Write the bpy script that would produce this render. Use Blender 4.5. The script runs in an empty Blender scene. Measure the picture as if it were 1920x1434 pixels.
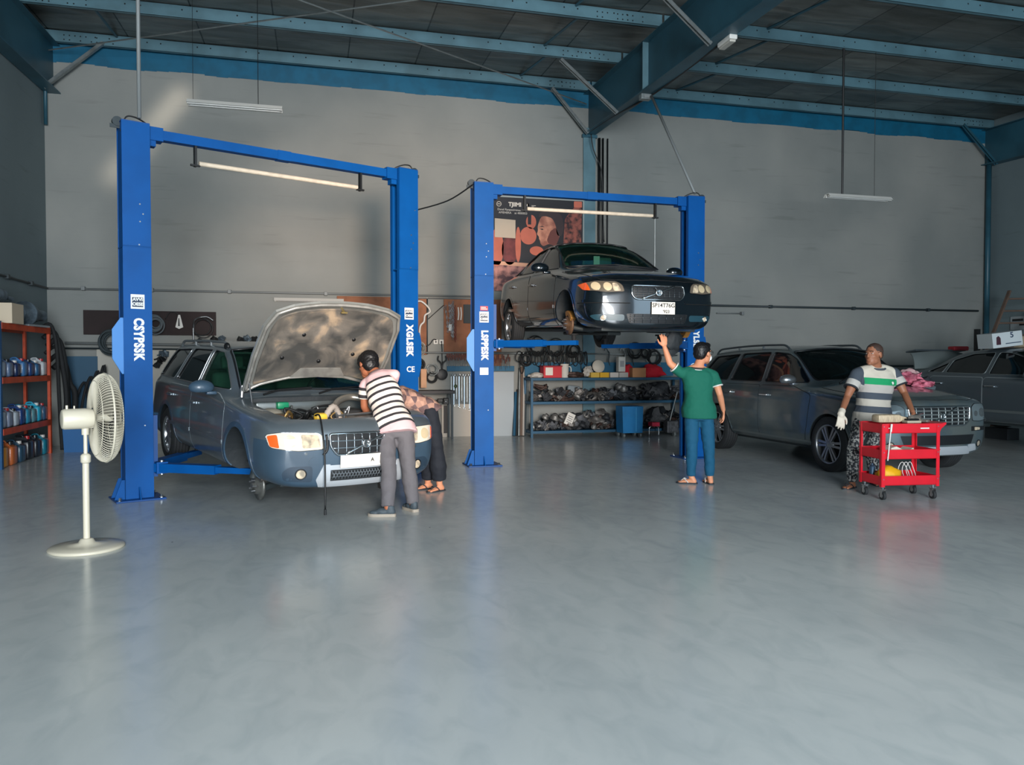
import bpy, bmesh, math, random
import numpy as np
from mathutils import Vector, Matrix, noise
from mathutils.bvhtree import BVHTree
PI = math.pi
R = math.radians
scn = bpy.context.scene
col = scn.collection
random.seed(7)

# ------------------------------------------------------------------ camera
cam = bpy.data.cameras.new('camera'); camo = bpy.data.objects.new('camera', cam); col.objects.link(camo)
cam.sensor_fit = 'HORIZONTAL'; cam.sensor_width = 36.0; cam.lens = 1443.0 / 1920.0 * 36.0
cam.clip_end = 200
camo.location = (0, 0, 1.43)
camo.rotation_euler = (R(90 - 1.43), 0, R(-14.34))
scn.camera = camo

# ------------------------------------------------------------------ world, daylight, added lamps, exposure
scn.view_settings.view_transform = 'Standard'
scn.view_settings.look = 'None'
scn.view_settings.gamma = 1
scn.view_settings.use_curve_mapping = False
scn.view_settings.exposure = -0.04
wd = bpy.data.worlds.new('world'); scn.world = wd; wd.use_nodes = True
bg = wd.node_tree.nodes['Background']
bg.inputs[0].default_value = (0.50, 0.66, 0.86, 1); bg.inputs[1].default_value = 1.6

def lamp(name, kind, loc, target, energy, color, **kw):
    l = bpy.data.lights.new(name, kind); l.energy = energy; l.color = color
    for k, v in kw.items(): setattr(l, k, v)
    o = bpy.data.objects.new(name, l); col.objects.link(o); o.location = loc
    d = Vector(target) - Vector(loc)
    o.rotation_euler = d.to_track_quat('-Z', 'Y').to_euler()
    return o
# added area lamps for daylight through two assumed roller doors behind the camera
lamp('door_daylight', 'AREA', (0.6, -7.1, 2.6), (1.9, 6.0, 0.6), 1700, (0.90, 0.96, 1.0), shape='RECTANGLE', size=4.2, size_y=4.4, spread=R(135))
lamp('assumed_door_light_b', 'AREA', (9.0, -7.1, 2.6), (8.0, 4.5, 0.6), 290, (0.62, 0.84, 1.0), shape='RECTANGLE', size=4.5, size_y=4.4)
# added spotlight in the hall, source assumed: a soft warm pool in the middle
lamp('added_warm_spot', 'SPOT', (1.2, -3.2, 2.2), (1.9, 14.9, 2.5), 6400, (1.0, 0.70, 0.48), spot_size=R(31), spot_blend=1.0, shadow_soft_size=0.7)
# added narrow lamp under the roof: a slanting streak high on the back wall
gap = lamp('added_streak_lamp', 'AREA', (-2.3, 12.1, 5.6), (-2.85, 14.9, 5.45), 1.7, (1.0, 0.86, 0.70), shape='RECTANGLE', size=0.22, size_y=2.1, spread=R(13))
gap.rotation_euler = (gap.rotation_euler.to_quaternion() @ Matrix.Rotation(R(-36), 3, 'Z').to_quaternion()).to_euler()  # rolls the added lamp so that its streak slants

# ------------------------------------------------------------------ materials
MATS = {}
def lin(c):
    return tuple(((x / 255.0) / 12.92 if x / 255.0 <= 0.04045 else ((x / 255.0 + 0.055) / 1.055) ** 2.4) for x in c)
def mat(name, rgb, rough=0.5, metal=0.0, coat=0.0, var=0.0, vscale=4.0, bump=0.0, bscale=30.0, alpha=None, trans=0.0, emit=None, stretch=None, rgb2=None, spec=None):
    """plain principled material; rgb is sRGB 0-255. var mixes towards rgb2 (or a darker tone) with noise"""
    if name in MATS: return MATS[name]
    m = bpy.data.materials.new(name); m.use_nodes = True; MATS[name] = m
    nt = m.node_tree; b = nt.nodes['Principled BSDF']
    c = lin(rgb)
    b.inputs['Base Color'].default_value = (*c, 1); b.inputs['Roughness'].default_value = rough
    b.inputs['Metallic'].default_value = metal
    b.inputs['Coat Weight'].default_value = coat
    if coat: b.inputs['Coat Roughness'].default_value = 0.06
    if spec is not None: b.inputs['Specular IOR Level'].default_value = spec
    if trans: b.inputs['Transmission Weight'].default_value = trans
    if alpha is not None: b.inputs['Alpha'].default_value = alpha
    if emit: b.inputs['Emission Color'].default_value = (*c, 1); b.inputs['Emission Strength'].default_value = emit
    if var or bump:
        tc = nt.nodes.new('ShaderNodeTexCoord'); mp = nt.nodes.new('ShaderNodeMapping')
        if stretch: mp.inputs['Scale'].default_value = stretch
        nt.links.new(tc.outputs['Object'], mp.inputs['Vector'])
    if var:
        n = nt.nodes.new('ShaderNodeTexNoise'); n.inputs['Scale'].default_value = vscale; n.inputs['Detail'].default_value = 5
        nt.links.new(mp.outputs[0], n.inputs['Vector'])
        r = nt.nodes.new('ShaderNodeValToRGB'); r.color_ramp.elements[0].position = 0.42; r.color_ramp.elements[1].position = 0.62
        c2 = lin(rgb2) if rgb2 else tuple(x * (1 - var) for x in c)
        r.color_ramp.elements[0].color = (*c, 1); r.color_ramp.elements[1].color = (*c2, 1)
        nt.links.new(n.outputs[0], r.inputs[0]); nt.links.new(r.outputs[0], b.inputs['Base Color'])
    if bump:
        n = nt.nodes.new('ShaderNodeTexNoise'); n.inputs['Scale'].default_value = bscale; n.inputs['Detail'].default_value = 4
        nt.links.new(mp.outputs[0], n.inputs['Vector'])
        bp = nt.nodes.new('ShaderNodeBump'); bp.inputs['Strength'].default_value = bump; bp.inputs['Distance'].default_value = 0.02
        nt.links.new(n.outputs[0], bp.inputs['Height']); nt.links.new(bp.outputs[0], b.inputs['Normal'])
    return m
def glass(name, rgb, alpha, rough=0.03):
    if name in MATS: return MATS[name]
    m = bpy.data.materials.new(name); m.use_nodes = True; MATS[name] = m
    nt = m.node_tree; nt.nodes.clear()
    o = nt.nodes.new('ShaderNodeOutputMaterial'); g = nt.nodes.new('ShaderNodeBsdfPrincipled'); t = nt.nodes.new('ShaderNodeBsdfTransparent'); x = nt.nodes.new('ShaderNodeMixShader')
    g.inputs['Base Color'].default_value = (*lin(rgb), 1); g.inputs['Roughness'].default_value = rough
    t.inputs['Color'].default_value = (0.62, 0.84, 0.76, 1)
    x.inputs[0].default_value = alpha
    nt.links.new(t.outputs[0], x.inputs[1]); nt.links.new(g.outputs[0], x.inputs[2]); nt.links.new(x.outputs[0], o.inputs[0])
    return m

# ------------------------------------------------------------------ mesh helpers
def obj(name, bm, m, parent=None, smooth=None, kind=None, loc=None):
    me = bpy.data.meshes.new(name)
    if isinstance(bm, bpy.types.Mesh): me = bm
    else: bm.to_mesh(me); bm.free()
    for mm in (m if isinstance(m, (list, tuple)) else [m]): me.materials.append(mm)
    if smooth is not None:
        me.polygons.foreach_set('use_smooth', [True] * len(me.polygons))
        me.set_sharp_from_angle(angle=R(smooth))
    o = bpy.data.objects.new(name, me); col.objects.link(o)
    if parent is not None: o.parent = parent
    if kind: o['kind'] = kind
    if loc: o.location = loc
    return o
def thing(name, label, cat, loc=(0, 0, 0), rz=0.0, group=None):
    o = bpy.data.objects.new(name, None); col.objects.link(o); o.location = loc; o.rotation_euler = (0, 0, rz)
    o.empty_display_size = 0.1
    return tag(o, label, cat, group)
def tag(o, label, cat, group=None, kind=None):
    o['label'] = label; o['category'] = cat
    if group: o['group'] = group
    if kind: o['kind'] = kind
    return o
def dup(root, loc=None, rz=None, label=None, group=None):
    r = root.copy(); col.objects.link(r)
    if loc is not None: r.location = loc
    if rz is not None: r.rotation_euler = (0, 0, rz)
    if label: r['label'] = label
    if group: r['group'] = group
    for ch in list(root.children):
        c = ch.copy(); col.objects.link(c); c.parent = r
        for g in list(ch.children):
            d = g.copy(); col.objects.link(d); d.parent = c
    return r
def BM(): return bmesh.new()
def box(bm, x0, x1, y0, y1, z0, z1, mi=0, M=None, bev=0.0):
    vs = [bm.verts.new(Vector((x, y, z)) if M is None else M @ Vector((x, y, z))) for x in (x0, x1) for y in (y0, y1) for z in (z0, z1)]
    fs = [bm.faces.new([vs[i] for i in f]) for f in ((0, 1, 3, 2), (4, 6, 7, 5), (0, 4, 5, 1), (2, 3, 7, 6), (0, 2, 6, 4), (1, 5, 7, 3))]
    for f in fs: f.material_index = mi
    if bev > 0:
        es = list({e for f in fs for e in f.edges})
        r = bmesh.ops.bevel(bm, geom=es, offset=bev, segments=2, affect='EDGES', profile=0.5)
        for f in r['faces']: f.material_index = mi
    return bm
def frame_of(d):
    d = Vector(d).normalized()
    a = Vector((0, 0, 1)) if abs(d.z) < 0.95 else Vector((1, 0, 0))
    u = d.cross(a).normalized(); return u, u.cross(d).normalized(), d
def cyl(bm, p0, p1, r0, r1=None, seg=12, mi=0, caps=True):
    p0 = Vector(p0); p1 = Vector(p1); r1 = r0 if r1 is None else r1
    u, v, d = frame_of(p1 - p0)
    A = [bm.verts.new(p0 + (u * math.cos(t) + v * math.sin(t)) * r0) for t in [2 * PI * i / seg for i in range(seg)]]
    B = [bm.verts.new(p1 + (u * math.cos(t) + v * math.sin(t)) * r1) for t in [2 * PI * i / seg for i in range(seg)]]
    fs = [bm.faces.new((A[i], A[(i + 1) % seg], B[(i + 1) % seg], B[i])) for i in range(seg)]
    if caps: fs += [bm.faces.new(A[::-1]), bm.faces.new(B)]
    for f in fs: f.material_index = mi
    return bm
def tube(bm, pts, r, seg=8, mi=0, closed=False):
    pts = [Vector(p) for p in pts]; n = len(pts); rings = []
    u = None
    for i, p in enumerate(pts):
        if closed: d = pts[(i + 1) % n] - pts[i - 1]
        else: d = pts[min(i + 1, n - 1)] - pts[max(i - 1, 0)]
        d.normalize()
        if u is None: u = frame_of(d)[0]
        u = (u - d * u.dot(d)).normalized(); v = d.cross(u)
        rr = r[i] if isinstance(r, (list, tuple)) else r
        rings.append([bm.verts.new(p + (u * math.cos(2 * PI * k / seg) + v * math.sin(2 * PI * k / seg)) * rr) for k in range(seg)])
    m = n if closed else n - 1
    for i in range(m):
        a, b = rings[i], rings[(i + 1) % n]
        for k in range(seg):
            f = bm.faces.new((a[k], a[(k + 1) % seg], b[(k + 1) % seg], b[k])); f.material_index = mi; f.smooth = True
    if not closed:
        for a in (rings[0][::-1], rings[-1]):
            f = bm.faces.new(a); f.material_index = mi
    return bm
def smooth_path(pts, n=6):
    pts = [Vector(p) for p in pts]; out = []
    for i in range(len(pts) - 1):
        p0 = pts[max(i - 1, 0)]; p1 = pts[i]; p2 = pts[i + 1]; p3 = pts[min(i + 2, len(pts) - 1)]
        for k in range(n):
            t = k / n
            out.append(0.5 * ((2 * p1) + (p2 - p0) * t + (2 * p0 - 5 * p1 + 4 * p2 - p3) * t * t + (3 * p1 - p0 - 3 * p2 + p3) * t ** 3))
    out.append(pts[-1]); return out
def lathe(bm, prof, seg=24, M=None, mi=0, cap=True):
    """prof: (r, z) pairs, turned about local z"""
    M = M or Matrix()
    rings = []
    for r, z in prof:
        rings.append([bm.verts.new(M @ Vector((r * math.cos(2 * PI * k / seg), r * math.sin(2 * PI * k / seg), z))) for k in range(seg)])
    for a, b in zip(rings, rings[1:]):
        for k in range(seg):
            f = bm.faces.new((a[k], a[(k + 1) % seg], b[(k + 1) % seg], b[k])); f.material_index = mi; f.smooth = True
    if cap:
        for a in (rings[0][::-1], rings[-1]):
            f = bm.faces.new(a); f.material_index = mi
    return bm
def prism(bm, poly, M, t, mi=0):
    """poly of (u,v) in the plane of M, extruded by t along M's z"""
    A = [bm.verts.new(M @ Vector((u, v, 0))) for u, v in poly]; B = [bm.verts.new(M @ Vector((u, v, t))) for u, v in poly]
    n = len(poly)
    fs = [bm.faces.new(A[::-1]), bm.faces.new(B)] + [bm.faces.new((A[i], A[(i + 1) % n], B[(i + 1) % n], B[i])) for i in range(n)]
    for f in fs: f.material_index = mi
    return bm
def ellipsoid(bm, c, rad, M=None, seg=14, mi=0):
    M = M or Matrix()
    r = bmesh.ops.create_icosphere(bm, subdivisions=2 if seg <= 14 else 3, radius=1.0)
    T = Matrix.Translation(Vector(c)) @ M @ Matrix.Diagonal((*rad, 1))
    for v in r['verts']: v.co = T @ v.co
    for f in {f for v in r['verts'] for f in v.link_faces}: f.material_index = mi; f.smooth = True
    return bm
def Fr(o, x, y=None):
    """4x4 frame: origin o, x axis x, y axis y"""
    x = Vector(x).normalized(); y = Vector(y); z = x.cross(y).normalized(); y = z.cross(x)
    return Matrix(((x.x, y.x, z.x, o[0]), (x.y, y.y, z.y, o[1]), (x.z, y.z, z.z, o[2]), (0, 0, 0, 1)))
def text(name, s, M, size, m, parent, ext=0.0015, space=1.0, bold=0.0, sx=1.0):
    c = bpy.data.curves.new(name, 'FONT'); c.body = s; c.size = size; c.extrude = ext; c.align_x = 'CENTER'; c.align_y = 'CENTER'
    c.space_character = space; c.offset = bold; c.resolution_u = 3
    o = bpy.data.objects.new('tmp', c); col.objects.link(o)
    dg = bpy.context.evaluated_depsgraph_get(); me = bpy.data.meshes.new_from_object(o.evaluated_get(dg)); bpy.data.objects.remove(o)
    me.transform(M @ Matrix.Diagonal((sx, 1, 1, 1))); me.materials.clear()
    return obj(name, me, m, parent)
def from_mods(o):
    """bake an object's modifiers into a fresh mesh"""
    dg = bpy.context.evaluated_depsgraph_get(); dg.update()
    me = bpy.data.meshes.new_from_object(o.evaluated_get(dg)); return me
def tmpobj(bm):
    me = bpy.data.meshes.new('tmp'); bm.to_mesh(me); bm.free(); o = bpy.data.objects.new('tmp', me); col.objects.link(o); return o
def kill(*os):
    for o in os: bpy.data.objects.remove(o)
def rot(rx=0, ry=0, rz=0): return Matrix.Rotation(rz, 4, 'Z') @ Matrix.Rotation(ry, 4, 'Y') @ Matrix.Rotation(rx, 4, 'X')
def T(x, y, z): return Matrix.Translation((x, y, z))
# ------------------------------------------------------------------ room
def ramp_mat(name, build):
    m = bpy.data.materials.new(name); m.use_nodes = True; MATS[name] = m
    build(m.node_tree, m.node_tree.nodes['Principled BSDF']); return m
def floor_nodes(nt, b):
    N = nt.nodes.new; L = nt.links.new
    tc = N('ShaderNodeTexCoord')
    n1 = N('ShaderNodeTexNoise'); n1.inputs['Scale'].default_value = 0.9; n1.inputs['Detail'].default_value = 7; n1.inputs['Roughness'].default_value = 0.55; n1.inputs['Distortion'].default_value = .4
    n2 = N('ShaderNodeTexNoise'); n2.inputs['Scale'].default_value = 7; n2.inputs['Detail'].default_value = 6
    mp = N('ShaderNodeMapping'); mp.inputs['Scale'].default_value = (1.0, 0.55, 1)
    L(tc.outputs['Object'], mp.inputs[0]); L(mp.outputs[0], n1.inputs[0]); L(tc.outputs['Object'], n2.inputs[0])
    r = N('ShaderNodeValToRGB'); r.color_ramp.elements[0].position = 0.3; r.color_ramp.elements[1].position = 0.75
    r.color_ramp.elements[0].color = (*lin((184, 190, 190)), 1); r.color_ramp.elements[1].color = (*lin((206, 210, 208)), 1)
    L(n1.outputs[0], r.inputs[0])
    n4 = N('ShaderNodeTexNoise'); n4.inputs['Scale'].default_value = 5.5; n4.inputs['Detail'].default_value = 6; n4.inputs['Distortion'].default_value = 1.0; L(mp.outputs[0], n4.inputs[0])
    r4 = N('ShaderNodeValToRGB'); r4.color_ramp.elements[0].position = .44; r4.color_ramp.elements[0].color = (1, 1, 1, 1); r4.color_ramp.elements[1].position = .70; r4.color_ramp.elements[1].color = (.87, .89, .90, 1); L(n4.outputs[0], r4.inputs[0])
    vo = N('ShaderNodeTexVoronoi'); vo.inputs['Scale'].default_value = 1.4; L(tc.outputs['Object'], vo.inputs[0]); lt = N('ShaderNodeMath'); lt.operation = 'GREATER_THAN'; lt.inputs[1].default_value = .012; L(vo.outputs['Distance'], lt.inputs[0])
    m4 = N('ShaderNodeMix'); m4.data_type = 'RGBA'; m4.blend_type = 'MULTIPLY'; m4.inputs[0].default_value = 1; L(r.outputs[0], m4.inputs[6]); L(r4.outputs[0], m4.inputs[7])
    m5 = N('ShaderNodeMix'); m5.data_type = 'RGBA'; m5.inputs[6].default_value = (.05, .06, .06, 1); L(lt.outputs[0], m5.inputs[0]); L(m4.outputs[2], m5.inputs[7]); L(m5.outputs[2], b.inputs['Base Color'])
    r2 = N('ShaderNodeMapRange'); r2.inputs[3].default_value = 0.18; r2.inputs[4].default_value = 0.27
    L(n2.outputs[0], r2.inputs[0]); L(r2.outputs[0], b.inputs['Roughness'])
    bp = N('ShaderNodeBump'); bp.inputs['Strength'].default_value = 0.06; bp.inputs['Distance'].default_value = 0.05
    n3 = N('ShaderNodeTexNoise'); n3.inputs['Scale'].default_value = 1.6; n3.inputs['Detail'].default_value = 1; L(tc.outputs['Object'], n3.inputs[0]); L(n3.outputs[0], bp.inputs['Height']); L(bp.outputs[0], b.inputs['Normal'])
    b.inputs['Coat Weight'].default_value = 0.12; b.inputs['Coat Roughness'].default_value = 0.16; b.inputs['Specular IOR Level'].default_value = 0.42
FLOOR = ramp_mat('floor_epoxy', floor_nodes)
def wall_nodes(c0, c1, bumpv=0.25):
    def f(nt, b):
        N = nt.nodes.new; L = nt.links.new
        tc = N('ShaderNodeTexCoord'); n1 = N('ShaderNodeTexNoise'); n1.inputs['Scale'].default_value = 0.5; n1.inputs['Detail'].default_value = 6
        L(tc.outputs['Object'], n1.inputs[0])
        mp = N('ShaderNodeMapping'); mp.inputs['Scale'].default_value = (0.8, 0.8, 9)
        n2 = N('ShaderNodeTexNoise'); n2.inputs['Scale'].default_value = 1.2; n2.inputs['Detail'].default_value = 3
        L(tc.outputs['Object'], mp.inputs[0]); L(mp.outputs[0], n2.inputs[0])
        r = N('ShaderNodeValToRGB'); r.color_ramp.elements[0].position = 0.35; r.color_ramp.elements[1].position = 0.7
        r.color_ramp.elements[0].color = (*lin(c0), 1); r.color_ramp.elements[1].color = (*lin(c1), 1)
        L(n1.outputs[0], r.inputs[0])
        mx = N('ShaderNodeMix'); mx.data_type = 'RGBA'; mx.blend_type = 'MULTIPLY'
        rr = N('ShaderNodeValToRGB'); rr.color_ramp.elements[0].position = 0.62; rr.color_ramp.elements[1].position = 0.75
        rr.color_ramp.elements[0].color = (1, 1, 1, 1); rr.color_ramp.elements[1].color = (0.86, 0.86, 0.86, 1)
        L(n2.outputs[0], rr.inputs[0]); mx.inputs[0].default_value = 1.0
        L(r.outputs[0], mx.inputs[6]); L(rr.outputs[0], mx.inputs[7]); L(mx.outputs[2], b.inputs['Base Color'])
        b.inputs['Roughness'].default_value = 0.75
        bp = N('ShaderNodeBump'); bp.inputs['Strength'].default_value = bumpv; bp.inputs['Distance'].default_value = 0.01
        L(n2.outputs[0], bp.inputs['Height']); L(bp.outputs[0], b.inputs['Normal'])
    return f
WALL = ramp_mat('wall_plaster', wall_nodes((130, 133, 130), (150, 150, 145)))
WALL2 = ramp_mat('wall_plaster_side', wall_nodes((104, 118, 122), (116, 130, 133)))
BAND = mat('band_blue', (0, 96, 128), 0.6, var=0.2)
STEEL = mat('steel_teal', (92, 128, 140), 0.5, var=0.25, vscale=2.0)
STEELD = mat('steel_teal_rafter', (44, 88, 104), 0.42, var=0.3, vscale=1.2)
HOLE = mat('hole_black', (14, 18, 20), 0.9)
GALV = mat('galvanised', (150, 156, 156), 0.4, metal=0.7, var=0.2, vscale=9)
def foil_nodes(nt, b):
    N = nt.nodes.new; L = nt.links.new
    tc = N('ShaderNodeTexCoord'); br = N('ShaderNodeTexBrick'); br.inputs['Scale'].default_value = 1.0; br.inputs['Brick Width'].default_value = 1.25; br.inputs['Row Height'].default_value = 6.0; br.inputs['Mortar Size'].default_value = .012
    br.inputs['Color1'].default_value = (*lin((150, 152, 148)), 1); br.inputs['Color2'].default_value = (*lin((106, 108, 104)), 1); br.inputs['Mortar'].default_value = (*lin((40, 42, 42)), 1); br.inputs['Bias'].default_value = -.1
    L(tc.outputs['Object'], br.inputs[0])
    mp = N('ShaderNodeMapping'); mp.inputs['Scale'].default_value = (.6, 2.6, 1); n = N('ShaderNodeTexNoise'); n.inputs['Scale'].default_value = 1.6; n.inputs['Detail'].default_value = 8; n.inputs['Distortion'].default_value = .6
    L(tc.outputs['Object'], mp.inputs[0]); L(mp.outputs[0], n.inputs[0])
    r = N('ShaderNodeValToRGB'); r.color_ramp.elements[0].position = .38; r.color_ramp.elements[0].color = (.5, .5, .49, 1); r.color_ramp.elements[1].position = .66; r.color_ramp.elements[1].color = (1, 1, 1, 1); L(n.outputs[0], r.inputs[0])
    mx = N('ShaderNodeMix'); mx.data_type = 'RGBA'; mx.blend_type = 'MULTIPLY'; mx.inputs[0].default_value = 1; L(br.outputs[0], mx.inputs[6]); L(r.outputs[0], mx.inputs[7]); L(mx.outputs[2], b.inputs['Base Color'])
    b.inputs['Metallic'].default_value = .3; b.inputs['Roughness'].default_value = .4
    bp = N('ShaderNodeBump'); bp.inputs['Strength'].default_value = .8; bp.inputs['Distance'].default_value = .04; L(n.outputs[0], bp.inputs['Height']); L(bp.outputs[0], b.inputs['Normal'])
INSUL = ramp_mat('foil_insulation', foil_nodes)
BLACK = mat('black_plastic', (18, 20, 22), 0.5)
DARK = mat('dark_rubber', (26, 28, 30), 0.8)
WHITE = mat('white_paint', (212, 210, 204), 0.5)
CHROME = mat('chrome', (205, 208, 210), 0.15, metal=1.0)
SILVER = mat('silver_metal', (150, 153, 156), 0.32, metal=0.85)
XL, XR, YB, YF = -4.48, 15.43, 14.9, -7.5
def roofz(y): return 7.13 + (y - 15.0) * 0.036
b = BM(); box(b, XL - .2, XR + .2, YF - 6, YB + .2, -0.2, 0); obj('floor', b, FLOOR, kind='structure')
b = BM(); box(b, XL - .2, XR + .2, YB, YB + .2, 0, 6.62); obj('wall_back', b, WALL, kind='structure')
b = BM()
for i in range(100):   # painted blue band with a ragged lower edge
    xa = XL + i * (XR - XL) / 100; xb = XL + (i + 1) * (XR - XL) / 100
    z0 = 6.60 + 0.05 * noise.noise(Vector((i * 0.23, 1, 0))) + 0.012 * noise.noise(Vector((i * 3.1, 4, 0)))
    box(b, xa, xb, YB - .006, YB + .2, z0, 7.3)
obj('trim_1', b, BAND, kind='structure')
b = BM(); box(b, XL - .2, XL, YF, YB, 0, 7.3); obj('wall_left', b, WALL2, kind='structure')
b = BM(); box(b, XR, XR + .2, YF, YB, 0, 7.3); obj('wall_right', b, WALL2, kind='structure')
b = BM()    # front wall behind the camera, with two assumed roller door openings
for x0, x1, z0, z1 in ((XL, -2.2, 0, 5), (4.0, 6.6, 0, 5), (11.4, XR, 0, 5), (XL, XR, 5, 7.0)): box(b, x0, x1, YF - .2, YF, z0, z1)
obj('wall_front', b, WALL2, kind='structure')
b = BM()
vs = [b.verts.new((x, y, roofz(y) + dz)) for dz in (0, .06) for x, y in ((XL - .2, YF - .2), (XR + .2, YF - .2), (XR + .2, YB + .2), (XL - .2, YB + .2))]
for f in ((0, 3, 2, 1), (4, 5, 6, 7), (0, 1, 5, 4), (1, 2, 6, 5), (2, 3, 7, 6), (3, 0, 4, 7)): b.faces.new([vs[i] for i in f])
obj('ceiling', b, INSUL, kind='structure')
# rafters (I beams) on the column lines
def rafter(X, label, name='roof_rafter', m=STEELD):
    t = thing(name, label, 'beam', (X, YB, 6.9))
    y1, y0 = 0, YF - YB + .1
    def seg(bm, xa, xb, za, zb):   # sloping bar between heights za, zb below the roof line
        vs = []
        for y in (y0, y1):
            zr = roofz(y + YB) - 0.24 - 6.9
            for x in (xa, xb):
                for z in (za, zb): vs.append(bm.verts.new((x, y, zr + z)))
        for f in ((0, 1, 3, 2), (4, 6, 7, 5), (0, 4, 5, 1), (2, 3, 7, 6), (0, 2, 6, 4), (1, 5, 7, 3)): bm.faces.new([vs[i] for i in f])
    s = .0
    b = BM(); seg(b, -.008, .008, -.80, -.012); obj('web', b, m, t)
    b = BM(); seg(b, -.12, .12, -.012, 0); obj('top_flange', b, m, t)
    b = BM(); seg(b, -.12, .12, -.82, -.80); obj('bottom_flange', b, m, t)
    for yy in (-2.9, -8.4, -13):
        zr = roofz(yy + YB) - 0.24 - 6.9
        b = BM(); box(b, -.11, .11, yy - .01, yy + .01, zr - .80, zr - .012); obj('stiffener', b, STEEL, t)
    return t
rafter(5.42, 'deep teal steel roof beam running from the middle wall column towards the viewer')
rafter(XL + .14, 'dark blue roof beam along the top of the left wall')
rafter(XR - .14, 'dark blue roof beam along the top of the right wall')
def column(X, label, w=.13):
    t = thing('steel_column', label, 'column', (X, YB - .02, 0))
    b = BM(); box(b, -w, w, -.03, -.012, 0, 6.2); box(b, -.01, .01, -.012, .01, 0, 6.2); obj('flange', b, STEEL, t)
    b = BM(); box(b, -w - .03, w + .03, -.06, .0, 6.0, 6.06); obj('cap_plate', b, STEELD, t)
column(5.42, 'pale teal steel column standing against the middle of the back wall')
# purlins : Z channels parallel to the back wall
PY = [14.78, 13.15, 11.45, 9.7, 7.95, 6.2, 4.4, 2.6, 0.8, -1.0]
ordn = ['nearest the back wall', 'second from the back wall', 'third from the back wall', 'fourth from the back wall', 'fifth from the back wall']
for i, y in enumerate(PY):
    for j, (xa, xb) in enumerate(((XL + .02, 5.40), (5.44, XR - .02))):
        z1 = roofz(y) - .01; z0 = z1 - .22
        b = BM(); box(b, xa, xb, y - .005, y + .005, z0, z1); box(b, xa, xb, y - .005, y + .06, z1 - .005, z1)
        box(b, xa, xb, y - .07, y + .005, z0, z0 + .005); box(b, xa, xb, y - .07, y - .065, z0, z0 + .02)
        if i < 5:
            ends = [(xb, -1)] + ([(xa, 1)] if j == 0 else [(xa, 1)])
            for xe, s in ends:
                random.seed(i)
                for k in range(11):
                    for q in (0, 1):
                        if random.random() < .72: 
                            xx = xe + s * (.25 + k * .085); zz = z0 + .07 + q * .075
                            box(b, xx - .01, xx + .01, y - .0062, y - .0052, zz - .01, zz + .01, 1)
            for k in range(1, 12):
                xx = xa + (xb - xa) * k / 12
                for d in (0, .22): box(b, xx + d - .011, xx + d + .011, y - .0062, y - .0052, z0 + .14, z0 + .162, 1)
        o = obj('roof_purlin', b, [STEEL, HOLE])
        if i < 5: tag(o, 'teal steel roof purlin in the %s bay, %s' % (('left', 'right')[j], ordn[i]), 'beam')
        else: tag(o, 'teal steel roof purlin overhead in the %s bay nearer the doors' % ('left', 'right')[j], 'beam', 'purlins overhead in the %s bay' % ('left', 'right')[j])
# fly braces between rafter and purlins
def brace(p0, p1, label, m=GALV):
    b = BM(); p0 = Vector(p0); p1 = Vector(p1); d = (p1 - p0)
    M = Fr(p0, d, Vector((0, 1, 0))); L = d.length
    box(b, 0, L, -.035, .035, -.004, .004, M=M); box(b, 0, L, -.035, -.027, 0, .05, M=M); box(b, 0, L, .027, .035, 0, .05, M=M)
    tag(obj('brace', b, m), label, 'brace')
brace((5.34, 14.68, 6.05), (4.60, 14.72, 6.90), 'galvanised angle brace from the middle column top up to the wall purlin')
brace((5.34, 13.15, 5.98), (4.25, 13.1, 6.82), 'galvanised angle brace from the middle roof beam to the second purlin')
brace((5.34, 9.75, 5.86), (4.25, 9.68, 6.68), 'galvanised angle brace crossing high above the raised car at the top edge')
brace((XL + .1, 14.6, 6.05), (XL + 1.0, 14.7, 6.92), 'galvanised angle brace in the upper left corner of the hall')
brace((XR - .1, 14.6, 6.05), (XR - .95, 14.7, 6.92), 'dark angle brace in the upper right corner of the hall', STEELD)
# roof cross bracing rods and anti-sag straps
def rod(p0, p1, r, label, m=GALV, name='tie_rod', cat='rod'):
    b = BM(); cyl(b, p0, p1, r, seg=6); return tag(obj(name, b, m), label, cat)
rod((5.3, 14.7, 6.62), (XL + .15, 8.7, 6.42), .012, 'thin tie rod slanting under the roof down to the middle column')
rod((XL + .1, 14.7, 6.72), (5.4, 8.6, 6.52), .012, 'thin tie rod slanting under the roof up from the left corner')
for X, y0, y1, lab in ((3.95, 14.78, 13.15, 'above the poster column'), (3.95, 13.15, 11.45, 'between second and third purlins left of the middle beam'), (3.95, 11.45, 9.7, 'nearer the viewer left of the middle beam'),
                   (-3.3, 14.78, 13.15, 'by the upper left corner'), (-3.3, 13.15, 11.45, 'beside the hanging pipe at upper left'),
                   (7.3, 14.78, 13.15, 'right of the middle beam next to the wall'), (7.3, 13.15, 11.45, 'right of the middle beam between second and third purlins'), (7.3, 11.45, 9.7, 'right of the middle beam near the hanging lamp cable'), (7.3, 9.7, 7.95, 'right of the middle beam at the top edge')):
    b = BM(); p = Vector((X, y0, roofz(y0) - .03)); q = Vector((X + .05, y1, roofz(y1) - .2)); cyl(b, p, q, .022, seg=6)
    tag(obj('sag_rod', b, STEELD), 'dark anti-sag rod under the roof, ' + lab, 'rod')
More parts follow.
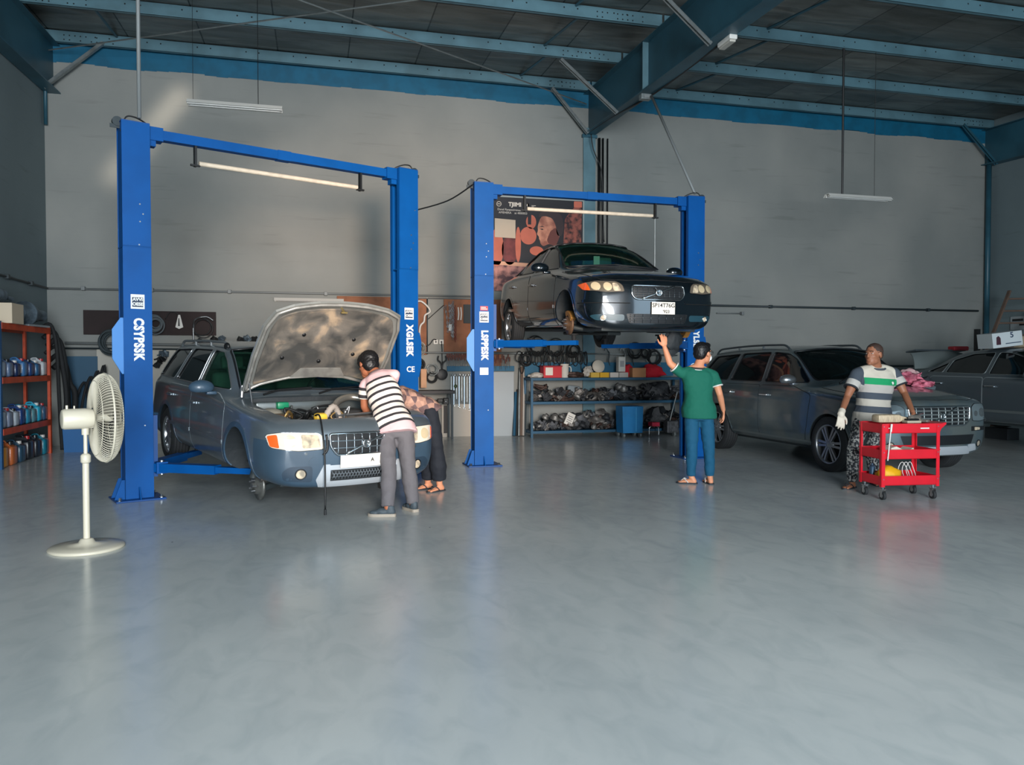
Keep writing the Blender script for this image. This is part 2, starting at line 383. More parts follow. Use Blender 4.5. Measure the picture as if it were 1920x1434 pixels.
# ------------------------------------------------------------------ wall runs
def conduit(pts, r, label, m, name='conduit', cat='pipe', clamps=()):
    t = thing(name, label, cat, pts[0]); o = Vector(pts[0])
    b = BM(); tube(b, [Vector(p) - o for p in pts], r, seg=8); obj('pipe', b, m, t)
    for c in clamps:
        b = BM(); c = Vector(c) - o; box(b, c.x - .03, c.x + .03, c.y - .03, c.y + .05, c.z - .035, c.z + .035, bev=.006); obj('clamp', b, m, t)
    return t
GREYP = mat('grey_conduit', (120, 124, 124), 0.5)
DGREY = mat('dark_conduit', (44, 54, 58), 0.5)
conduit([(XL + .02, 14.85, 2.72), (3.36, 14.85, 2.74)], .018, 'grey wall conduit running left at head height above the tool board', GREYP, clamps=[(x, 14.84, 2.73) for x in (-3.9, -2.8, -1.5, .2, 1.9)])
conduit([(XL + .03, 14.8, 2.72), (XL + .03, 8.0, 2.72)], .018, 'grey conduit along the left wall above the orange rack', DGREY, clamps=[(XL + .04, y, 2.72) for y in (14, 13, 12)])
conduit([(8.0, 14.84, 2.66), (15.1, 14.84, 2.66)], .022, 'dark wall pipe above the parked cars on the right', DGREY, clamps=[(x, 14.84, 2.66) for x in (9.6, 11.7, 13.7)])
conduit([(6.05, 14.84, 2.60), (8.0, 14.84, 2.66)], .016, 'short grey wall pipe behind the raised car', GREYP)
conduit([(8.3, 14.84, 2.50), (8.9, 14.84, 2.50)], .012, 'short pipe stub with tap under the dark pipe', GREYP, clamps=[(8.9, 14.82, 2.5)])
conduit([(9.4, 14.84, 1.37), (15.2, 14.84, 1.37)], .02, 'low dark wall pipe behind the tall estate car', DGREY)
conduit([(15.30, 14.8, 6.2), (15.30, 14.8, 1.4)], .06, 'dark vertical downpipe in the right back corner', STEELD, name='downpipe', clamps=[(15.30, 14.8, z) for z in (4.1, 2.66, 5.6)])
conduit([(XL + .05, 14.8, 6.9), (XL + .05, 14.8, 5.5)], .03, 'short blue pipe in the upper left corner', STEELD, name='downpipe')
conduit([(5.62, 14.82, 6.0), (5.62, 14.82, 2.8)], .028, 'black cable conduit right beside the middle column', BLACK, name='cable_conduit')
conduit([(5.70, 14.82, 6.0), (5.70, 14.82, 2.8)], .020, 'second black cable run beside the middle column', BLACK, name='cable_conduit')
conduit([(5.80, 14.82, 6.0), (5.80, 14.82, 2.8)], .016, 'thin outer black cable run beside the middle column', BLACK, name='cable_conduit')
b = BM(); tube(b, smooth_path([(5.36, 14.6, 6.0), (5.42, 14.62, 5.7), (5.62, 14.7, 5.3), (5.68, 14.78, 4.6), (5.72, 14.8, 3.9)]), .012); tag(obj('cable', b, BLACK), 'loose black cable looping off the middle column', 'cable')
# ------------------------------------------------------------------ ceiling fittings
def strip_lamp(c, L, label, tubes=2, ang=0.0, hang=None, top=None):
    t = thing('strip_lamp', label, 'lamp', c, ang)
    b = BM(); prism(b, [(-.10, -.02), (-.05, .035), (.05, .035), (.10, -.02), (.085, -.02), (.045, .022), (-.045, .022), (-.085, -.02)], Fr((-L / 2, 0, 0), (0, 1, 0), (0, 0, 1)), L); obj('housing', b, WHITE, t)
    for s in ((-.045, .045) if tubes == 2 else (0,)):
        b = BM(); cyl(b, (-L / 2 + .03, s, -.012), (L / 2 - .03, s, -.012), .016, seg=10); obj('tube', b, mat('tube_white', (228, 228, 224), .3), t, 60)
        for e in (-1, 1):
            b = BM(); box(b, e * (L / 2 - .02) - .015, e * (L / 2 - .02) + .015, s - .02, s + .02, -.03, .01); obj('end_cap', b, WHITE, t)
    for x, r in (hang or ()):
        b = BM(); cyl(b, (x, 0, .03), (x, 0, top - c[2]), r, seg=6); obj('hanger', b, BLACK, t)
    return t
strip_lamp((9.05, 11.4, 4.27), 1.25, 'twin tube strip lamp hanging on two cables over the tall estate car', hang=((-.32, .018), (.32, .004)), top=6.8)
strip_lamp((-1.05, 11.4, 5.0), 1.25, 'strip lamp hanging behind the left lift crossbar', hang=((-.55, .003), (.3, .005)), top=6.8)
strip_lamp((-.6 + 1.35 - 1.0 + .15, 14.84, 2.60), 1.25, 'white strip lamp fixed on the back wall above the open bonnet', tubes=1)
t = thing('emergency_light', 'small white emergency light under the middle roof beam', 'lamp', (5.50, 9.6, 5.83), R(90))
b = BM(); box(b, -.17, .17, -.06, .06, -.02, .045, bev=.015); obj('body', b, WHITE, t)
b = BM(); box(b, -.15, .15, -.045, .045, -.05, -.02, bev=.01); obj('diffuser', b, mat('diffuser', (190, 186, 176), .3), t)
t = thing('smoke_detector', 'round white smoke detector under the roof at upper right', 'detector', (11.0, 8.9, 6.06))
b = BM(); lathe(b, [(.03, -.05), (.055, -.045), (.07, -.01), (.07, .02)]); obj('body', b, WHITE, t, 40)
b = BM(); cyl(b, (0, 0, .02), (0, 0, roofz(8.9) - 6.06 - .01), .008, seg=6); obj('stem', b, GREYP, t)
t = thing('junction_box', 'grey junction box bolted under the middle roof beam', 'box', (5.36, 12.0, 5.82))
b = BM(); box(b, -.09, .09, -.06, .06, 0, .09, bev=.008); obj('body', b, GALV, t)
b = BM(); box(b, -.05, .05, -.07, -.06, .02, .07); obj('cover', b, GREYP, t)
conduit([(-1.745, 8.72, 3.96), (-1.745, 8.72, 6.88)], .02, 'thin pipe dropping from the roof to the left lift post', GREYP, name='drop_pipe')
conduit([(5.43, 11.9, 5.86), (5.55, 10.6, 3.98)], .022, 'thin pipe slanting from the roof beam down to the right lift post', GREYP, name='drop_pipe')
b = BM(); tube(b, smooth_path([(5.5, 15 - 5.2, 5.88), (5.55, 11, 5.93), (5.52, 12.2, 5.95), (5.40, 13.5, 6.02), (5.35, 14.6, 6.06)]), .014, seg=6); tag(obj('cable', b, BLACK), 'black cable clipped along the lower edge of the middle roof beam', 'cable')
b = BM(); tube(b, smooth_path([(5.6, 7.88, 6.64), (8, 7.86, 6.60), (8.3, 7.86, 6.66), (10, 7.86, 6.62), (15, 7.86, 6.63)]), .012, seg=6); tag(obj('cable', b, BLACK), 'black cable running along a purlin at upper right', 'cable')
# ------------------------------------------------------------------ two post lifts
BLUE = mat('lift_blue', (0, 80, 150), 0.5, spec=.2, var=0.12, vscale=3)
BLUED = mat('lift_blue_dark', (0, 66, 130), 0.45)
BLUEL = mat('guard_blue', (58, 128, 198), 0.4)
DECAL = mat('decal_white', (226, 226, 222), 0.5)
INK = mat('decal_ink', (20, 40, 70), 0.5)
CREAM = mat('foam_cream', (222, 206, 184), 0.6, var=0.15, vscale=12)
V3 = Vector
def lift(c, ang, W, label, texts, arm_z, arms, side):
    t = thing('two_post_lift', label, 'car lift', (c[0], c[1], 0), ang)
    H = 3.92
    for s in (-1, 1):
        xo = s * W / 2       # column centre
        b = BM()
        # C section: outer web, two flanges with return lips; open side faces the car
        wi = .115; dx = .135
        def csec(z0, z1, g=0.0):
            box(b, xo + s * (dx - .012) - .006, xo + s * (dx - .012) + .006, -wi - g, wi + g, z0, z1)
            for q in (-1, 1):
                box(b, xo - dx, xo + dx, q * (wi + g) - .006, q * (wi + g) + .006, z0, z1)
                box(b, xo - s * dx - .004, xo - s * dx + .004, min(q * wi, q * (wi - .06)), max(q * wi, q * (wi - .06)), z0, z1)
        csec(0.02, 2.64); csec(2.64, H, .006)
        box(b, xo - dx, xo + dx, -wi - .012, wi + .012, 2.63, 2.645)
        col_o = obj('post', b, BLUE, t)
        for (xx, zz) in ((.03, 2.9), (.03, 3.08), (.06, 2.98), (.02, 2.66), (.055, .78)):
            b = BM(); cyl(b, (xo + xx, -wi - .012, zz), (xo + xx, -wi - .02, zz), .008, seg=8); obj('bolt', b, SILVER, col_o)
        # dark cables inside the channel
        b = BM(); cyl(b, (xo - s * .02, .03, .1), (xo - s * .02, .03, H - .1), .022, seg=8); obj('lift_cylinder', b, BLUED, t)
        # base plate and gussets
        b = BM(); box(b, xo - .24, xo + .24, -.22, .22, 0, .018, bev=.004); bp = obj('base_plate', b, BLUED, t)
        for bx in (-.2, .2):
            for by in (-.18, .18):
                q = BM(); cyl(q, (xo + bx, by, .016), (xo + bx, by, .05), .014, seg=6); cyl(q, (xo + bx, by, .018), (xo + bx, by, .024), .026, seg=10); obj('anchor_bolt', q, CHROME, bp)
        for q in (-1, 1):
            M = Fr((xo + s * dx, q * .09, .018), (s, 0, 0), (0, 0, 1)); b = BM(); prism(b, [(0, 0), (.10, 0), (.03, .2), (0, .2)], M, .01); obj('gusset', b, BLUE, bp)
            M = Fr((xo, q * (wi + .005), .018), (0, q, 0), (0, 0, 1)); b = BM(); prism(b, [(0, 0), (.09, 0), (.02, .12), (0, .12)], M, .01); obj('gusset', b, BLUE, bp)
        # top plate + pulley + hose
        b = BM(); box(b, xo - dx, xo + dx, -wi - .01, wi + .01, H, H + .01); obj('top_plate', b, BLUED, t)
        b = BM(); cyl(b, (xo + s * .15, -.02, H + .01), (xo + s * .15, .03, H + .01), .05, seg=16); box(b, xo + s * .12, xo + s * .22, -.01, .0, H - .06, H - .02); obj('pulley', b, DGREY, t)
        b = BM(); tube(b, smooth_path([(xo + s * .13, -.05, H - .1), (xo + s * .08, -.05, H + .05), (xo, -.05, H + .07), (xo - s * .1, -.03, H + .04), (xo - s * .16, 0, H)]), .008, seg=6); obj('hose', b, BLACK, t)
        # carriage and arms
        b = BM(); box(b, xo - s * dx - .03 * s - .02, xo - s * dx - .03 * s + .02, -.09, .09, arm_z - .1, arm_z + .55); box(b, xo - .1, xo + .1, -.09, .09, arm_z + .1, arm_z + .5); obj('carriage', b, BLUED, t)
        b = BM(); box(b, min(xo - s * .16, xo - s * .26), max(xo - s * .16, xo - s * .26), -.2, .2, arm_z - .06, arm_z - .045); box(b, min(xo - s * .16, xo - s * .26), max(xo - s * .16, xo - s * .26), -.2, .2, arm_z + .045, arm_z + .06)
        box(b, min(xo - s * .15, xo - s * .17), max(xo - s * .15, xo - s * .17), -.2, .2, arm_z - .06, arm_z + .06); obj('arm_bracket', b, BLUE, t)
        for (px, py) in arms:     # pad position relative to the lift centre
            p0 = Vector((xo - s * .21, -.15 if py < 0 else .15, arm_z)); p1 = Vector((s * px, py, arm_z)); d = p1 - p0; L = d.length
            M = Fr(p0, d, Vector((0, 0, 1)))   # local: x along arm, y up
            b = BM(); prism(b, [(-.05, -.045), (L * .62, -.045), (L * .62, .045), (-.05, .045)], M @ T(0, 0, -.06), .12); a = obj('arm', b, BLUE, t)
            q = BM(); prism(q, [(L * .5, -.03), (L + .05, -.03), (L + .05, .03), (L * .5, .03)], M @ T(0, 0, -.04), .08); obj('arm_extension', q, BLUE, a)
            q = BM(); cyl(q, p0 + Vector((0, 0, -.075)), p0 + Vector((0, 0, .075)), .022, seg=12); obj('pivot_pin', q, SILVER, a)
            q = BM(); cyl(q, p1 + Vector((0, 0, .03)), p1 + Vector((0, 0, .10)), .03, seg=12); cyl(q, p1 + Vector((0, 0, .10)), p1 + Vector((0, 0, .12)), .06, seg=16); obj('pad', q, DARK, a)
        # side guard plate (hexagon) outside the post
        b = BM(); zc = 1.62 if s < 0 else 1.55
        M = Fr((xo + s * .12, -.10, zc), (s, 0, 0), (0, 0, 1)); gw = .12 if s < 0 else .065; prism(b, [(0, -.30), (.03, -.30), (gw, -.14), (gw, .16), (.04, .28), (0, .28)], M, .015 * (1 if s > 0 else 1))
        obj('guard_plate', b, BLUEL if s < 0 else BLUE, t)
        # decals on the face that looks at the doors
        fy = -wi - .0065
        logo_z, word, size, extra = texts[0 if s < 0 else 1]
        b = BM(); box(b, xo - .066, xo + .066, fy - .002, fy, logo_z - .075, logo_z + .075); lp = obj('logo_label', b, DECAL, t)
        q = BM(); box(q, xo - .052, xo + .052, fy - .0035, fy - .002, logo_z - .055, logo_z + .045); obj('logo_field', q, INK, lp)
        F0 = Fr((xo, fy - .0045, logo_z + .022), (1, 0, 0), (0, 0, 1)); text('logo_word', 'AVVI', F0, .045, DECAL, lp, bold=.002)
        F1 = Fr((xo, fy - .0045, logo_z - .027), (1, 0, 0), (0, 0, 1)); text('logo_word', 'OESE', F1, .045, DECAL, lp, bold=.002)
        Fw = Fr((xo + .005, fy - .001, logo_z - .09 - size * len(word) * .5), (0, 0, -1), (1, 0, 0))
        text('lettering', word, Fw, size * 1.5, DECAL, t, bold=.007, space=1.13, sx=.80)
        if extra == 'CE': text('ce_mark', 'CE', Fr((xo + .02, fy - .001, logo_z - .72), (1, 0, 0), (0, 0, 1)), .10, DECAL, t, bold=.002)
        if extra == 'tag':
            b = BM(); box(b, xo - .06, xo + .06, fy - .002, fy, logo_z - .80, logo_z - .70); obj('label', b, DECAL, t)
            b = BM(); box(b, xo - .055, xo + .055, fy - .002, fy, logo_z + .09, logo_z + .15); rl = obj('red_label', b, mat('label_red', (200, 60, 60), .5), t)
            for k in range(2): b = BM(); box(b, xo - .045, xo + .045 - .02 * k, fy - .0035, fy - .002, logo_z + .105 + .022 * k, logo_z + .115 + .022 * k); obj('print_line', b, DECAL, rl)
        if extra == 'round':
            b = BM(); M = Fr((xo - .03, fy, logo_z - .70), (1, 0, 0), (0, 0, 1)); lathe(b, [(.001, .001), (.065, .001)], 28, M, cap=False); rs = obj('round_sticker', b, mat('sticker_blue', (110, 160, 190), .5), t)
            b = BM(); tube(b, [M @ V3((.058 * math.cos(a), .058 * math.sin(a), .002)) for a in [2 * PI * k / 28 for k in range(28)]], .005, closed=True, seg=5); tube(b, [M @ V3((-.04, -.03, .002)), M @ V3((0, .04, .002)), M @ V3((.04, -.03, .002))], .005, seg=5); obj('sticker_ring', b, DECAL, rs)
    # overhead beam, its brackets and the padded trip bar
    b = BM(); box(b, -W / 2 + .08, W / 2 - .08, -.05, .05, H - .12, H - .02); box(b, -.08, .08, -.055, .055, H - .125, H - .015); obj('crossbeam', b, BLUE, t)
    for s in (-1, 1):
        b = BM(); box(b, s * (W / 2 - .19) - .09, s * (W / 2 - .19) + .09, -.07, .07, H - .14, H); box(b, s * (W / 2 - .17) - .04, s * (W / 2 - .17) + .04, -.05, .05, H - .2, H - .13); obj('crossbeam_bracket', b, BLUE, t)
        b = BM(); x = s * (W / 2 - .62); box(b, x - .012, x + .012, -.03, .03, H - .34, H - .1); box(b, x - .05, x + .05, -.015, .015, H - .335, H - .315); obj('trip_bar_hanger', b, BLACK, t)
    b = BM(); cyl(b, (-W / 2 + .66, 0, H - .30), (W / 2 - .66, 0, H - .30), .026, seg=12); obj('trip_bar', b, CREAM, t, 60)
    if side: 
        b = BM(); cyl(b, (W / 2 - .62, 0, H - .3), (W / 2 - .62, 0, 2.6), .008, seg=6); obj('limit_rod', b, GALV, t)
    return t
LA = math.atan2(1.24, 2.96)
lift((-.35, 9.46), LA, 3.21, 'blue two-post lift on the left holding the grey estate car with open bonnet',
     [(2.07, 'CSYPSSK', .085, ''), (2.07, 'XGLSEK', .085, 'CE')], .33, ((.72, -1.02), (.72, 1.05)), False)
lift((3.90, 10.6), R(1.5), 3.27, 'blue two-post lift in the middle holding the dark saloon high up',
     [(2.07, 'LSPPESK', .085, 'tag'), (2.07, 'YLSEEK', .085, 'round')], 1.70, ((.62, -.95), (.62, .95)), True)
b = BM(); tube(b, smooth_path([(1.25, 10.0, 3.40), (1.75, 10.3, 3.62), (2.15, 10.55, 3.92)]), .010, seg=6); tag(obj('cable', b, BLACK), 'black cable strung between the two lifts', 'cable')
# ------------------------------------------------------------------ cars
RUBBER = mat('tyre_rubber', (34, 36, 38), 0.75, bump=.2, bscale=60)
ALLOY = mat('alloy', (170, 173, 176), 0.28, metal=0.9)
ALLOYD = mat('alloy_gap', (20, 22, 24), 0.6)
TRIM = mat('car_black_trim', (20, 23, 26), 0.45)
SEAM = mat('panel_seam', (8, 9, 10), 0.8)
GLASSD = mat('tinted_glass', (10, 16, 18), 0.04, spec=0.6)
GLASSC = glass('clear_glass', (20, 36, 34), 0.25)
LENS = mat('lamp_lens', (214, 196, 168), 0.12, coat=1.0, var=.35, vscale=14, rgb2=(150, 140, 124))
LENSD = mat('lamp_lens_dark', (70, 76, 78), 0.12, coat=1.0)
REFL = mat('lamp_reflector', (236, 216, 178), 0.18, metal=.35, coat=1.0)
AMBER = mat('amber_lens', (236, 96, 30), 0.15, coat=1.0)
LINER = mat('wheel_liner', (30, 36, 40), 0.7, bump=.5, bscale=9)
SEATM = mat('seat_leather', (96, 112, 104), 0.6)
DASH = mat('dashboard_grey', (52, 66, 62), 0.6)
UNDER = mat('underbody', (46, 54, 56), 0.6, bump=.4, bscale=7)
PLATE = mat('plate_white', (226, 220, 208), 0.4)
PINK = mat('ink_black', (24, 22, 22), 0.5)

def loft_cage(st):
    bm = BM(); rings = []
    for (x, zb, wb, wm, zm, zs, ws, zg0, wg0, zg1, wg1, zc, bow) in st:
        half = [(0, zb), (wb * .55, zb), (wb, zb + .01), (wm - .025, zb + .11), (wm, zm), (ws + (wm - ws) * .25, zs - .10), (ws, zs), (wg0, zg0), (wg1, zg1), (wg1 * .82, zg1 + (zc - zg1) * .62), (wg1 * .42, zg1 + (zc - zg1) * .92), (0, zc)]
        K = len(half) - 1
        ring = []
        full = [(-y, z, k) for k, (y, z) in enumerate(half)][::-1][:-1] + [(y, z, k) for k, (y, z) in enumerate(half)]
        full = full[:-1]   # drop duplicated top centre
        for (y, z, k) in full:
            top_only = abs(x) < 1.75
            bb = bow if (not top_only or k >= 7) else 0.0
            ring.append(bm.verts.new((x - bb * (y / .9) ** 2, y, z)))
        rings.append(ring)
    n = len(rings[0])
    for a, b in zip(rings, rings[1:]):
        for i in range(n): bm.faces.new((a[i], a[(i + 1) % n], b[(i + 1) % n], b[i]))
    # caps: ring index: 0=top centre ... K=bottom centre ... ; columns between lower and upper points
    K = 11
    def P(ring, s, k): # s=+1 right half(+y) : index from bottom centre K..; s=-1
        return ring[(K + k) % n] if s > 0 else ring[K - k]
    for ring, fl in ((rings[0], False), (rings[-1], True)):
        for s in (1, -1):
            quads = [(0, 1, 10, 11), (1, 2, 9, 10), (2, 3, 8, 9), (3, 4, 7, 8), (4, 5, 6, 7)]
            for q in quads:
                vs = [P(ring, s, k) if not (k == 11) else ring[0] for k in q]
                if (s > 0) == fl: vs = vs[::-1]
                try: bm.faces.new(vs)
                except ValueError: pass
    bmesh.ops.recalc_face_normals(bm, faces=bm.faces)
    return bm
def subdiv(bm, lv):
    o = tmpobj(bm); m = o.modifiers.new('s', 'SUBSURF'); m.levels = lv; m.render_levels = lv
    me = from_mods(o); kill(o); b = BM(); b.from_mesh(me); bpy.data.meshes.remove(me); return b
def boolean(bm, cutter, op='DIFFERENCE', mi=1):
    """bm minus cutter; cut faces take material index mi"""
    for f in cutter.faces: f.material_index = mi
    bmesh.ops.recalc_face_normals(cutter, faces=cutter.faces)
    dm = [mat('_a', (1, 1, 1)), mat('_b', (1, 1, 1)), mat('_c', (1, 1, 1)), mat('_d', (1, 1, 1))]
    n0 = len(bm.faces)
    o = tmpobj(bm); c = tmpobj(cutter)
    for q in (o, c):
        for d in dm: q.data.materials.append(d)
    m = o.modifiers.new('b', 'BOOLEAN'); m.object = c; m.operation = op; m.solver = 'EXACT'
    for k in range(6):
        me = from_mods(o)
        if len(me.polygons) > n0 * .6: break
        c.location += Vector((.0013, .0021, .0017)); bpy.context.view_layer.update()
    if len(me.polygons) <= n0 * .6: m.solver = 'FAST'; me = from_mods(o)
    kill(o, c); b = BM(); b.from_mesh(me); bpy.data.meshes.remove(me)
    if DEBUG: print('BOOL', n0, len(b.faces), sum(1 for e in b.edges if not e.is_manifold), flush=True)
    return b
DEBUG = False
def grid_poly(poly, step):
    """flat polygon cut into a grid so that it can be draped"""
    bm = BM(); f = bm.faces.new([bm.verts.new((u, v, 0)) for u, v in poly])
    us = [p[0] for p in poly]; vs = [p[1] for p in poly]
    for ax, lo, hi in ((0, min(us), max(us)), (1, min(vs), max(vs))):
        k = math.ceil((lo + 1e-4) / step)
        while k * step < hi - 1e-4:
            co = Vector((0, 0, 0)); co[ax] = k * step; no = Vector((0, 0, 0)); no[ax] = 1
            bmesh.ops.bisect_plane(bm, geom=bm.verts[:] + bm.edges[:] + bm.faces[:], plane_co=co, plane_no=no); k += 1
    return bm
class Skin:
    """drapes flat outlines on to a car body"""
    def __init__(s, bm): s.bvh = BVHTree.FromBMesh(bm)
    def ray(s, kind, u, v):
        if kind == 'R': o, d = Vector((u, -3, v)), Vector((0, 1, 0))
        elif kind == 'L': o, d = Vector((u, 3, v)), Vector((0, -1, 0))
        elif kind == 'F': o, d = Vector((5, u, v)), Vector((-1, 0, 0))
        elif kind == 'B': o, d = Vector((-5, u, v)), Vector((1, 0, 0))
        elif kind == 'T': o, d = Vector((u, v, 4)), Vector((0, 0, -1))
        h = s.bvh.ray_cast(o, d)
        if h[0] is None and kind in 'FB':
            for k in range(24):
                o.y *= .975; h = s.bvh.ray_cast(o, d)
                if h[0] is not None: break
        if h[0] is None:
            q = s.bvh.find_nearest(o + d * (3 - .7 if kind in 'RL' else 3)); return q[0], q[1]
        return h[0], h[1]
    def panel(s, kind, poly, off=.004, step=.03, thick=.006, flat=None):
        bm = grid_poly(poly, step)
        nrm = {}
        for v in bm.verts:
            p, n = s.ray(kind, v.co.x, v.co.y)
            if flat is not None and kind == 'F': p = Vector((flat, p.y, p.z)); n = Vector((1, 0, 0))
            v.co = p + n * off; nrm[v] = n
        if thick:
            r = bmesh.ops.extrude_face_region(bm, geom=bm.faces[:])
            bm.verts.ensure_lookup_table()
            new = [e for e in r['geom'] if isinstance(e, bmesh.types.BMVert)]
            kd = {}
            for v in nrm: kd[tuple(round(c, 6) for c in v.co)] = nrm[v]
            for v in new:
                n = kd.get(tuple(round(c, 6) for c in v.co))
                if n: v.co += n * (-thick) 
        bmesh.ops.recalc_face_normals(bm, faces=bm.faces)
        return bm
    def line(s, kind, pts, off=.004, n=4):
        out = []
        P = []
        for a, b in zip(pts, pts[1:]):
            m = max(1, int(math.hypot(b[0] - a[0], b[1] - a[1]) / .035))
            P += [(a[0] + (b[0] - a[0]) * k / m, a[1] + (b[1] - a[1]) * k / m) for k in range(m)]
        P.append(pts[-1])
        for u, v in P:
            p, nn = s.ray(kind, u, v); out.append(p + nn * off)
        return out
    def tube(s, bm, kind, pts, r, off=.004, closed=False, seg=6):
        L = s.line(kind, list(pts) + ([pts[0]] if closed else []), off)
        if closed: L = L[:-1]
        return tube(bm, L, r, seg=seg, closed=closed)
def offset_poly(poly, d):
    n = len(poly); A = sum(poly[i][0] * poly[(i + 1) % n][1] - poly[(i + 1) % n][0] * poly[i][1] for i in range(n)); sg = 1 if A > 0 else -1
    out = []
    for i in range(n):
        p0 = Vector(poly[i - 1]); p1 = Vector(poly[i]); p2 = Vector(poly[(i + 1) % n])
        e1 = (p1 - p0).normalized(); e2 = (p2 - p1).normalized(); n1 = Vector((e1.y, -e1.x)) * sg; n2 = Vector((e2.y, -e2.x)) * sg
        m = (n1 + n2); m = m / max(.35, m.dot(n1)) if m.length > 1e-6 else n1
        q = p1 + m * d; out.append((q.x, q.y))
    return out
def rpoly(pts, r=.03, n=4):
    """round the corners of an outline"""
    out = []; N = len(pts)
    for i in range(N):
        p0 = Vector(pts[i - 1]); p1 = Vector(pts[i]); p2 = Vector(pts[(i + 1) % N])
        a = p1 + (p0 - p1).normalized() * min(r, (p0 - p1).length * .45); b = p1 + (p2 - p1).normalized() * min(r, (p2 - p1).length * .45)
        for k in range(n + 1):
            t = k / n; q = a * (1 - t) ** 2 + p1 * 2 * t * (1 - t) + b * t * t; out.append((q.x, q.y))
    return out
def circ(cx, cy, r, n=20, ry=None): return [(cx + r * math.cos(2 * PI * k / n), cy + (ry or r) * math.sin(2 * PI * k / n)) for k in range(n)]

def wheel(parent, loc, r, w, rim, spokes, side, name='wheel', twin=True, m=None, camber=0):
    """side -1: outer face towards -y"""
    wp = bpy.data.objects.new(name, None); col.objects.link(wp); wp.parent = parent; wp.location = loc; wp.rotation_euler = (camber, 0, 0 if side < 0 else PI)
    M = Matrix.Rotation(PI / 2, 4, 'X')     # z -> -y
    h = w / 2
    prof = [(rim, -h + .01), (rim + .02, -h), (r - .05, -h - .004), (r - .012, -h + .02)]
    for k in range(5):
        z = -h + .035 + k * (w - .07) / 4
        prof += [(r, z - .012), (r, z + .012), (r - .009, z + .014), (r - .009, z + .02)] if k < 4 else [(r, z - .012), (r, z + .008)]
    prof += [(r - .012, h - .02), (r - .05, h + .004), (rim + .02, h), (rim + .006, h - .012), (rim, h - .03)]
    b = BM(); lathe(b, prof, 48, M, cap=False)
    o = obj('tyre', b, RUBBER, wp)
    b = BM(); lathe(b, [(rim, -h + .01), (rim, h - .03), (rim + .008, h - .012), (rim - .006, h - .008), (rim - .018, h - .03), (rim - .022, -h + .03), (rim - .02, -h + .01)], 48, M, cap=False)
    if m is None: m = ALLOY
    # spokes
    for k in range(spokes):
        a0 = 2 * PI * k / spokes
        for da in ((-.13, .13) if twin else (0,)):
            wd = .014 if twin else .026
            A = Matrix.Rotation(a0, 4, 'Z'); z1 = h - .035; z0 = h - .05
            r1 = rim - .012; yy = math.sin(da) * r1
            pts = [(.04, da * .12 - wd, z1 + .012), (.04, da * .12 + wd, z1 + .012), (r1, yy + wd * 1.15, z0 + .02), (r1, yy - wd * 1.15, z0 + .02)]
            vs = [b.verts.new(M @ A @ Vector(p)) for p in pts] + [b.verts.new(M @ A @ Vector((p[0], p[1], p[2] - .03))) for p in pts]
            for f in ((0, 1, 2, 3), (7, 6, 5, 4), (0, 4, 5, 1), (1, 5, 6, 2), (2, 6, 7, 3), (3, 7, 4, 0)): b.faces.new([vs[i] for i in f])
    lathe(b, [(.001, h - .015), (.03, h - .017), (.05, h - .03), (.075, h - .045), (.075, h - .07)], 24, M)
    obj('rim', b, m, wp)
    b = BM(); cyl(b, (0, h - .12, 0), (0, -(h - .085) + .0, 0), rim - .03, seg=32); obj('brake_disc', b, ALLOYD, wp)
    return wp
def brake_hub(parent, loc, r, side, rusty=True, name='brake_disc'):
    b = BM(); M = T(*loc) @ Matrix.Rotation(PI / 2 * (1 if side < 0 else -1), 4, 'X')
    disc = mat('disc_rust', (120, 92, 70), .5, metal=.5, var=.4, vscale=20) if rusty else mat('disc_steel', (120, 120, 116), .4, metal=.7, var=.35, vscale=18)
    lathe(b, [(.02, -.012), (r, -.012), (r, .012), (r * .62, .012), (r * .58, .045), (.03, .05), (.028, .075)], 32, M)
    o = obj(name, b, disc, parent)
    for k in range(5):
        a = 2 * PI * k / 5; q = BM(); p = M @ Vector((.055 * math.cos(a), .055 * math.sin(a), .045)); p2 = M @ Vector((.055 * math.cos(a), .055 * math.sin(a), .085)); cyl(q, p, p2, .008, seg=8); obj('wheel_stud', q, SILVER, o)
    q = BM(); 
    for k in range(6): 
        a = -.6 + k * .24; p = M @ Vector((r * .95 * math.cos(a + 1.2), r * .95 * math.sin(a + 1.2), 0)); box(q, -.03, .03, -.035, .035, -.03, .03, M=T(*p) @ Matrix.Rotation(-(a + 1.2), 4, 'Y'), bev=.008)
    obj('caliper', q, mat('caliper', (168, 120, 60), .5, metal=.4) if rusty else mat('caliper_grey', (96, 92, 88), .5, metal=.4), o)
    return o

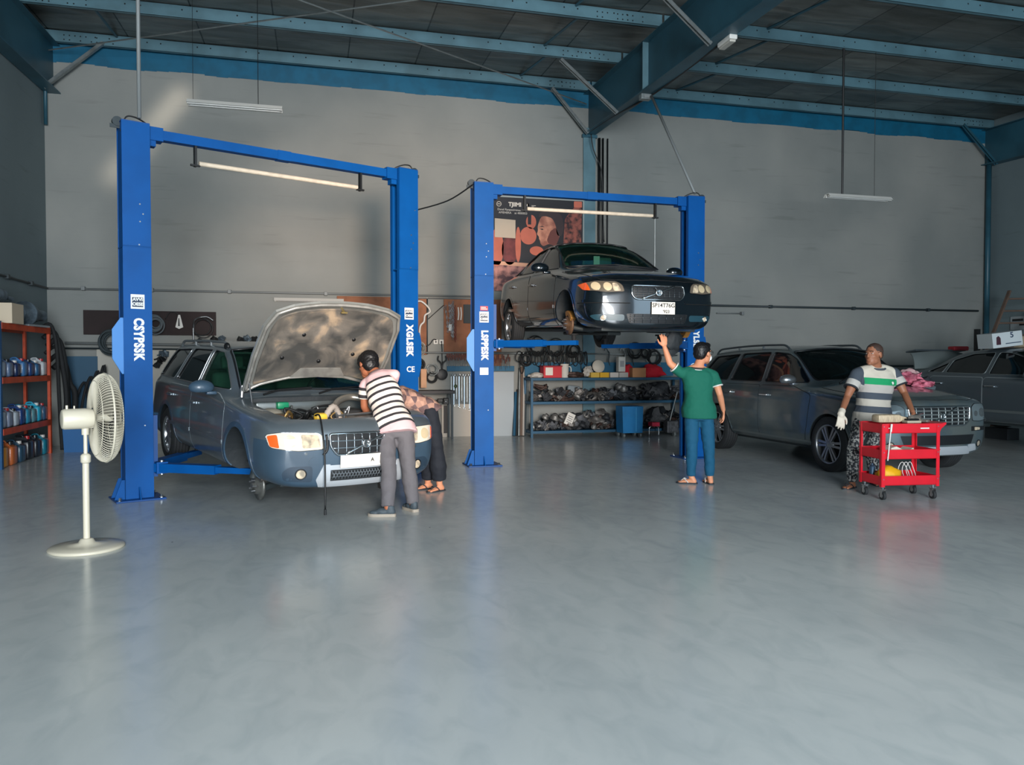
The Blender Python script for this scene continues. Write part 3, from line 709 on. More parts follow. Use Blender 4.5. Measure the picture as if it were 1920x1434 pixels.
def car_body(P):
    cage = loft_cage(P['st']); bm = subdiv(cage, 3)
    return bm
def make_car(name, label, cat, loc, rz, P, tilt=0.0, group=None):
    t = thing(name, label, cat, loc, rz); t.rotation_euler = (0, tilt, rz)
    paint = P['paint']; r = P['wr']; xa = P['xf']; xb = P['xr']; W = P['w'] / 2
    full = car_body(P); sk = Skin(full)
    bm = full
    # wheel wells
    for x in (xa, xb):
        for s in (-1, 1):
            c = BM(); M = T(x, s * (W + .3), r) @ Matrix.Rotation(PI / 2 * s, 4, 'X'); ra = P['arch']
            lathe(c, [(ra, 0), (ra, .60), ], 40, M); 
            q = BM(); box(q, x - ra * .97, x + ra * .97, min(s * (W + .3), s * (W - .3)), max(s * (W + .3), s * (W - .3)), -.2, r + P.get('dip', 0))
            bm = boolean(bm, c, mi=1)
            bm = boolean(bm, q, mi=1)
    # cabin void
    v = []
    for s_ in P['st']:
        s_ = list(s_)
        if P['vx0'] <= s_[0] <= P['vx1']:
            x, zb, wb, wm, zm, zs, ws, zg0, wg0, zg1, wg1, zc, bow = s_
            v.append((x - .05 if x > -.2 else x + .05, .34, wb - .1, wm - .07, zm, zs, ws - .06, zg0, wg0 - .05, zg1 - .035, wg1 - .035, zc - .04, bow))
    vb = subdiv(loft_cage(v), 2)
    bm = boolean(bm, vb, mi=2)
    # glass openings
    def cutp(poly, kind, a, b_):
        c = BM(); pl = offset_poly(poly, -.006)
        if kind == 'y': prism(c, pl, Matrix(((1, 0, 0, 0), (0, 0, 1, a), (0, 1, 0, 0), (0, 0, 0, 1))), b_ - a)
        else: prism(c, pl, Matrix(((0, 0, 1, a), (1, 0, 0, 0), (0, 1, 0, 0), (0, 0, 0, 1))), b_ - a)
        return c
    for nm, poly, gm in P['side_glass']:
        bm = boolean(bm, cutp(poly, 'y', -1.3, 1.3), mi=3)
    bm = boolean(bm, cutp(P['windshield'], 'x', .05, 3.2), mi=3)
    if P.get('backlight'): bm = boolean(bm, cutp(P['backlight'], 'x', -3.2, P['bx']), mi=3)
    if P.get('bay'):   # engine bay opening
        c = BM(); prism(c, P['bay'], T(0, 0, .50), .9); bm = boolean(bm, c, mi=1)
    # split off bumper by colour
    for co, no in P.get('cuts', ()):
        bmesh.ops.bisect_plane(bm, geom=bm.verts[:] + bm.edges[:] + bm.faces[:], plane_co=co, plane_no=no)
    mats = [paint, LINER, P.get('interior', DASH), TRIM]
    for pname, pred, pm in P.get('split', ()):
        nb = bm.copy(); kill_f = [f for f in nb.faces if not (pred(f.calc_center_median()) and f.material_index in (0, ))]
        bmesh.ops.delete(nb, geom=kill_f, context='FACES')
        bmesh.ops.delete(bm, geom=[f for f in bm.faces if pred(f.calc_center_median()) and f.material_index == 0], context='FACES')
        obj(pname, nb, [pm], t, smooth=38)
    obj('body', bm, mats, t, smooth=38)
    # glass panes
    for nm, poly, gm in P['side_glass']:
        for k in ('R', 'L'):
            g = obj('side_window', sk.panel(k, poly, -.012, .05, .004), gm, t, 40)
            b = BM(); sk.tube(b, k, poly, .007, .001, closed=True); obj('window_trim', b, P.get('wtrim', TRIM), g)
    g = obj('windshield', sk.panel('F', P['windshield'], -.010, .06, .004), P.get('wsglass', GLASSC), t, 50)
    b = BM(); sk.tube(b, 'F', P['windshield'], .011, .001, closed=True); obj('windshield_seal', b, TRIM, g)
    if P.get('backlight'): obj('rear_window', sk.panel('B', P['backlight'], -.010, .06, .004), P.get('backglass', GLASSD), t, 50)
    # doors
    for nm, poly, hx, hz in P['doors']:
        for k in ('R', 'L'):
            s = -1 if k == 'R' else 1
            d = obj('door', sk.panel(k, poly, .0035, .035, .004), paint, t, 40)
            b = sk.panel(k, offset_poly(poly, .008), .0012, .035, .0); obj('door_seam', b, P.get('seam', SEAM), d, 60)
            hp, hn = sk.ray(k, hx, hz)
            b = BM(); box(b, hx - .10, hx + .10, hp.y + s * .012, hp.y + s * .042, hz - .014, hz + .016, bev=.009)
            box(b, hx - .095, hx - .075, hp.y - .01, hp.y + .02 , hz - .012, hz + .012); box(b, hx + .075, hx + .095, hp.y - .01, hp.y + .02, hz - .012, hz + .012)
            obj('door_handle', b, P.get('handle', paint), d)
            if P.get('moulding'):
                xs = [p[0] for p in poly if abs(p[1] - P['moulding']) < .35]
                x0, x1 = min(xs) + .02, max(xs) - .02
                obj('door_moulding', sk.panel(k, [(x0, P['moulding'] - .02), (x1, P['moulding'] - .02), (x1, P['moulding'] + .02), (x0, P['moulding'] + .02)], .012, .05, .012), P.get('mould_mat', paint), d)
    # sill strip
    if P.get('sill'):
        for k in ('R', 'L'): obj('side_sill', sk.panel(k, [(xb + P['arch'] + .01, P['sill'] - .03), (xa - P['arch'] - .01, P['sill'] - .03), (xa - P['arch'] - .01, P['sill']), (xb + P['arch'] + .01, P['sill'])], .006, .06, .006), P['sill_mat'], t)
    # arches
    for x in (xa, xb):
        for s in (-1, 1):
            pts = []
            ra = P['arch'] + .012
            for k in range(0, 25):
                a = R(-8) + (PI + R(16)) * k / 24; z = r + ra * math.sin(a)
                if z > P['archmin']: pts.append((x + ra * math.cos(a), z))
            inner = [(x + (p[0] - x) * (ra - P['lip']) / ra, r + (p[1] - r) * (ra - P['lip']) / ra) for p in pts][::-1]
            outer = [(x + (p[0] - x) * (ra + P['lip']) / ra, r + (p[1] - r) * (ra + P['lip']) / ra) for p in pts]
            b = sk.panel('R' if s < 0 else 'L', outer + [(x + (p[0] - x) * (ra - .015) / ra, r + (p[1] - r) * (ra - .015) / ra) for p in pts][::-1], .006, .05, .014)
            obj('wheel_arch', b, P['archmat'], t, 40)
    # mirrors
    mx, my, mz = P['mirror']
    for s in (-1, 1):
        b = BM(); ellipsoid(b, (0, 0, 0), (.085, .125, .075), seg=20)
        for v in b.verts:
            if v.co.x < -.03: v.co.x = -.03
            v.co.z += .0
            if v.co.z < -.05: v.co.z = -.05
        box(b, -.03, .05, -s * .09 - .05, -s * .09 + .05, -.075, -.04, bev=.01)
        for v in b.verts: v.co += Vector((mx, s * my, mz))
        m_ = obj('wing_mirror', b, P.get('mirror_mat', paint), t, 60)
        q = BM(); box(q, mx - .036, mx - .031, s * my - .09, s * my + .09, mz - .04, mz + .05, bev=.002); obj('mirror_glass', q, CHROME, m_)
    return t, sk
def seats(t, P):
    x0 = P['seatx']; z = P['seatz']
    def seat(x, y, w=.25):
        b = BM(); box(b, x - .25, x + .25, y - w, y + w, z - .14, z, bev=.04); 
        M = T(x - .24, y, z - .05) @ Matrix.Rotation(R(-14), 4, 'Y'); box(b, -.06, .06, -w, w, 0, .60, M=M, bev=.05); box(b, -.04, .04, -.13, .13, .64, .80, M=M, bev=.03)
        cyl(b, M @ Vector((0, -.06, .55)), M @ Vector((0, -.06, .7)), .008); cyl(b, M @ Vector((0, .06, .55)), M @ Vector((0, .06, .7)), .008)
        obj('front_seat' if x == x0 else 'rear_seat', b, SEATM, t, 50)
    seat(x0, -.38); seat(x0, .38); seat(x0 - .85, 0, .58)
    dx = x0 + .78; dz = P['dashz']
    b = BM(); M = T(dx, 0, dz); prism(b, [(-.18, -.28), (-.2, -.05), (-.12, .0), (.22, -.02), (.25, -.3)], Fr((dx, .68, dz), (1, 0, 0), (0, 0, 1)), 1.36); obj('dashboard', b, DASH, t)
    c = Vector((dx - .30, .38, dz + .0)); ax = Vector((1, 0, -.45)).normalized(); u, v, d = frame_of(ax)
    b = BM(); tube(b, [c + (u * math.cos(a) + v * math.sin(a)) * .185 for a in [2 * PI * k / 28 for k in range(28)]], .014, closed=True)
    for a in (.2, PI - .2, PI * 1.5): tube(b, [c, c + (u * math.cos(a) + v * math.sin(a)) * .185], .014)
    ellipsoid(b, c, (.05, .05, .05)); cyl(b, c, c + ax * .2, .03); obj('steering_wheel', b, TRIM, t)
def front_kit(t, sk, P):
    """lamps, grille, plate, mounted from the front view"""
    for s in (-1, 1):
        pl = [(s * u, v) for u, v in P['headlight']]
        h = obj('headlight', sk.panel('F', pl, .006, .025, .02), P.get('lensbase', LENSD), t, 60)
        for nm, c, rr, mm in P['hl_parts']:
            obj(nm, sk.panel('F', [(s * u, v) for u, v in (circ(c[0], c[1], rr) if len(c) == 2 else c)], .0085, .02, .003), mm, h, 60)
        b = BM(); sk.tube(b, 'F', pl, .004, .005, closed=True); obj('lamp_rim', b, P.get('lamprim', TRIM), h)
        if P.get('fog'):
            (fu, fv, fr) = P['fog']; f = obj('fog_lamp', sk.panel('F', circ(s * fu, fv, fr), .004, .02, .02), LENS, t, 60)
            b = BM(); sk.tube(b, 'F', circ(s * fu, fv, fr), .006, .006, closed=True); obj('lamp_rim', b, CHROME if P.get('fogchrome') else TRIM, f)
        for nm, poly, off, mm in P.get('front_sides', ()):
            obj(nm, sk.panel('F', [(s * u, v) for u, v in poly], off, .03, .012), mm, t, 50)
    for nm, poly, off, mm in P.get('front_mid', ()): obj(nm, sk.panel('F', poly, off, .03, .012), mm, t, 50)
    g = P['grille']; gp = obj('grille', sk.panel('F', g['poly'], .003, .03, .01), TRIM, t)
    us = [p[0] for p in g['poly']]; vs = [p[1] for p in g['poly']]; u0, u1, v0, v1 = min(us), max(us), min(vs), max(vs)
    def clipx(v):   # width of the outline at height v
        xs = []
        n = len(g['poly'])
        for i in range(n):
            a, b_ = g['poly'][i], g['poly'][(i + 1) % n]
            if (a[1] - v) * (b_[1] - v) < 0: xs.append(a[0] + (b_[0] - a[0]) * (v - a[1]) / (b_[1] - a[1]))
        return (min(xs), max(xs)) if len(xs) >= 2 else (0, 0)
    for k in range(1, g['rows'] + 1):
        v = v0 + (v1 - v0) * k / (g['rows'] + 1); a, b_ = clipx(v)
        b = BM(); sk.tube(b, 'F', [(a, v), (b_, v)], g['bar'], .008); obj('grille_bar', b, g['mat'], gp)
    for k in range(1, g['cols'] + 1):
        u = u0 + (u1 - u0) * k / (g['cols'] + 1); c = abs(u) / max(abs(u0), abs(u1)); h = (v1 - v0) * (.5 if c < .8 else .40)
        b = BM(); sk.tube(b, 'F', [(u, (v0 + v1) / 2 - h), (u, (v0 + v1) / 2 + h)], g['bar'] * .8, .008); obj('grille_bar', b, g['mat'], gp)
    b = BM(); sk.tube(b, 'F', g['poly'], g.get('fr', .011), .008, closed=True, seg=8); obj('grille_frame', b, CHROME if g.get('chrome', 1) else paint, gp)
    e0, e1 = g['diag']; b = BM(); sk.tube(b, 'F', [e0, e1], .012, .02); obj('diagonal_bar', b, CHROME, gp)
    c = ((e0[0] + e1[0]) / 2, (e0[1] + e1[1]) / 2); p, n = sk.ray('F', *c); b = BM(); 
    M = Fr(p + n * .022, (0, 1, 0), (0, 0, 1)); lathe(b, [(.026, 0), (.044, 0), (.044, .012), (.026, .012), (.026, 0)], 24, M, cap=False); lathe(b, [(.001, .002), (.026, .002)], 24, M, cap=False); 
    em = obj('badge_ring', b, CHROME, gp)
    tube_b = BM(); cyl(tube_b, p + n * .03 + Vector((0, -.03, .03)), p + n * .03 + Vector((0, -.055, .055)), .006); obj('badge_arrow', tube_b, CHROME, em)
    if not P.get('plate'): return
    pu, pv, pw, ph = P['plate']; p, n = sk.ray('F', pu, pv)
    b = BM(); box(b, p.x + .012, p.x + .024, pu - pw / 2, pu + pw / 2, pv - ph / 2, pv + ph / 2, bev=.003); box(b, p.x - .1, p.x + .012, pu - pw / 2 + .05, pu + pw / 2 - .05, pv - ph / 4, pv + ph / 4)
    pl = obj('number_plate', b, PLATE, t)
    for s_, du, dv, sz in P.get('ptext', ()):
        text('plate_text', s_, Fr((p.x + .0245, pu + du, pv + dv), (0, 1, 0), (0, 0, 1)), sz, PINK, pl, bold=.001)
def scale_st(st, dx=0): return st
# ---- dark saloon on the middle lift
PAINT2 = mat('paint_dark', (16, 26, 33), 0.22, metal=.45, coat=1.0)
ST2 = [ # x, zb, wb, wm, zm, zs, ws, zg0, wg0, zg1, wg1, zc, bow
 (2.20, .22, .54, .69, .40, .59, .68, .605, .60, .615, .38, .62, .17),
 (2.17, .17, .64, .79, .42, .645, .775, .68, .71, .70, .46, .71, .18),
 (2.10, .16, .69, .84, .46, .715, .82, .755, .74, .78, .48, .795, .18),
 (1.90, .17, .70, .872, .50, .77, .84, .81, .75, .84, .50, .86, .13),
 (1.60, .18, .72, .885, .52, .815, .85, .855, .75, .89, .51, .91, .05),
 (1.20, .18, .72, .885, .52, .85, .852, .895, .75, .935, .52, .955, .04),
 (1.02, .18, .72, .885, .52, .875, .852, .92, .755, .965, .56, .985, .06),
 (.90, .18, .72, .885, .52, .885, .852, .935, .765, 1.01, .64, 1.045, .10),
 (.55, .18, .72, .885, .52, .905, .852, .95, .775, 1.18, .64, 1.235, .10),
 (.20, .18, .72, .885, .52, .915, .852, .96, .78, 1.325, .585, 1.395, .08),
 (.02, .18, .72, .885, .52, .92, .852, .965, .78, 1.365, .575, 1.435, .04),
 (-.40, .18, .72, .885, .52, .93, .852, .97, .78, 1.375, .57, 1.455, 0),
 (-.90, .18, .72, .885, .52, .94, .85, .985, .775, 1.33, .565, 1.41, 0),
 (-1.15, .18, .72, .885, .52, .945, .848, .99, .77, 1.265, .57, 1.345, -.04),
 (-1.45, .18, .72, .88, .52, .95, .842, .995, .765, 1.14, .58, 1.20, -.06),
 (-1.75, .18, .70, .87, .52, .95, .83, .99, .74, 1.045, .56, 1.075, -.06),
 (-2.05, .20, .66, .85, .54, .93, .80, .98, .70, 1.03, .50, 1.05, -.10),
 (-2.22, .26, .60, .80, .56, .86, .76, .90, .68, .93, .48, .95, -.16),
 (-2.28, .34, .52, .68, .58, .72, .64, .75, .55, .77, .38, .78, -.16)]
HL2 = rpoly([(.44, .69), (.42, .61), (.62, .60), (.835, .625), (.85, .71), (.72, .735), (.50, .73)], .025)
P2 = dict(st=ST2, paint=PAINT2, wr=.315, xf=1.32, xr=-1.32, w=1.77, arch=.355, lip=.012, archmin=.22, archmat=PAINT2, vx0=-1.5, vx1=1.0,
  side_glass=[('f', rpoly([(.70, .985), (.26, 1.27), (.0, 1.345), (-.20, 1.355), (-.22, .995)], .04), GLASSD),
              ('r', rpoly([(-.29, .998), (-.27, 1.355), (-.70, 1.335), (-1.10, 1.20), (-1.12, 1.012)], .05), GLASSD),
              ('q', rpoly([(-1.18, 1.015), (-1.16, 1.165), (-1.42, 1.05), (-1.44, 1.02)], .03), GLASSD)],
  windshield=rpoly([(-.67, 1.00), (0, 1.04), (.67, 1.00), (.66, 1.05), (.55, 1.36), (.30, 1.40), (0, 1.41), (-.30, 1.40), (-.55, 1.36), (-.66, 1.05)], .03),
  backlight=rpoly([(-.60, 1.10), (.60, 1.10), (.52, 1.30), (-.52, 1.30)], .04), bx=-.9,
  doors=[('f', rpoly([(.92, .86), (.90, .40), (.84, .235), (-.22, .235), (-.25, .94), (.5, .93)], .05), -.10, .80),
         ('r', rpoly([(-.27, .94), (-.24, .235), (-.92, .235), (-1.02, .50), (-1.30, .72), (-1.30, .95)], .05), -1.12, .83)],
  moulding=.47, backglass=GLASSC, mirror=(.66, .99, .985), seatx=-.05, seatz=.55, dashz=.93,
  headlight=HL2, hl_parts=[('headlight_unit', (.735, .672), .047, REFL), ('headlight_unit', (.61, .668), .048, REFL), ('headlight_unit', rpoly([(.46, .618), (.55, .618), (.555, .71), (.50, .71)], .02), 0, LENS), ('indicator', rpoly([(.79, .625), (.835, .63), (.85, .70), (.81, .718)], .01), 0, AMBER)],
  lensbase=mat('lamp_inner', (120, 110, 96), .2, metal=.4, coat=1.0), fog=(.66, .305, .032), fogchrome=1,
  front_sides=[('fog_recess', rpoly([(.42, .27), (.74, .275), (.80, .33), (.74, .345), (.42, .345)], .03), .002, mat('bumper_recess', (30, 62, 74), .4)),
               ('bumper_strip', rpoly([(.36, .475), (.84, .475), (.85, .52), (.34, .52)], .01), .010, PAINT2)],
  front_mid=[('lower_grille', rpoly([(-.36, .245), (.36, .245), (.40, .355), (-.40, .355)], .02), .002, TRIM)],
  grille=dict(poly=rpoly([(-.34, .58), (-.29, .525), (.29, .525), (.34, .58), (.33, .685), (-.33, .685)], .03), rows=5, cols=9, bar=.0035, mat=mat('grille_bar_dark', (70, 78, 84), .3, metal=.8), diag=((-.22, .530), (.20, .680)), fr=.010),
  plate=(.05, .425, .30, .145), ptext=[('SP14T76G', 0, .03, .068), ("'923", .035, -.042, .052)])
c2, sk2 = make_car('saloon_car', 'dark blue-black four-door saloon raised high on the middle lift', 'car', (3.88, 10.60, 1.74), R(-88.6), P2, tilt=R(2.2))
front_kit(c2, sk2, P2); seats(c2, P2)
b = BM()
for k in range(5):
    v = .262 + k * .020; sk2.tube(b, 'F', [(-.36, v), (.36, v)], .0035, .008)
for k in range(7): sk2.tube(b, 'F', [(-.30 + k * .10, .25), (-.30 + k * .10, .35)], .003, .008)
obj('lower_grille_mesh', b, mat('grille_bar_dark', (70, 78, 84)), c2)
for x, s in ((-1.32, -1), (-1.32, 1)): wheel(c2, (x, s * .775, .315 - .10), .315, .205, .215, 5, s, twin=False)
for s in (-1, 1): brake_hub(c2, (1.32, s * .80, .24), .14, s)
b = BM(); box(b, -1.9, 1.95, -.62, .62, .15, .19, bev=.01); box(b, -.9, .9, -.1, .1, .10, .15, bev=.02)
cyl(b, (-1.32, -.72, .2), (-1.32, .72, .2), .04); obj('underbody', b, UNDER, c2)
for s in (-1, 1):
    b = BM(); tube(b, [(1.32, s * .77, .2), (1.30, s * .5, .16), (1.1, s * .38, .17)], .03); cyl(b, (1.32, s * .74, .24), (1.30, s * .62, .62), .035); cyl(b, (1.25, s * .7, .22), (1.2, s * .2, .2), .014); obj('suspension_arm', b, UNDER, c2)
b = BM(); box(b, .2, .215, -.045, .045, 1.10, 1.22); obj('hanging_tag', b, WHITE, c2)
b = BM(); bmesh.ops.create_icosphere(b, subdivisions=3, radius=1.0)
for v in b.verts:
    d = v.co.copy(); v.co = Vector((d.x * .05, d.y * .11, d.z * .17)) * (1 + .6 * noise.noise(d * 1.9 + Vector((3, 1, 0)))) + Vector((1.62, .50, .06))
obj('hanging_liner', b, LINER, c2, 60)
b = BM(); tube(b, [(1.62, .48, -.06), (1.6, .56, .02), (1.5, .66, .05), (1.4, .74, .1)], .012); obj('hanging_cable', b, BLACK, c2)

BN2 = [(1.02, .76), (1.5, .75), (1.8, .73), (1.98, .66), (2.06, .5), (2.10, .38), (2.12, .2), (2.125, 0)]; BN2 = BN2 + [(x, -y) for x, y in BN2[::-1][1:]]
b = sk2.panel('T', BN2, .003, .05, .004); hd = obj('bonnet', b, PAINT2, c2, 40)
b = BM(); sk2.tube(b, 'T', BN2, .0045, .0, closed=True); obj('bonnet_seam', b, SEAM, hd)
for s in (-1, 1):
    b = BM(); sk2.tube(b, 'F', [(s * .36, .478), (s * .86, .478)], .005, .012); obj('bumper_line', b, SEAM, c2)
# ---- grey estate with the bonnet up, left lift
PAINT1 = mat('paint_grey', (112, 124, 132), 0.32, metal=.55, coat=.7, var=.12, vscale=2.5)
CLAD = mat('cladding_slate', (54, 76, 94), 0.45, coat=.25, var=.15, vscale=3)
SKID = mat('skid_silver', (184, 190, 196), 0.4, metal=.4)
ST1 = [
 (2.33, .27, .58, .74, .45, .66, .73, .675, .66, .685, .42, .69, .16),
 (2.30, .22, .68, .84, .47, .73, .82, .755, .76, .77, .48, .78, .18),
 (2.21, .21, .73, .885, .49, .79, .865, .82, .79, .84, .52, .85, .18),
 (2.0, .21, .75, .915, .52, .83, .89, .865, .81, .89, .53, .905, .12),
 (1.6, .21, .76, .925, .55, .865, .895, .90, .81, .92, .54, .93, .05),
 (1.25, .21, .76, .925, .55, .895, .895, .93, .81, .955, .55, .965, .04),
 (1.08, .21, .76, .925, .55, .91, .895, .95, .815, .975, .60, .985, .06),
 (.98, .21, .76, .925, .55, .92, .895, .96, .82, 1.03, .70, 1.05, .10),
 (.65, .21, .76, .925, .55, .94, .895, .985, .825, 1.23, .71, 1.29, .10),
 (.35, .21, .76, .925, .55, .955, .895, 1.0, .83, 1.41, .67, 1.475, .08),
 (.15, .21, .76, .925, .55, .96, .895, 1.0, .83, 1.445, .66, 1.505, .03),
 (-.6, .21, .76, .925, .55, .965, .895, 1.01, .83, 1.46, .655, 1.525, 0),
 (-1.5, .21, .76, .925, .55, .97, .89, 1.015, .825, 1.45, .65, 1.515, 0),
 (-2.0, .21, .76, .92, .55, .975, .88, 1.02, .82, 1.43, .64, 1.49, 0),
 (-2.2, .22, .74, .91, .55, .975, .86, 1.02, .80, 1.34, .64, 1.40, -.05),
 (-2.36, .24, .72, .88, .55, .96, .83, 1.0, .77, 1.12, .67, 1.16, -.1),
 (-2.43, .27, .68, .85, .55, .90, .80, .94, .73, .97, .5, .99, -.14),
 (-2.47, .34, .58, .74, .56, .74, .70, .76, .60, .78, .4, .79, -.14)]
HOOD1 = [(1.20, 0), (1.18, .30), (1.10, .58), (1.0, .745), (1.5, .755), (1.9, .73), (2.10, .66), (2.18, .5), (2.225, .25), (2.235, 0)]
HOOD1 = HOOD1 + [(x, -y) for x, y in HOOD1[::-1][1:-1]]
BAY1 = [(1.20, 0), (1.18, .36), (1.13, .70)] + [(x - .035, y - .03) for x, y in ((1.5, .755), (1.9, .73), (2.10, .66), (2.18, .5), (2.225, .25))] + [(2.20, 0)]
BAY1 = BAY1 + [(x, -y) for x, y in BAY1[::-1][1:-1]]
lowp = lambda c: c.z < .44 or (c.x > 1.86 and c.z < .665)
P1 = dict(st=ST1, paint=PAINT1, wr=.335, xf=1.38, xr=-1.38, w=1.86, arch=.385, lip=.035, archmin=.24, archmat=CLAD, vx0=-2.2, vx1=1.06,
  cuts=[((0, 0, .44), (0, 0, 1)), ((0, 0, .665), (0, 0, 1)), ((1.86, 0, 0), (1, 0, 0))], split=[('bumper_cladding', lowp, CLAD)],
  side_glass=[('f', rpoly([(.78, 1.03), (.36, 1.32), (.16, 1.405), (-.20, 1.425), (-.20, 1.035)], .05), GLASSC),
              ('r', rpoly([(-.28, 1.035), (-.28, 1.425), (-1.05, 1.42), (-1.22, 1.04)], .05), GLASSD),
              ('q', rpoly([(-1.31, 1.04), (-1.14, 1.415), (-1.90, 1.39), (-2.18, 1.08), (-2.17, 1.05)], .05), GLASSD)],
  windshield=rpoly([(-.70, 1.01), (0, 1.035), (.70, 1.01), (.70, 1.06), (.615, 1.43), (.3, 1.465), (0, 1.475), (-.3, 1.465), (-.615, 1.43), (-.70, 1.06)], .03),
  backlight=rpoly([(-.62, 1.08), (.62, 1.08), (.58, 1.36), (-.58, 1.36)], .04), bx=-1.9, backglass=GLASSC, wtrim=mat('window_chrome', (150, 156, 160), .3, metal=.8), bay=BAY1,
  doors=[('f', rpoly([(.98, .90), (.96, .50), (.90, .30), (-.23, .30), (-.25, .985), (.6, .985)], .05), -.10, .84),
         ('r', rpoly([(-.26, .985), (-.24, .30), (-.95, .30), (-1.04, .50), (-1.28, .76), (-1.29, .985)], .05), -1.13, .86)],
  moulding=.52, mirror=(.72, 1.05, 1.06), mirror_mat=CLAD, seatx=-.05, seatz=.62, dashz=1.0, seam=mat('seam_white', (150, 158, 160), .5),
  headlight=rpoly([(.40, .70), (.40, .58), (.62, .57), (.84, .60), (.86, .72), (.78, .735), (.46, .73)], .03),
  hl_parts=[('headlight_unit', rpoly([(.43, .60), (.59, .595), (.60, .715), (.45, .71)], .02), 0, LENS), ('headlight_unit', (.69, .66), .052, REFL), ('indicator', rpoly([(.775, .60), (.835, .61), (.85, .705), (.79, .72)], .015), 0, AMBER)],
  lensbase=mat('lamp_inner_white', (216, 206, 190), .2, coat=1.0), lamprim=CHROME, fog=(.60, .36, .045),
  front_sides=[('fog_recess', rpoly([(.50, .28), (.74, .30), (.76, .38), (.70, .43), (.50, .43)], .03), .001, mat('bumper_recess1', (36, 54, 70), .5)),
               ('skid_side', rpoly([(.34, .24), (.44, .235), (.47, .30), (.40, .44), (.34, .44)], .01), .010, SKID),
               ('tow_cover', circ(.50, .47, .035), .006, CLAD), ('washer_nozzle', circ(.56, .545, .012, 10), .012, CHROME)],
  front_mid=[('skid_plate', rpoly([(-.42, .235), (.42, .235), (.36, .285), (-.36, .285)], .01), .012, SKID), ('lower_grille', rpoly([(-.35, .285), (.35, .285), (.33, .385), (-.33, .385)], .01), .003, TRIM), ('lower_crossbar', rpoly([(-.35, .385), (.35, .385), (.34, .43), (-.34, .43)], .01), .006, SKID)],
  grille=dict(poly=rpoly([(-.34, .60), (-.28, .52), (.28, .52), (.34, .60), (.35, .715), (-.35, .715)], .03), rows=2, cols=8, bar=.007, mat=mat('grille_bar_grey', (130, 142, 150), .3, metal=.8), diag=((-.20, .53), (.20, .705)), fr=.012),
  plate=(0, .46, .52, .115), ptext=[('A', .06, 0, .05)])
c1, sk1 = make_car('estate_car', 'grey estate car with its bonnet open and front wheel removed, on the left lift', 'car', (-.45, 9.49, .155), R(-67.3), P1, tilt=R(2.2))
front_kit(c1, sk1, P1); seats(c1, P1)
wheel(c1, (-1.38, -.80, .335), .335, .215, .225, 5, -1); wheel(c1, (-1.38, .80, .335), .335, .215, .225, 5, 1)
for s in (-1, 1): brake_hub(c1, (1.38, s * .68, .13), .15, s, rusty=False)
def mesh_strip(sk, parent, u0, u1, v0, v1, m):
    b = BM(); k = 0; n = 22
    for i in range(n):
        for sg in (1, -1):
            a = u0 + (u1 - u0) * i / n; pts = [(a, v0 if sg > 0 else v1), (a + (u1 - u0) / n * 1.6, v1 if sg > 0 else v0)]
            if pts[1][0] <= u1: sk.tube(b, 'F', pts, .0025, .010, seg=4)
    for j in (1, 2): sk.tube(b, 'F', [(u0, v0 + (v1 - v0) * j / 3), (u1, v0 + (v1 - v0) * j / 3)], .0025, .010, seg=4)
    obj('lower_grille_mesh', b, m, parent)
mesh_strip(sk1, c1, -.33, .33, .292, .378, mat('mesh_grey', (120, 128, 134), .4, metal=.6))
# bonnet, opened
HX, HZ, HA = 1.0, 1.0, R(-55)
HM = T(HX - .02, 0, HZ + .04) @ Matrix.Rotation(HA, 4, 'Y') @ T(-HX, 0, -HZ)
b = sk1.panel('T', HOOD1, .004, .05, .022); b.transform(HM); hood = obj('bonnet', b, [mat('bonnet_paint', (150, 152, 148), .4, metal=.4, coat=.5)], c1, 40)
def pad_nodes(nt, bs):
    N = nt.nodes.new; L = nt.links.new
    tc = N('ShaderNodeTexCoord'); n1 = N('ShaderNodeTexNoise'); n1.inputs['Scale'].default_value = 3.2; n1.inputs['Detail'].default_value = 5; n1.inputs['Distortion'].default_value = .5
    r = N('ShaderNodeValToRGB'); e = r.color_ramp.elements; e[0].position = .40; e[0].color = (*lin((66, 66, 64)), 1); e[1].position = .70; e[1].color = (*lin((178, 156, 130)), 1)
    x = e.new(.57); x.color = (*lin((112, 106, 98)), 1)
    L(tc.outputs['Object'], n1.inputs[0]); L(n1.outputs[0], r.inputs[0]); L(r.outputs[0], bs.inputs['Base Color']); bs.inputs['Roughness'].default_value = .75
    bp = N('ShaderNodeBump'); bp.inputs['Strength'].default_value = .5; bp.inputs['Distance'].default_value = .03; L(n1.outputs[0], bp.inputs['Height']); L(bp.outputs[0], bs.inputs['Normal'])
PADM = ramp_mat('bonnet_pad', pad_nodes) if 'ramp_mat' in globals() else DASH
b = sk1.panel('T', rpoly(offset_poly(HOOD1, -.075), .06), -.034, .04, .012)
for v in b.verts: v.co.z += .012 * noise.noise(v.co * 7)
b.transform(HM); pad = obj('insulation_pad', b, PADM, hood, 40)
FR = mat('bonnet_frame', (168, 166, 160), .4, metal=.4, var=.3, vscale=8)
b = BM(); q = [p + Vector((0, 0, -.035)) for p in sk1.line('T', offset_poly(HOOD1, -.03) + [offset_poly(HOOD1, -.03)[0]], 0)]; tube(b, [HM @ p for p in q[:-1]], .016, closed=True, seg=6); obj('bonnet_frame', b, FR, hood)
b = sk1.panel('T', [(1.24, -.30), (1.36, -.22), (1.36, .22), (1.24, .30)], -.045, .05, .01); b.transform(HM); obj('stiffener', b, FR, hood)
b = BM(); 
p = HM @ Vector((2.14, 0, .845)); cyl(b, p, HM @ Vector((2.14, 0, .77)), .012); cyl(b, HM @ Vector((2.14, -.03, .77)), HM @ Vector((2.14, .03, .77)), .01); obj('bonnet_latch', b, mat('brass', (170, 150, 100), .4, metal=.7), hood)
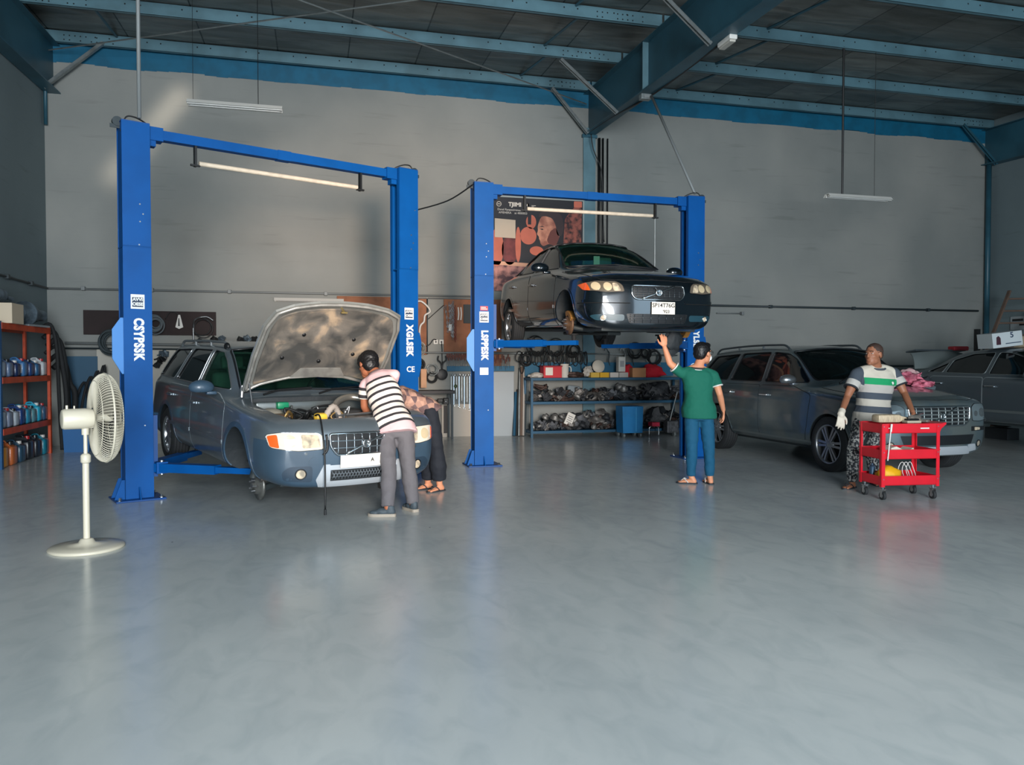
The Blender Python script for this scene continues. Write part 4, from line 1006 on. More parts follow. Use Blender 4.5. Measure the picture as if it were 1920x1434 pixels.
for x, y in ((1.55, .30), (1.45, -.05), (1.50, -.45), (1.75, .25), (1.8, -.3)):
    b = BM(); z = sk1.ray('T', x, y)[0].z; M = HM @ T(x, y, z - .052); lathe(b, [(.001, -.004), (.02, -.002), (.02, .012)], 12, M); obj('pad_clip', b, BLACK, pad)
for s in (-1, 1):
    b = BM(); cyl(b, HM @ Vector((1.20, s * .71, .95)), Vector((1.28, s * .71, .86)), .008); cyl(b, HM @ Vector((1.06, s * .73, 1.0)), Vector((1.02, s * .74, .97)), .02); obj('bonnet_hinge', b, SILVER, c1)
# engine bay
def part(nm, m, f, smooth=40): b = BM(); f(b); return obj(nm, b, m, c1, smooth)
part('cowl_panel', mat('cowl_grey', (90, 98, 100), .35, metal=.4), lambda b: box(b, 1.12, 1.22, -.66, .66, .80, .93, bev=.02))
part('strut_tower', mat('engine_paint', (150, 146, 134), .5, var=.3), lambda b: (lathe(b, [(.17, .60), (.14, .82), (.10, .86), (.04, .88), (.001, .88)], 24, T(1.36, -.56, 0))))
part('strut_tower', MATS['engine_paint'], lambda b: (lathe(b, [(.17, .60), (.14, .82), (.10, .86), (.04, .88), (.001, .88)], 24, T(1.36, .56, 0))))
part('engine_block', mat('engine_metal', (120, 118, 114), .4, metal=.6, var=.4, vscale=18), lambda b: (box(b, 1.30, 1.86, -.28, .42, .55, .80, bev=.03), [box(b, 1.40 + k * .09, 1.45 + k * .09, -.24, .38, .80, .83, bev=.008) for k in range(5)]))
part('engine_cover', mat('engine_cover', (46, 48, 50), .45), lambda b: box(b, 1.36, 1.62, -.20, .34, .80, .86, bev=.03))
part('battery', BLACK, lambda b: (box(b, 1.60, 1.86, -.66, -.42, .60, .80, bev=.015), cyl(b, (1.66, -.6, .80), (1.66, -.6, .82), .012), cyl(b, (1.66, -.48, .8), (1.66, -.48, .82), .012)))
part('air_box', mat('airbox_tan', (150, 120, 96), .55, var=.4), lambda b: box(b, 1.46, 1.66, -.70, -.46, .62, .84, bev=.03))
part('coolant_cap', mat('cap_green', (20, 130, 90), .4), lambda b: (box(b, 1.20, 1.28, -.46, -.34, .86, .93, bev=.015)))
part('intake_pipe', mat('pipe_alu', (170, 168, 160), .3, metal=.8), lambda b: tube(b, smooth_path([(1.70, -.05, .80), (1.55, .05, .93), (1.48, .22, .98), (1.55, .36, .95), (1.66, .42, .84)]), .035, seg=14), None)
part('intercooler_hose', DARK, lambda b: tube(b, smooth_path([(1.9, -.10, .72), (1.85, -.16, .84), (1.75, -.20, .86), (1.66, -.2, .80)]), .04, seg=14), None)
part('cooling_pipe', SILVER, lambda b: (tube(b, [(1.95, -.18, .80), (1.95, .40, .82)], .018), tube(b, [(1.90, -.10, .84), (1.90, .45, .86)], .012)))
part('radiator_panel', TRIM, lambda b: box(b, 1.96, 2.08, -.60, .60, .55, .80, bev=.015))
part('work_lamp', mat('yellow_plastic', (228, 186, 60), .5), lambda b: (box(b, 1.92, 2.02, -.36, -.24, .80, .88, bev=.03)))  # yellow plastic work lamp, unlit; its cable hangs over the bumper
part('corrugated_hose', mat('hose_grey', (170, 160, 150), .5), lambda b: tube(b, smooth_path([(1.98, -.26, .84), (1.93, -.16, .93), (1.88, -.08, .86), (1.86, -.05, .76)], 10), [(.026 if k % 2 else .034) for k in range(31)], seg=12), None)
random.seed(3)
for k in range(16):
    x, y = random.uniform(1.2, 1.9), random.uniform(-.62, .62); q = [(x, y, .78), (x + random.uniform(-.1, .1), y + random.uniform(-.1, .1), .86 + random.random() * .05), (x + random.uniform(-.2, .2), y + random.uniform(-.2, .2), .82), (x + random.uniform(-.2, .2), y + random.uniform(-.2, .2), .72)]
    part('engine_hose', [BLACK, SILVER, mat('brasspipe', (160, 130, 80), .4, metal=.6)][k % 3], lambda b: tube(b, smooth_path(q), .008 + .008 * random.random()), None)
for s, y in ((1, .1), (-1, -.5)):
    part('wiper', BLACK, lambda b: tube(b, [(1.12, y - .05, 1.0), (1.07, y + .12, 1.04), (1.02, y + .50, 1.055)], .011))
part('steering_link', UNDER, lambda b: (tube(b, [(1.38, -.66, .09), (1.34, -.5, .12), (1.2, -.36, .16)], .035), cyl(b, (1.38, -.74, .2), (1.34, -.62, .62), .04)))
part('steering_link', UNDER, lambda b: (tube(b, [(1.38, .66, .09), (1.34, .5, .12), (1.2, .36, .16)], .035), cyl(b, (1.38, .74, .2), (1.34, .62, .62), .04)))
part('underbody', UNDER, lambda b: (box(b, -1.9, 1.9, -.66, .66, .19, .23, bev=.01), cyl(b, (-1.38, -.75, .3), (-1.38, .75, .3), .04)))
def rails(t, sk, x0, x1, y, h, m, name='roof_rail'):
    for s in (-1, 1):
        P_ = [(x0, 0)] + [(x0 + (x1 - x0) * f, h) for f in (.06, .2, .4, .6, .8, .94)] + [(x1, 0)]
        pts = []
        for x, hh in P_:
            p, n = sk.ray('T', x, s * y); pts.append(p + Vector((0, 0, hh)))
        b = BM(); tube(b, smooth_path(pts), .016, seg=8)
        for f in (.33, .66):
            p, n = sk.ray('T', x0 + (x1 - x0) * f, s * y); cyl(b, p, p + Vector((0, 0, h)), .016)
        obj(name, b, m, t)
rails(c1, sk1, .12, -1.85, .60, .055, mat('rail_grey', (96, 104, 108), .5))
for s in (-1, 1):
    b = BM(); p, n = sk1.ray('T', .10, s * .60); ellipsoid(b, p + Vector((-.03, 0, .02)), (.07, .03, .045)); obj('rail_foot', b, TRIM, c1)
# lamp cable hanging over the front of the estate
def cpt(x, y, z): return c1.matrix_basis @ Vector((x, y, z)) if False else (T(*c1.location) @ Matrix.Rotation(R(-67.3), 4, 'Z') @ Matrix.Rotation(R(2.2), 4, 'Y') @ Vector((x, y, z)))
t = thing('work_cable', 'black cable dangling over the front bumper of the grey estate', 'cable', tuple(cpt(2.27, -.42, .7)))
o0 = Vector(t.location)
b = BM(); tube(b, [q - o0 for q in smooth_path([cpt(1.99, -.36, .86), cpt(2.19, -.40, .87), cpt(2.345, -.43, .68), cpt(2.385, -.43, .45), cpt(2.40, -.43, .05)])], .008); obj('cord', b, BLACK, t)
b = BM(); p = cpt(2.40, -.43, .05) - o0; cyl(b, p, p + Vector((0, 0, -.05)), .012); obj('plug', b, BLACK, t)
b = BM(); tube(b, [q - o0 for q in smooth_path([cpt(2.34, -.40, .72), cpt(2.37, -.40, .60), cpt(2.37, -.44, .54)])], .012); obj('knot', b, BLACK, t)

# ---- grey tall estate, right
PAINT3 = mat('paint_green_grey', (84, 100, 106), 0.30, metal=.5, coat=.8, var=.3, vscale=2.2, rgb2=(104, 112, 110))
ST3 = [
 (2.35, .34, .56, .76, .55, .84, .74, .865, .68, .88, .42, .885, .16),
 (2.31, .28, .68, .86, .56, .90, .83, .93, .77, .945, .50, .955, .18),
 (2.22, .26, .74, .91, .58, .94, .87, .975, .80, 1.0, .52, 1.01, .18),
 (1.95, .25, .78, .935, .62, .98, .90, 1.01, .82, 1.04, .54, 1.06, .12),
 (1.55, .25, .79, .945, .64, 1.01, .90, 1.05, .82, 1.09, .54, 1.11, .05),
 (1.25, .25, .79, .945, .64, 1.035, .90, 1.075, .82, 1.13, .56, 1.15, .05),
 (1.12, .25, .79, .945, .64, 1.05, .90, 1.09, .825, 1.16, .62, 1.185, .06),
 (1.02, .25, .79, .945, .64, 1.055, .90, 1.10, .83, 1.20, .72, 1.24, .10),
 (.72, .25, .79, .945, .64, 1.07, .90, 1.11, .84, 1.37, .73, 1.44, .10),
 (.42, .25, .79, .945, .64, 1.08, .90, 1.12, .84, 1.565, .70, 1.64, .08),
 (.20, .25, .79, .945, .64, 1.08, .90, 1.12, .84, 1.62, .69, 1.695, .03),
 (-.5, .25, .79, .945, .64, 1.085, .90, 1.125, .84, 1.645, .685, 1.72, 0),
 (-1.5, .25, .79, .94, .64, 1.09, .89, 1.13, .835, 1.62, .68, 1.70, 0),
 (-2.05, .26, .78, .93, .64, 1.09, .88, 1.13, .83, 1.58, .67, 1.66, 0),
 (-2.25, .28, .75, .91, .64, 1.09, .86, 1.13, .81, 1.48, .67, 1.55, -.06),
 (-2.38, .32, .70, .88, .64, 1.06, .83, 1.10, .78, 1.20, .68, 1.26, -.1),
 (-2.46, .38, .60, .80, .66, .90, .74, .95, .66, .98, .5, 1.0, -.14)]
CH3 = mat('grille_chrome_dull', (128, 136, 136), .4, metal=.6)
P3 = dict(st=ST3, paint=PAINT3, wr=.365, xf=1.43, xr=-1.43, w=1.90, arch=.405, lip=.02, archmin=.30, archmat=PAINT3, vx0=-2.2, vx1=1.12,
  side_glass=[('f', rpoly([(.86, 1.16), (.44, 1.48), (.22, 1.57), (-.16, 1.60), (-.17, 1.155)], .05), GLASSD),
              ('r', rpoly([(-.25, 1.155), (-.24, 1.60), (-1.02, 1.585), (-1.16, 1.16)], .05), GLASSD),
              ('q', rpoly([(-1.25, 1.16), (-1.10, 1.58), (-1.86, 1.545), (-2.18, 1.22), (-2.18, 1.17)], .05), GLASSD)],
  windshield=rpoly([(-.73, 1.19), (0, 1.225), (.73, 1.19), (.73, 1.24), (.645, 1.60), (.3, 1.64), (0, 1.65), (-.3, 1.64), (-.645, 1.60), (-.73, 1.24)], .03), wsglass=glass('tinted_windshield', (12, 20, 22), .72),
  backlight=rpoly([(-.62, 1.2), (.62, 1.2), (.58, 1.5), (-.58, 1.5)], .04), bx=-1.9, wtrim=TRIM, seam=SEAM, handle=CHROME,
  doors=[('f', rpoly([(1.02, 1.0), (.98, .60), (.90, .36), (-.20, .36), (-.22, 1.10), (.6, 1.10)], .05), -.06, .96),
         ('r', rpoly([(-.23, 1.10), (-.21, .36), (-.95, .36), (-1.06, .58), (-1.26, .86), (-1.27, 1.10)], .05), -1.08, .97)],
  mirror=(.76, 1.08, 1.20), mirror_mat=SILVER, seatx=0, seatz=.78, dashz=1.14, sill=.375, sill_mat=CH3,
  headlight=rpoly([(.50, .88), (.51, .71), (.66, .70), (.84, .74), (.87, .86), (.78, .915), (.58, .92)], .03),
  hl_parts=[('headlight_unit', (.70, .81), .055, LENSD), ('headlight_unit', (.58, .80), .035, LENSD)], lensbase=mat('lamp_inner_dark', (92, 104, 108), .15, coat=1.0), fog=(.66, .42, .04),
  front_sides=[('bumper_vent', rpoly([(.50, .58), (.80, .585), (.82, .635), (.50, .64)], .01), .004, TRIM), ('bumper_lamp', rpoly([(.56, .59), (.66, .595), (.66, .625), (.56, .63)], .01), .010, LENS), ('skid_side', rpoly([(.44, .32), (.62, .34), (.58, .42), (.46, .42)], .01), .008, SKID)],
  front_mid=[('skid_plate', rpoly([(-.50, .30), (.50, .30), (.42, .40), (-.42, .40)], .01), .012, SKID), ('lower_grille', rpoly([(-.50, .42), (.50, .42), (.55, .54), (-.55, .54)], .01), .003, TRIM)],
  grille=dict(poly=rpoly([(-.44, .72), (-.36, .66), (.36, .66), (.44, .72), (.46, .89), (-.46, .89)], .03), rows=4, cols=8, bar=.010, mat=CH3, diag=((-.22, .67), (.22, .88)), fr=.014),
  plate=None)
c3, sk3 = make_car('tall_estate_car', 'dusty grey tall estate car parked beside the red trolley', 'car', (7.45, 10.2, 0), R(-89.5), P3)
front_kit(c3, sk3, P3); seats(c3, P3)
for x in (1.43, -1.43):
    for s in (-1, 1): wheel(c3, (x, s * .83, .365), .365, .235, .255, 6, s)
b = sk3.panel('T', [(1.10, .78), (1.8, .77), (2.1, .70), (2.22, .5), (2.28, 0), (2.22, -.5), (2.1, -.70), (1.8, -.77), (1.10, -.78)], .003, .06, .004); hd = obj('bonnet', b, PAINT3, c3, 40)
b = BM(); sk3.tube(b, 'T', [(1.10, .78), (1.8, .77), (2.1, .70), (2.22, .5), (2.28, 0), (2.22, -.5), (2.1, -.70), (1.8, -.77), (1.10, -.78)], .004, .0, closed=True); obj('bonnet_seam', b, SEAM, hd)
rails(c3, sk3, .15, -1.95, .62, .06, mat('rail_dark', (56, 64, 68), .4))
b = BM(); box(b, -1.9, 1.9, -.7, .7, .24, .28); obj('underbody', b, UNDER, c3)
b = BM()
for s, y in ((1, .1), (-1, -.5)): tube(b, [(1.16, y - .05, 1.16), (1.09, y + .12, 1.225), (1.05, y + .50, 1.235)], .011)
obj('wiper', b, BLACK, c3)

# ---- dark grey saloon with its boot open, far right
PAINT4 = mat('paint_dusty_dark', (78, 88, 94), 0.38, metal=.4, coat=.5)
sx, sy, sz = 1.08, 1.04, 1.03
ST4 = [(a[0] * sx, a[1] * sz, a[2] * sy, a[3] * sy, a[4] * sz, a[5] * sz, a[6] * sy, a[7] * sz, a[8] * sy, a[9] * sz, a[10] * sy, a[11] * sz, a[12]) for a in ST2]
S4 = lambda pl, kx=sx, kz=sz: [(u * kx, v * kz) for u, v in pl]
BOOT4 = [(-1.98, -.66), (-1.98, .66), (-2.30, .62), (-2.34, 0), (-2.30, -.62)]
P4 = dict(P2); P4.update(backglass=GLASSD, st=ST4, paint=PAINT4, wr=.33, xf=1.42, xr=-1.42, w=1.84, arch=.37, archmat=PAINT4, vx0=-1.6, vx1=1.1,
  side_glass=[('f', S4(P2['side_glass'][0][1]), GLASSD), ('r', S4(rpoly([(-.29, .998), (-.27, 1.355), (-.70, 1.335), (-1.05, 1.23), (-1.07, 1.012)], .05)), GLASSD), ('q', S4(rpoly([(-1.13, 1.015), (-1.11, 1.20), (-1.46, 1.05), (-1.48, 1.02)], .03)), GLASSD)],
  windshield=S4(P2['windshield'], sy), backlight=S4(P2['backlight'], sy), bx=-1.0, doors=[(d[0], S4(d[1]), d[2] * sx, d[3] * sz) for d in P2['doors']],
  moulding=.42, mould_mat=CH3, wtrim=CH3, handle=CHROME, seam=MATS['seam_white'], mirror=(.72, 1.03, 1.02), dashz=.96)
P4['bay'] = [(-2.02, -.60), (-2.02, .60), (-2.26, .56), (-2.26, -.56)]
c4, sk4 = make_car('saloon_car', 'dark grey saloon with open boot and white box on its roof, at the right edge', 'car', (11.80, 10.35, .22), R(-89), P4)
seats(c4, dict(seatx=0, seatz=.6, dashz=.95))
for x in (1.42, -1.42):
    for s in (-1, 1): wheel(c4, (x, s * .80, .33), .33, .215, .22, 7, s, twin=False)
b = sk4.panel('T', BOOT4, .004, .05, .03); BMx = T(-1.96, 0, 1.09) @ Matrix.Rotation(R(82), 4, 'Y') @ T(1.96, 0, -1.09); b.transform(BMx); LIDTOP = max((T(*c4.location) @ Matrix.Rotation(R(-89), 4, 'Z') @ v.co for v in b.verts), key=lambda q: q.z); lid = obj('boot_lid', b, mat('paint_dusty_light', (120, 130, 130), .4, metal=.3), c4, 40)
b = BM(); box(b, -2.36, -2.33, -.60, .60, .78, 1.05, bev=.01); b.transform(BMx); obj('lid_rear_panel', b, PAINT4, lid)
b = BM(); box(b, -1.9, 1.9, -.66, .66, .17, .2); obj('underbody', b, UNDER, c4)
for x in (1.42, -1.42):
    for s in (-1, 1):
        b = BM(); box(b, x - .25, x + .25, s * .80 - .14, s * .80 + .14, -.22, -.004, bev=.01); 
        M = c4.matrix_basis; p = Vector(c4.location) + Matrix.Rotation(R(-89), 3, 'Z') @ Vector((x, s * .80, 0))
        b.transform(T(-x, -s * .80, .22)); o = obj('wheel_ramp', b, mat('ramp_dark', (40, 44, 48), .6)); o.location = (p.x, p.y, 0); o.rotation_euler = (0, 0, R(-89)); tag(o, 'low dark block under a wheel of the far right saloon', 'block', 'wheel blocks under the far right saloon')
# ------------------------------------------------------------------ people
def at(x, y, Y):
    """point of the hall at distance Y from the doors that the photo shows at (x, y)"""
    yaw, p = R(14.34), math.atan(36 / 1443); u = (x - 960) / 1443; v = (717 - y) / 1443
    h = math.cos(p) + v * math.sin(p); z = v * math.cos(p) - math.sin(p)
    X = h * math.sin(yaw) + u * math.cos(yaw); Yy = h * math.cos(yaw) - u * math.sin(yaw); t = Y / Yy
    return Vector((X * t, Y, 1.43 + z * t))
def cap(bm, p0, p1, r0, r1=None, flat=False, seg=16):
    r1 = r0 if r1 is None else r1
    cyl(bm, p0, p1, r0, r1, seg=seg)
    if not flat:
        for p, r in ((p0, r0), (p1, r1)): bmesh.ops.create_icosphere(bm, subdivisions=2, radius=r, matrix=T(*p))
def chain(bm, pts, rs, flat0=False, flat1=False):
    for i in range(len(pts) - 1): cyl(bm, pts[i], pts[i + 1], rs[i], rs[i + 1], seg=16)
    for i, (p, r) in enumerate(zip(pts, rs)):
        if (i == 0 and flat0) or (i == len(pts) - 1 and flat1): continue
        bmesh.ops.create_icosphere(bm, subdivisions=2, radius=r, matrix=T(*p))
def loft(bm, rings, n=28):
    R_ = []
    for c, u, v, ru, rv in rings:
        c = Vector(c); u = Vector(u).normalized(); v = Vector(v).normalized(); q = []
        for k in range(n):
            a = 2 * PI * k / n; ca, sa = math.cos(a), math.sin(a); e = .85
            q.append(bm.verts.new(c + u * ru * math.copysign(abs(ca) ** e, ca) + v * rv * math.copysign(abs(sa) ** e, sa)))
        R_.append(q)
    for a, b in zip(R_, R_[1:]):
        for k in range(n): bm.faces.new((a[k], a[(k + 1) % n], b[(k + 1) % n], b[k]))
    bm.faces.new(R_[0][::-1]); bm.faces.new(R_[-1])
def fuse(bm, vox, sm=6, name='tmp'):
    bmesh.ops.recalc_face_normals(bm, faces=bm.faces)
    o = tmpobj(bm); m = o.modifiers.new('r', 'REMESH'); m.mode = 'VOXEL'; m.voxel_size = vox; m.use_smooth_shade = True
    if sm: s = o.modifiers.new('s', 'SMOOTH'); s.factor = .5; s.iterations = sm
    me = from_mods(o); kill(o); return me
def wrinkle(me, amp, sc, seed=0):
    me.calc_loop_triangles() if False else None
    co = np.empty(len(me.vertices) * 3); me.vertices.foreach_get('co', co); co = co.reshape(-1, 3)
    no = np.array([v.normal for v in me.vertices]) if False else None
    for v in me.vertices:
        p = v.co; d = noise.noise(Vector((p.x * sc + seed, p.y * sc, p.z * sc * 1.6))) + .5 * noise.noise(p * sc * 2.3)
        v.co = p + v.normal * d * amp
def hand(bm, w, d, n, side, curl=.5, spread=.20, s=1.0):
    """w wrist, d towards the fingers, n the way the palm faces; side +1 puts the thumb on d x n"""
    d = Vector(d).normalized(); n = Vector(n); n = (n - d * n.dot(d)).normalized(); x = d.cross(n).normalized() * side
    M = Matrix(((x.x, d.x, n.x, 0), (x.y, d.y, n.y, 0), (x.z, d.z, n.z, 0), (0, 0, 0, 1)))
    c = w + d * .055 * s
    ellipsoid(bm, c, (.040 * s, .056 * s, .016 * s), M); ellipsoid(bm, w + d * .02 * s, (.028 * s, .035 * s, .018 * s), M)
    for k, (off, L) in enumerate(((.030, .072), (.010, .080), (-.011, .074), (-.031, .058))):
        b0 = w + x * off * s + d * (.092 - .006 * abs(k - 1.2)) * s; dd = (d + x * (off * 2.2 * spread / .1)).normalized(); p = b0 - dd * .02; pts = [p]
        q = b0; a = 0
        for j, f in enumerate((.45, .32, .23)):
            a += curl * (.55 if j == 0 else .75) * (1 + .12 * k); e = dd * math.cos(a) + n * math.sin(a); pts.append(q.copy()); q = q + e * L * f * s
        pts.append(q); chain(bm, pts, [.0105 * s, .0102 * s, .0096 * s, .009 * s, .008 * s][:len(pts)])
    t0 = w + x * .022 * s + d * .025 * s; t1 = t0 + (x * .75 + d * .65 + n * .25).normalized() * .042 * s; t2 = t1 + (x * .35 + d * .9 + n * .35).normalized() * .030 * s; t3 = t2 + (x * .1 + d * .95 + n * .3 * (1 + curl)).normalized() * .024 * s
    chain(bm, [t0, t1, t2, t3], [.015 * s, .0125 * s, .0105 * s, .009 * s])
def head(bm, c, f, up, s=1.0, jaw=1.0):
    """c head centre, f where the face looks"""
    f = Vector(f).normalized(); up = Vector(up); r = f.cross(up).normalized(); up = r.cross(f).normalized()
    M = Matrix(((r.x, f.x, up.x, c[0]), (r.y, f.y, up.y, c[1]), (r.z, f.z, up.z, c[2]), (0, 0, 0, 1))) @ Matrix.Diagonal((s, s, s, 1))
    E = lambda p, rad, q=None: ellipsoid(bm, (0, 0, 0), rad, M @ T(*p) @ (q or Matrix()))
    E((0, -.012, .030), (.076, .096, .086)); E((0, .030, -.02), (.060, .066, .085)); E((0, .052, -.070), (.040 * jaw, .040, .040)); E((0, .020, -.062), (.055 * jaw, .058, .042))
    E((0, .083, .030), (.046, .013, .010)); E((0, .096, -.008), (.0095, .018, .028), rot(R(18))); E((0, .104, -.024), (.0135, .012, .0095))
    for q in (-1, 1):
        E((q * .036, .062, -.020), (.021, .016, .020)); E((q * .074, -.004, -.004), (.009, .020, .032)); E((q * .012, .1, -.026), (.009, .012, .008))
    E((0, .092, -.052), (.024, .012, .0065)); E((0, .089, -.063), (.021, .012, .007)); E((0, .080, -.094), (.017, .013, .012))
    return M
def stripe_mat(name, body, arm, L=.8):
    m = bpy.data.materials.new(name); m.use_nodes = True; MATS[name] = m; nt = m.node_tree; N = nt.nodes.new; K = nt.links.new; b = nt.nodes['Principled BSDF']
    outs = []
    for attr, spec in (('spine', body), ('arm', arm)):
        a = N('ShaderNodeAttribute'); a.attribute_name = attr; mr = N('ShaderNodeMapRange'); mr.inputs[2].default_value = L; K(a.outputs['Fac'], mr.inputs[0])
        r = N('ShaderNodeValToRGB'); r.color_ramp.interpolation = 'CONSTANT'; e = r.color_ramp.elements
        for i, (pos, c) in enumerate(spec):
            x = e[i] if i < 2 else e.new(pos / L)
            x.position = pos / L; x.color = (*lin(c), 1)
        K(mr.outputs[0], r.inputs[0]); outs.append(r)
    msk = N('ShaderNodeAttribute'); msk.attribute_name = 'sleeve'; g = N('ShaderNodeMath'); g.operation = 'GREATER_THAN'; g.inputs[1].default_value = .5; K(msk.outputs['Fac'], g.inputs[0])
    mx = N('ShaderNodeMix'); mx.data_type = 'RGBA'; K(g.outputs[0], mx.inputs[0]); K(outs[0].outputs[0], mx.inputs[6]); K(outs[1].outputs[0], mx.inputs[7]); K(mx.outputs[2], b.inputs['Base Color'])
    b.inputs['Roughness'].default_value = .85; return m
def segd(p, a, b):
    ab = b - a; t = max(0, min(1, (p - a).dot(ab) / ab.dot(ab))); return (p - a - ab * t).length, t * ab.length
SHOE = mat('shoe_grey', (62, 74, 82), .7, var=.3, vscale=20); SOLE = mat('sole_pale', (150, 142, 130), .7)
SANDAL = mat('sandal_dark', (40, 44, 50), .7); STRAPW = mat('strap_light', (200, 196, 190), .6)
def person(name, label, J, skin, hairc, shirt, pants, hem=.0, sleeve=.55, build=1.0, legw=1.0, hairstyle='short', face=(0, 1, 0), feet='sandal', handspec=None, pantlen=.97, shirt_amp=.006, collar=None, headup=(0, 0, 1), neck_r=.056, jaw=1.0, cuff=None, legflare=1.0, shirtlen=.16):
    o0 = Vector(((J['aL'].x + J['aR'].x) / 2, (J['aL'].y + J['aR'].y) / 2, 0))
    t = thing(name, label, 'person', tuple(o0)); J = {k: (Vector(v) - o0) for k, v in J.items()}
    B = build
    side = (J['sR'] - J['sL']).normalized(); hs = (J['hR'] - J['hL']).normalized()
    pel = (J['hL'] + J['hR']) / 2; che = (J['sL'] + J['sR']) / 2; sp = (che - pel); spn = sp.normalized(); fw = spn.cross(side).normalized() * 1.0
    fwp = Vector((0, 0, 1)).cross(hs).normalized()
    if fw.dot(fwp) < 0: fwp = -fwp
    shw = (J['sR'] - J['sL']).length / 2
    def torso(bm, g, lo=-.06, hi=True, capn=True):
        w1 = .165 * B; rings = []
        bel = pel.lerp(che, .36)
        lg = .020 if g > 0 else 0
        rings.append((pel + spn * lo, hs, (fwp + fw), .172 * B + g + lg, .125 * B + g + lg)); rings.append((pel + spn * max(.05, lo + .02), hs, fw, .172 * B + g + lg, .128 * B + g + lg))
        rings.append((bel, (hs + side), fw, .150 * B + g, .115 * B + g)); rings.append((pel.lerp(che, .68), side, fw, .165 * B + g, .118 * B + g))
        rings.append((pel.lerp(che, .90), side, fw, shw * .92 + g, .105 * B + g)); rings.append((che + spn * .03, side, fw, shw * .80 + g, .085 + g))
        if hi: rings.append((che + spn * .075, side, fw, .085 + g * .6, .06 + g * .6))
        loft(bm, rings)
    # body : one continuous surface
    b = BM(); torso(b, -.030, lo=.02)
    nb = che + spn * .05; hc = J['head']; nd = (hc - nb)
    chain(b, [nb, nb + nd * .45, hc - Vector(headup) * .03], [neck_r + .008, neck_r, neck_r])
    for q in 'LR': chain(b, [nb + (J['s' + q] - nb) * .1 + spn * .02, J['s' + q]], [.055, .048])
    HMx = head(b, hc, face, headup, 1.13, jaw)
    for q in 'LR':
        s_, e_, w_ = J['s' + q], J['e' + q], J['w' + q]
        chain(b, [s_, s_.lerp(e_, .5), e_, e_.lerp(w_, .35), w_], [.052 * B, .045 * B, .038, .038, .027])
        hd, hn, cu, sd = (handspec or {}).get(q, (w_ - e_, fw, .45, 1 if q == 'L' else -1))
        hand(b, w_, hd, hn, sd, cu)
        h_, k_, a_, t_ = J['h' + q], J['k' + q], J['a' + q], J['t' + q]
        chain(b, [h_, h_.lerp(k_, .5), k_, k_.lerp(a_, .35), a_], [.085, .072, .052, .052, .034])
        d = (t_ - a_); d.z = 0; d.normalize(); g = Vector((a_.x, a_.y, .035))
        if feet != 'shoe':
            chain(b, [a_, g - d * .035 + Vector((0, 0, -.005)), g + d * .09 + Vector((0, 0, -.008))], [.034, .030, .026])
            sx = Vector((-d.y, d.x, 0))
            for k, (o_, L_) in enumerate(((-.03, .135), (-.014, .145), (.002, .145), (.017, .14), (.033, .15))):
                o2 = o_ * (1 if q == 'L' else -1) * -1
                chain(b, [g + sx * o2 * .8 + d * .05 + Vector((0, 0, -.005)), g + sx * o2 + d * (L_ + .0) + Vector((0, 0, -.018))], [.016, .010 + (.003 if k == 4 else 0)])
    me = fuse(b, .0065, 3); body = obj('body', me, skin, t)
    me.polygons.foreach_set('use_smooth', [True] * len(me.polygons))
    # hair
    if hairstyle:
        b = BM(); E = lambda p, rad: ellipsoid(b, (0, 0, 0), rad, HMx @ T(*p), seg=20)
        if hairstyle == 'short': E((0, -.022, .042), (.083, .096, .084)); E((0, -.055, .0), (.072, .060, .070)); E((0, .03, .085), (.062, .060, .034))
        if hairstyle == 'long': E((0, -.022, .042), (.088, .100, .088)); E((0, -.055, -.01), (.078, .062, .080)); E((0, .035, .085), (.070, .070, .038)); E((-.05, .02, .04), (.035, .06, .06)); E((.05, .02, .04), (.035, .06, .06))
        if hairstyle == 'cropped': E((0, -.020, .040), (.0785, .094, .082)); E((0, -.052, .0), (.070, .056, .062))
        me = fuse(b, .008, 2); wrinkle(me, .005 if hairstyle != 'cropped' else .002, 60); obj('hair', me, hairc, t)
    # eyes and brows
    for q in (-1, 1):
        b = BM(); ellipsoid(b, (0, 0, 0), (.0115, .007, .0050), HMx @ T(q * .031, .080, .010)); ey = obj('eye', b, mat('eye_white', (220, 214, 206), .2), t)
        b = BM(); ellipsoid(b, (0, 0, 0), (.0048, .003, .0046), HMx @ T(q * .031, .0862, .010)); obj('iris', b, BLACK, ey)
        b = BM(); tube(b, [HMx @ Vector(p) for p in ((q * .014, .098, .029), (q * .032, .096, .034), (q * .050, .084, .028))], [.003, .004, .002], seg=6); obj('eyebrow', b, hairc, t)
    # shirt
    b = BM(); torso(b, .012, lo=-shirtlen, hi=True)
    for q in 'LR':
        s_, e_ = J['s' + q], J['e' + q]; chain(b, [che + spn * .045 + (s_ - che) * .25, s_ - spn * .004, s_.lerp(e_, sleeve)], [.058 * B, .060 * B, .066 * B], flat1=True)
    me = fuse(b, .010, 5); wrinkle(me, shirt_amp, 9)
    me.polygons.foreach_set('use_smooth', [True] * len(me.polygons))
    n = len(me.vertices); A = np.zeros(n); C = np.zeros(n); S = np.zeros(n); lo = pel - spn * .2
    for i, v in enumerate(me.vertices):
        p = v.co; A[i] = (che + spn * .08 - p).dot(spn)
        best = min(((segd(p, J['s' + q], J['s' + q].lerp(J['e' + q], sleeve)), q) for q in 'LR'), key=lambda z: z[0][0])
        (dd, tt), q = best; C[i] = (J['s' + q].lerp(J['e' + q], sleeve) - p).dot((J['e' + q] - J['s' + q]).normalized()) 
        lateral = (p - che).dot(side) * (1 if q == 'R' else -1); S[i] = max(0., min(1., min(.5 + (lateral - shw + .035) * 18, .5 + (.095 * B - dd) * 18)))
    for nm, arr in (('spine', A), ('arm', C), ('sleeve', S)):
        at_ = me.attributes.new(nm, 'FLOAT', 'POINT'); at_.data.foreach_set('value', arr.astype(np.float32))
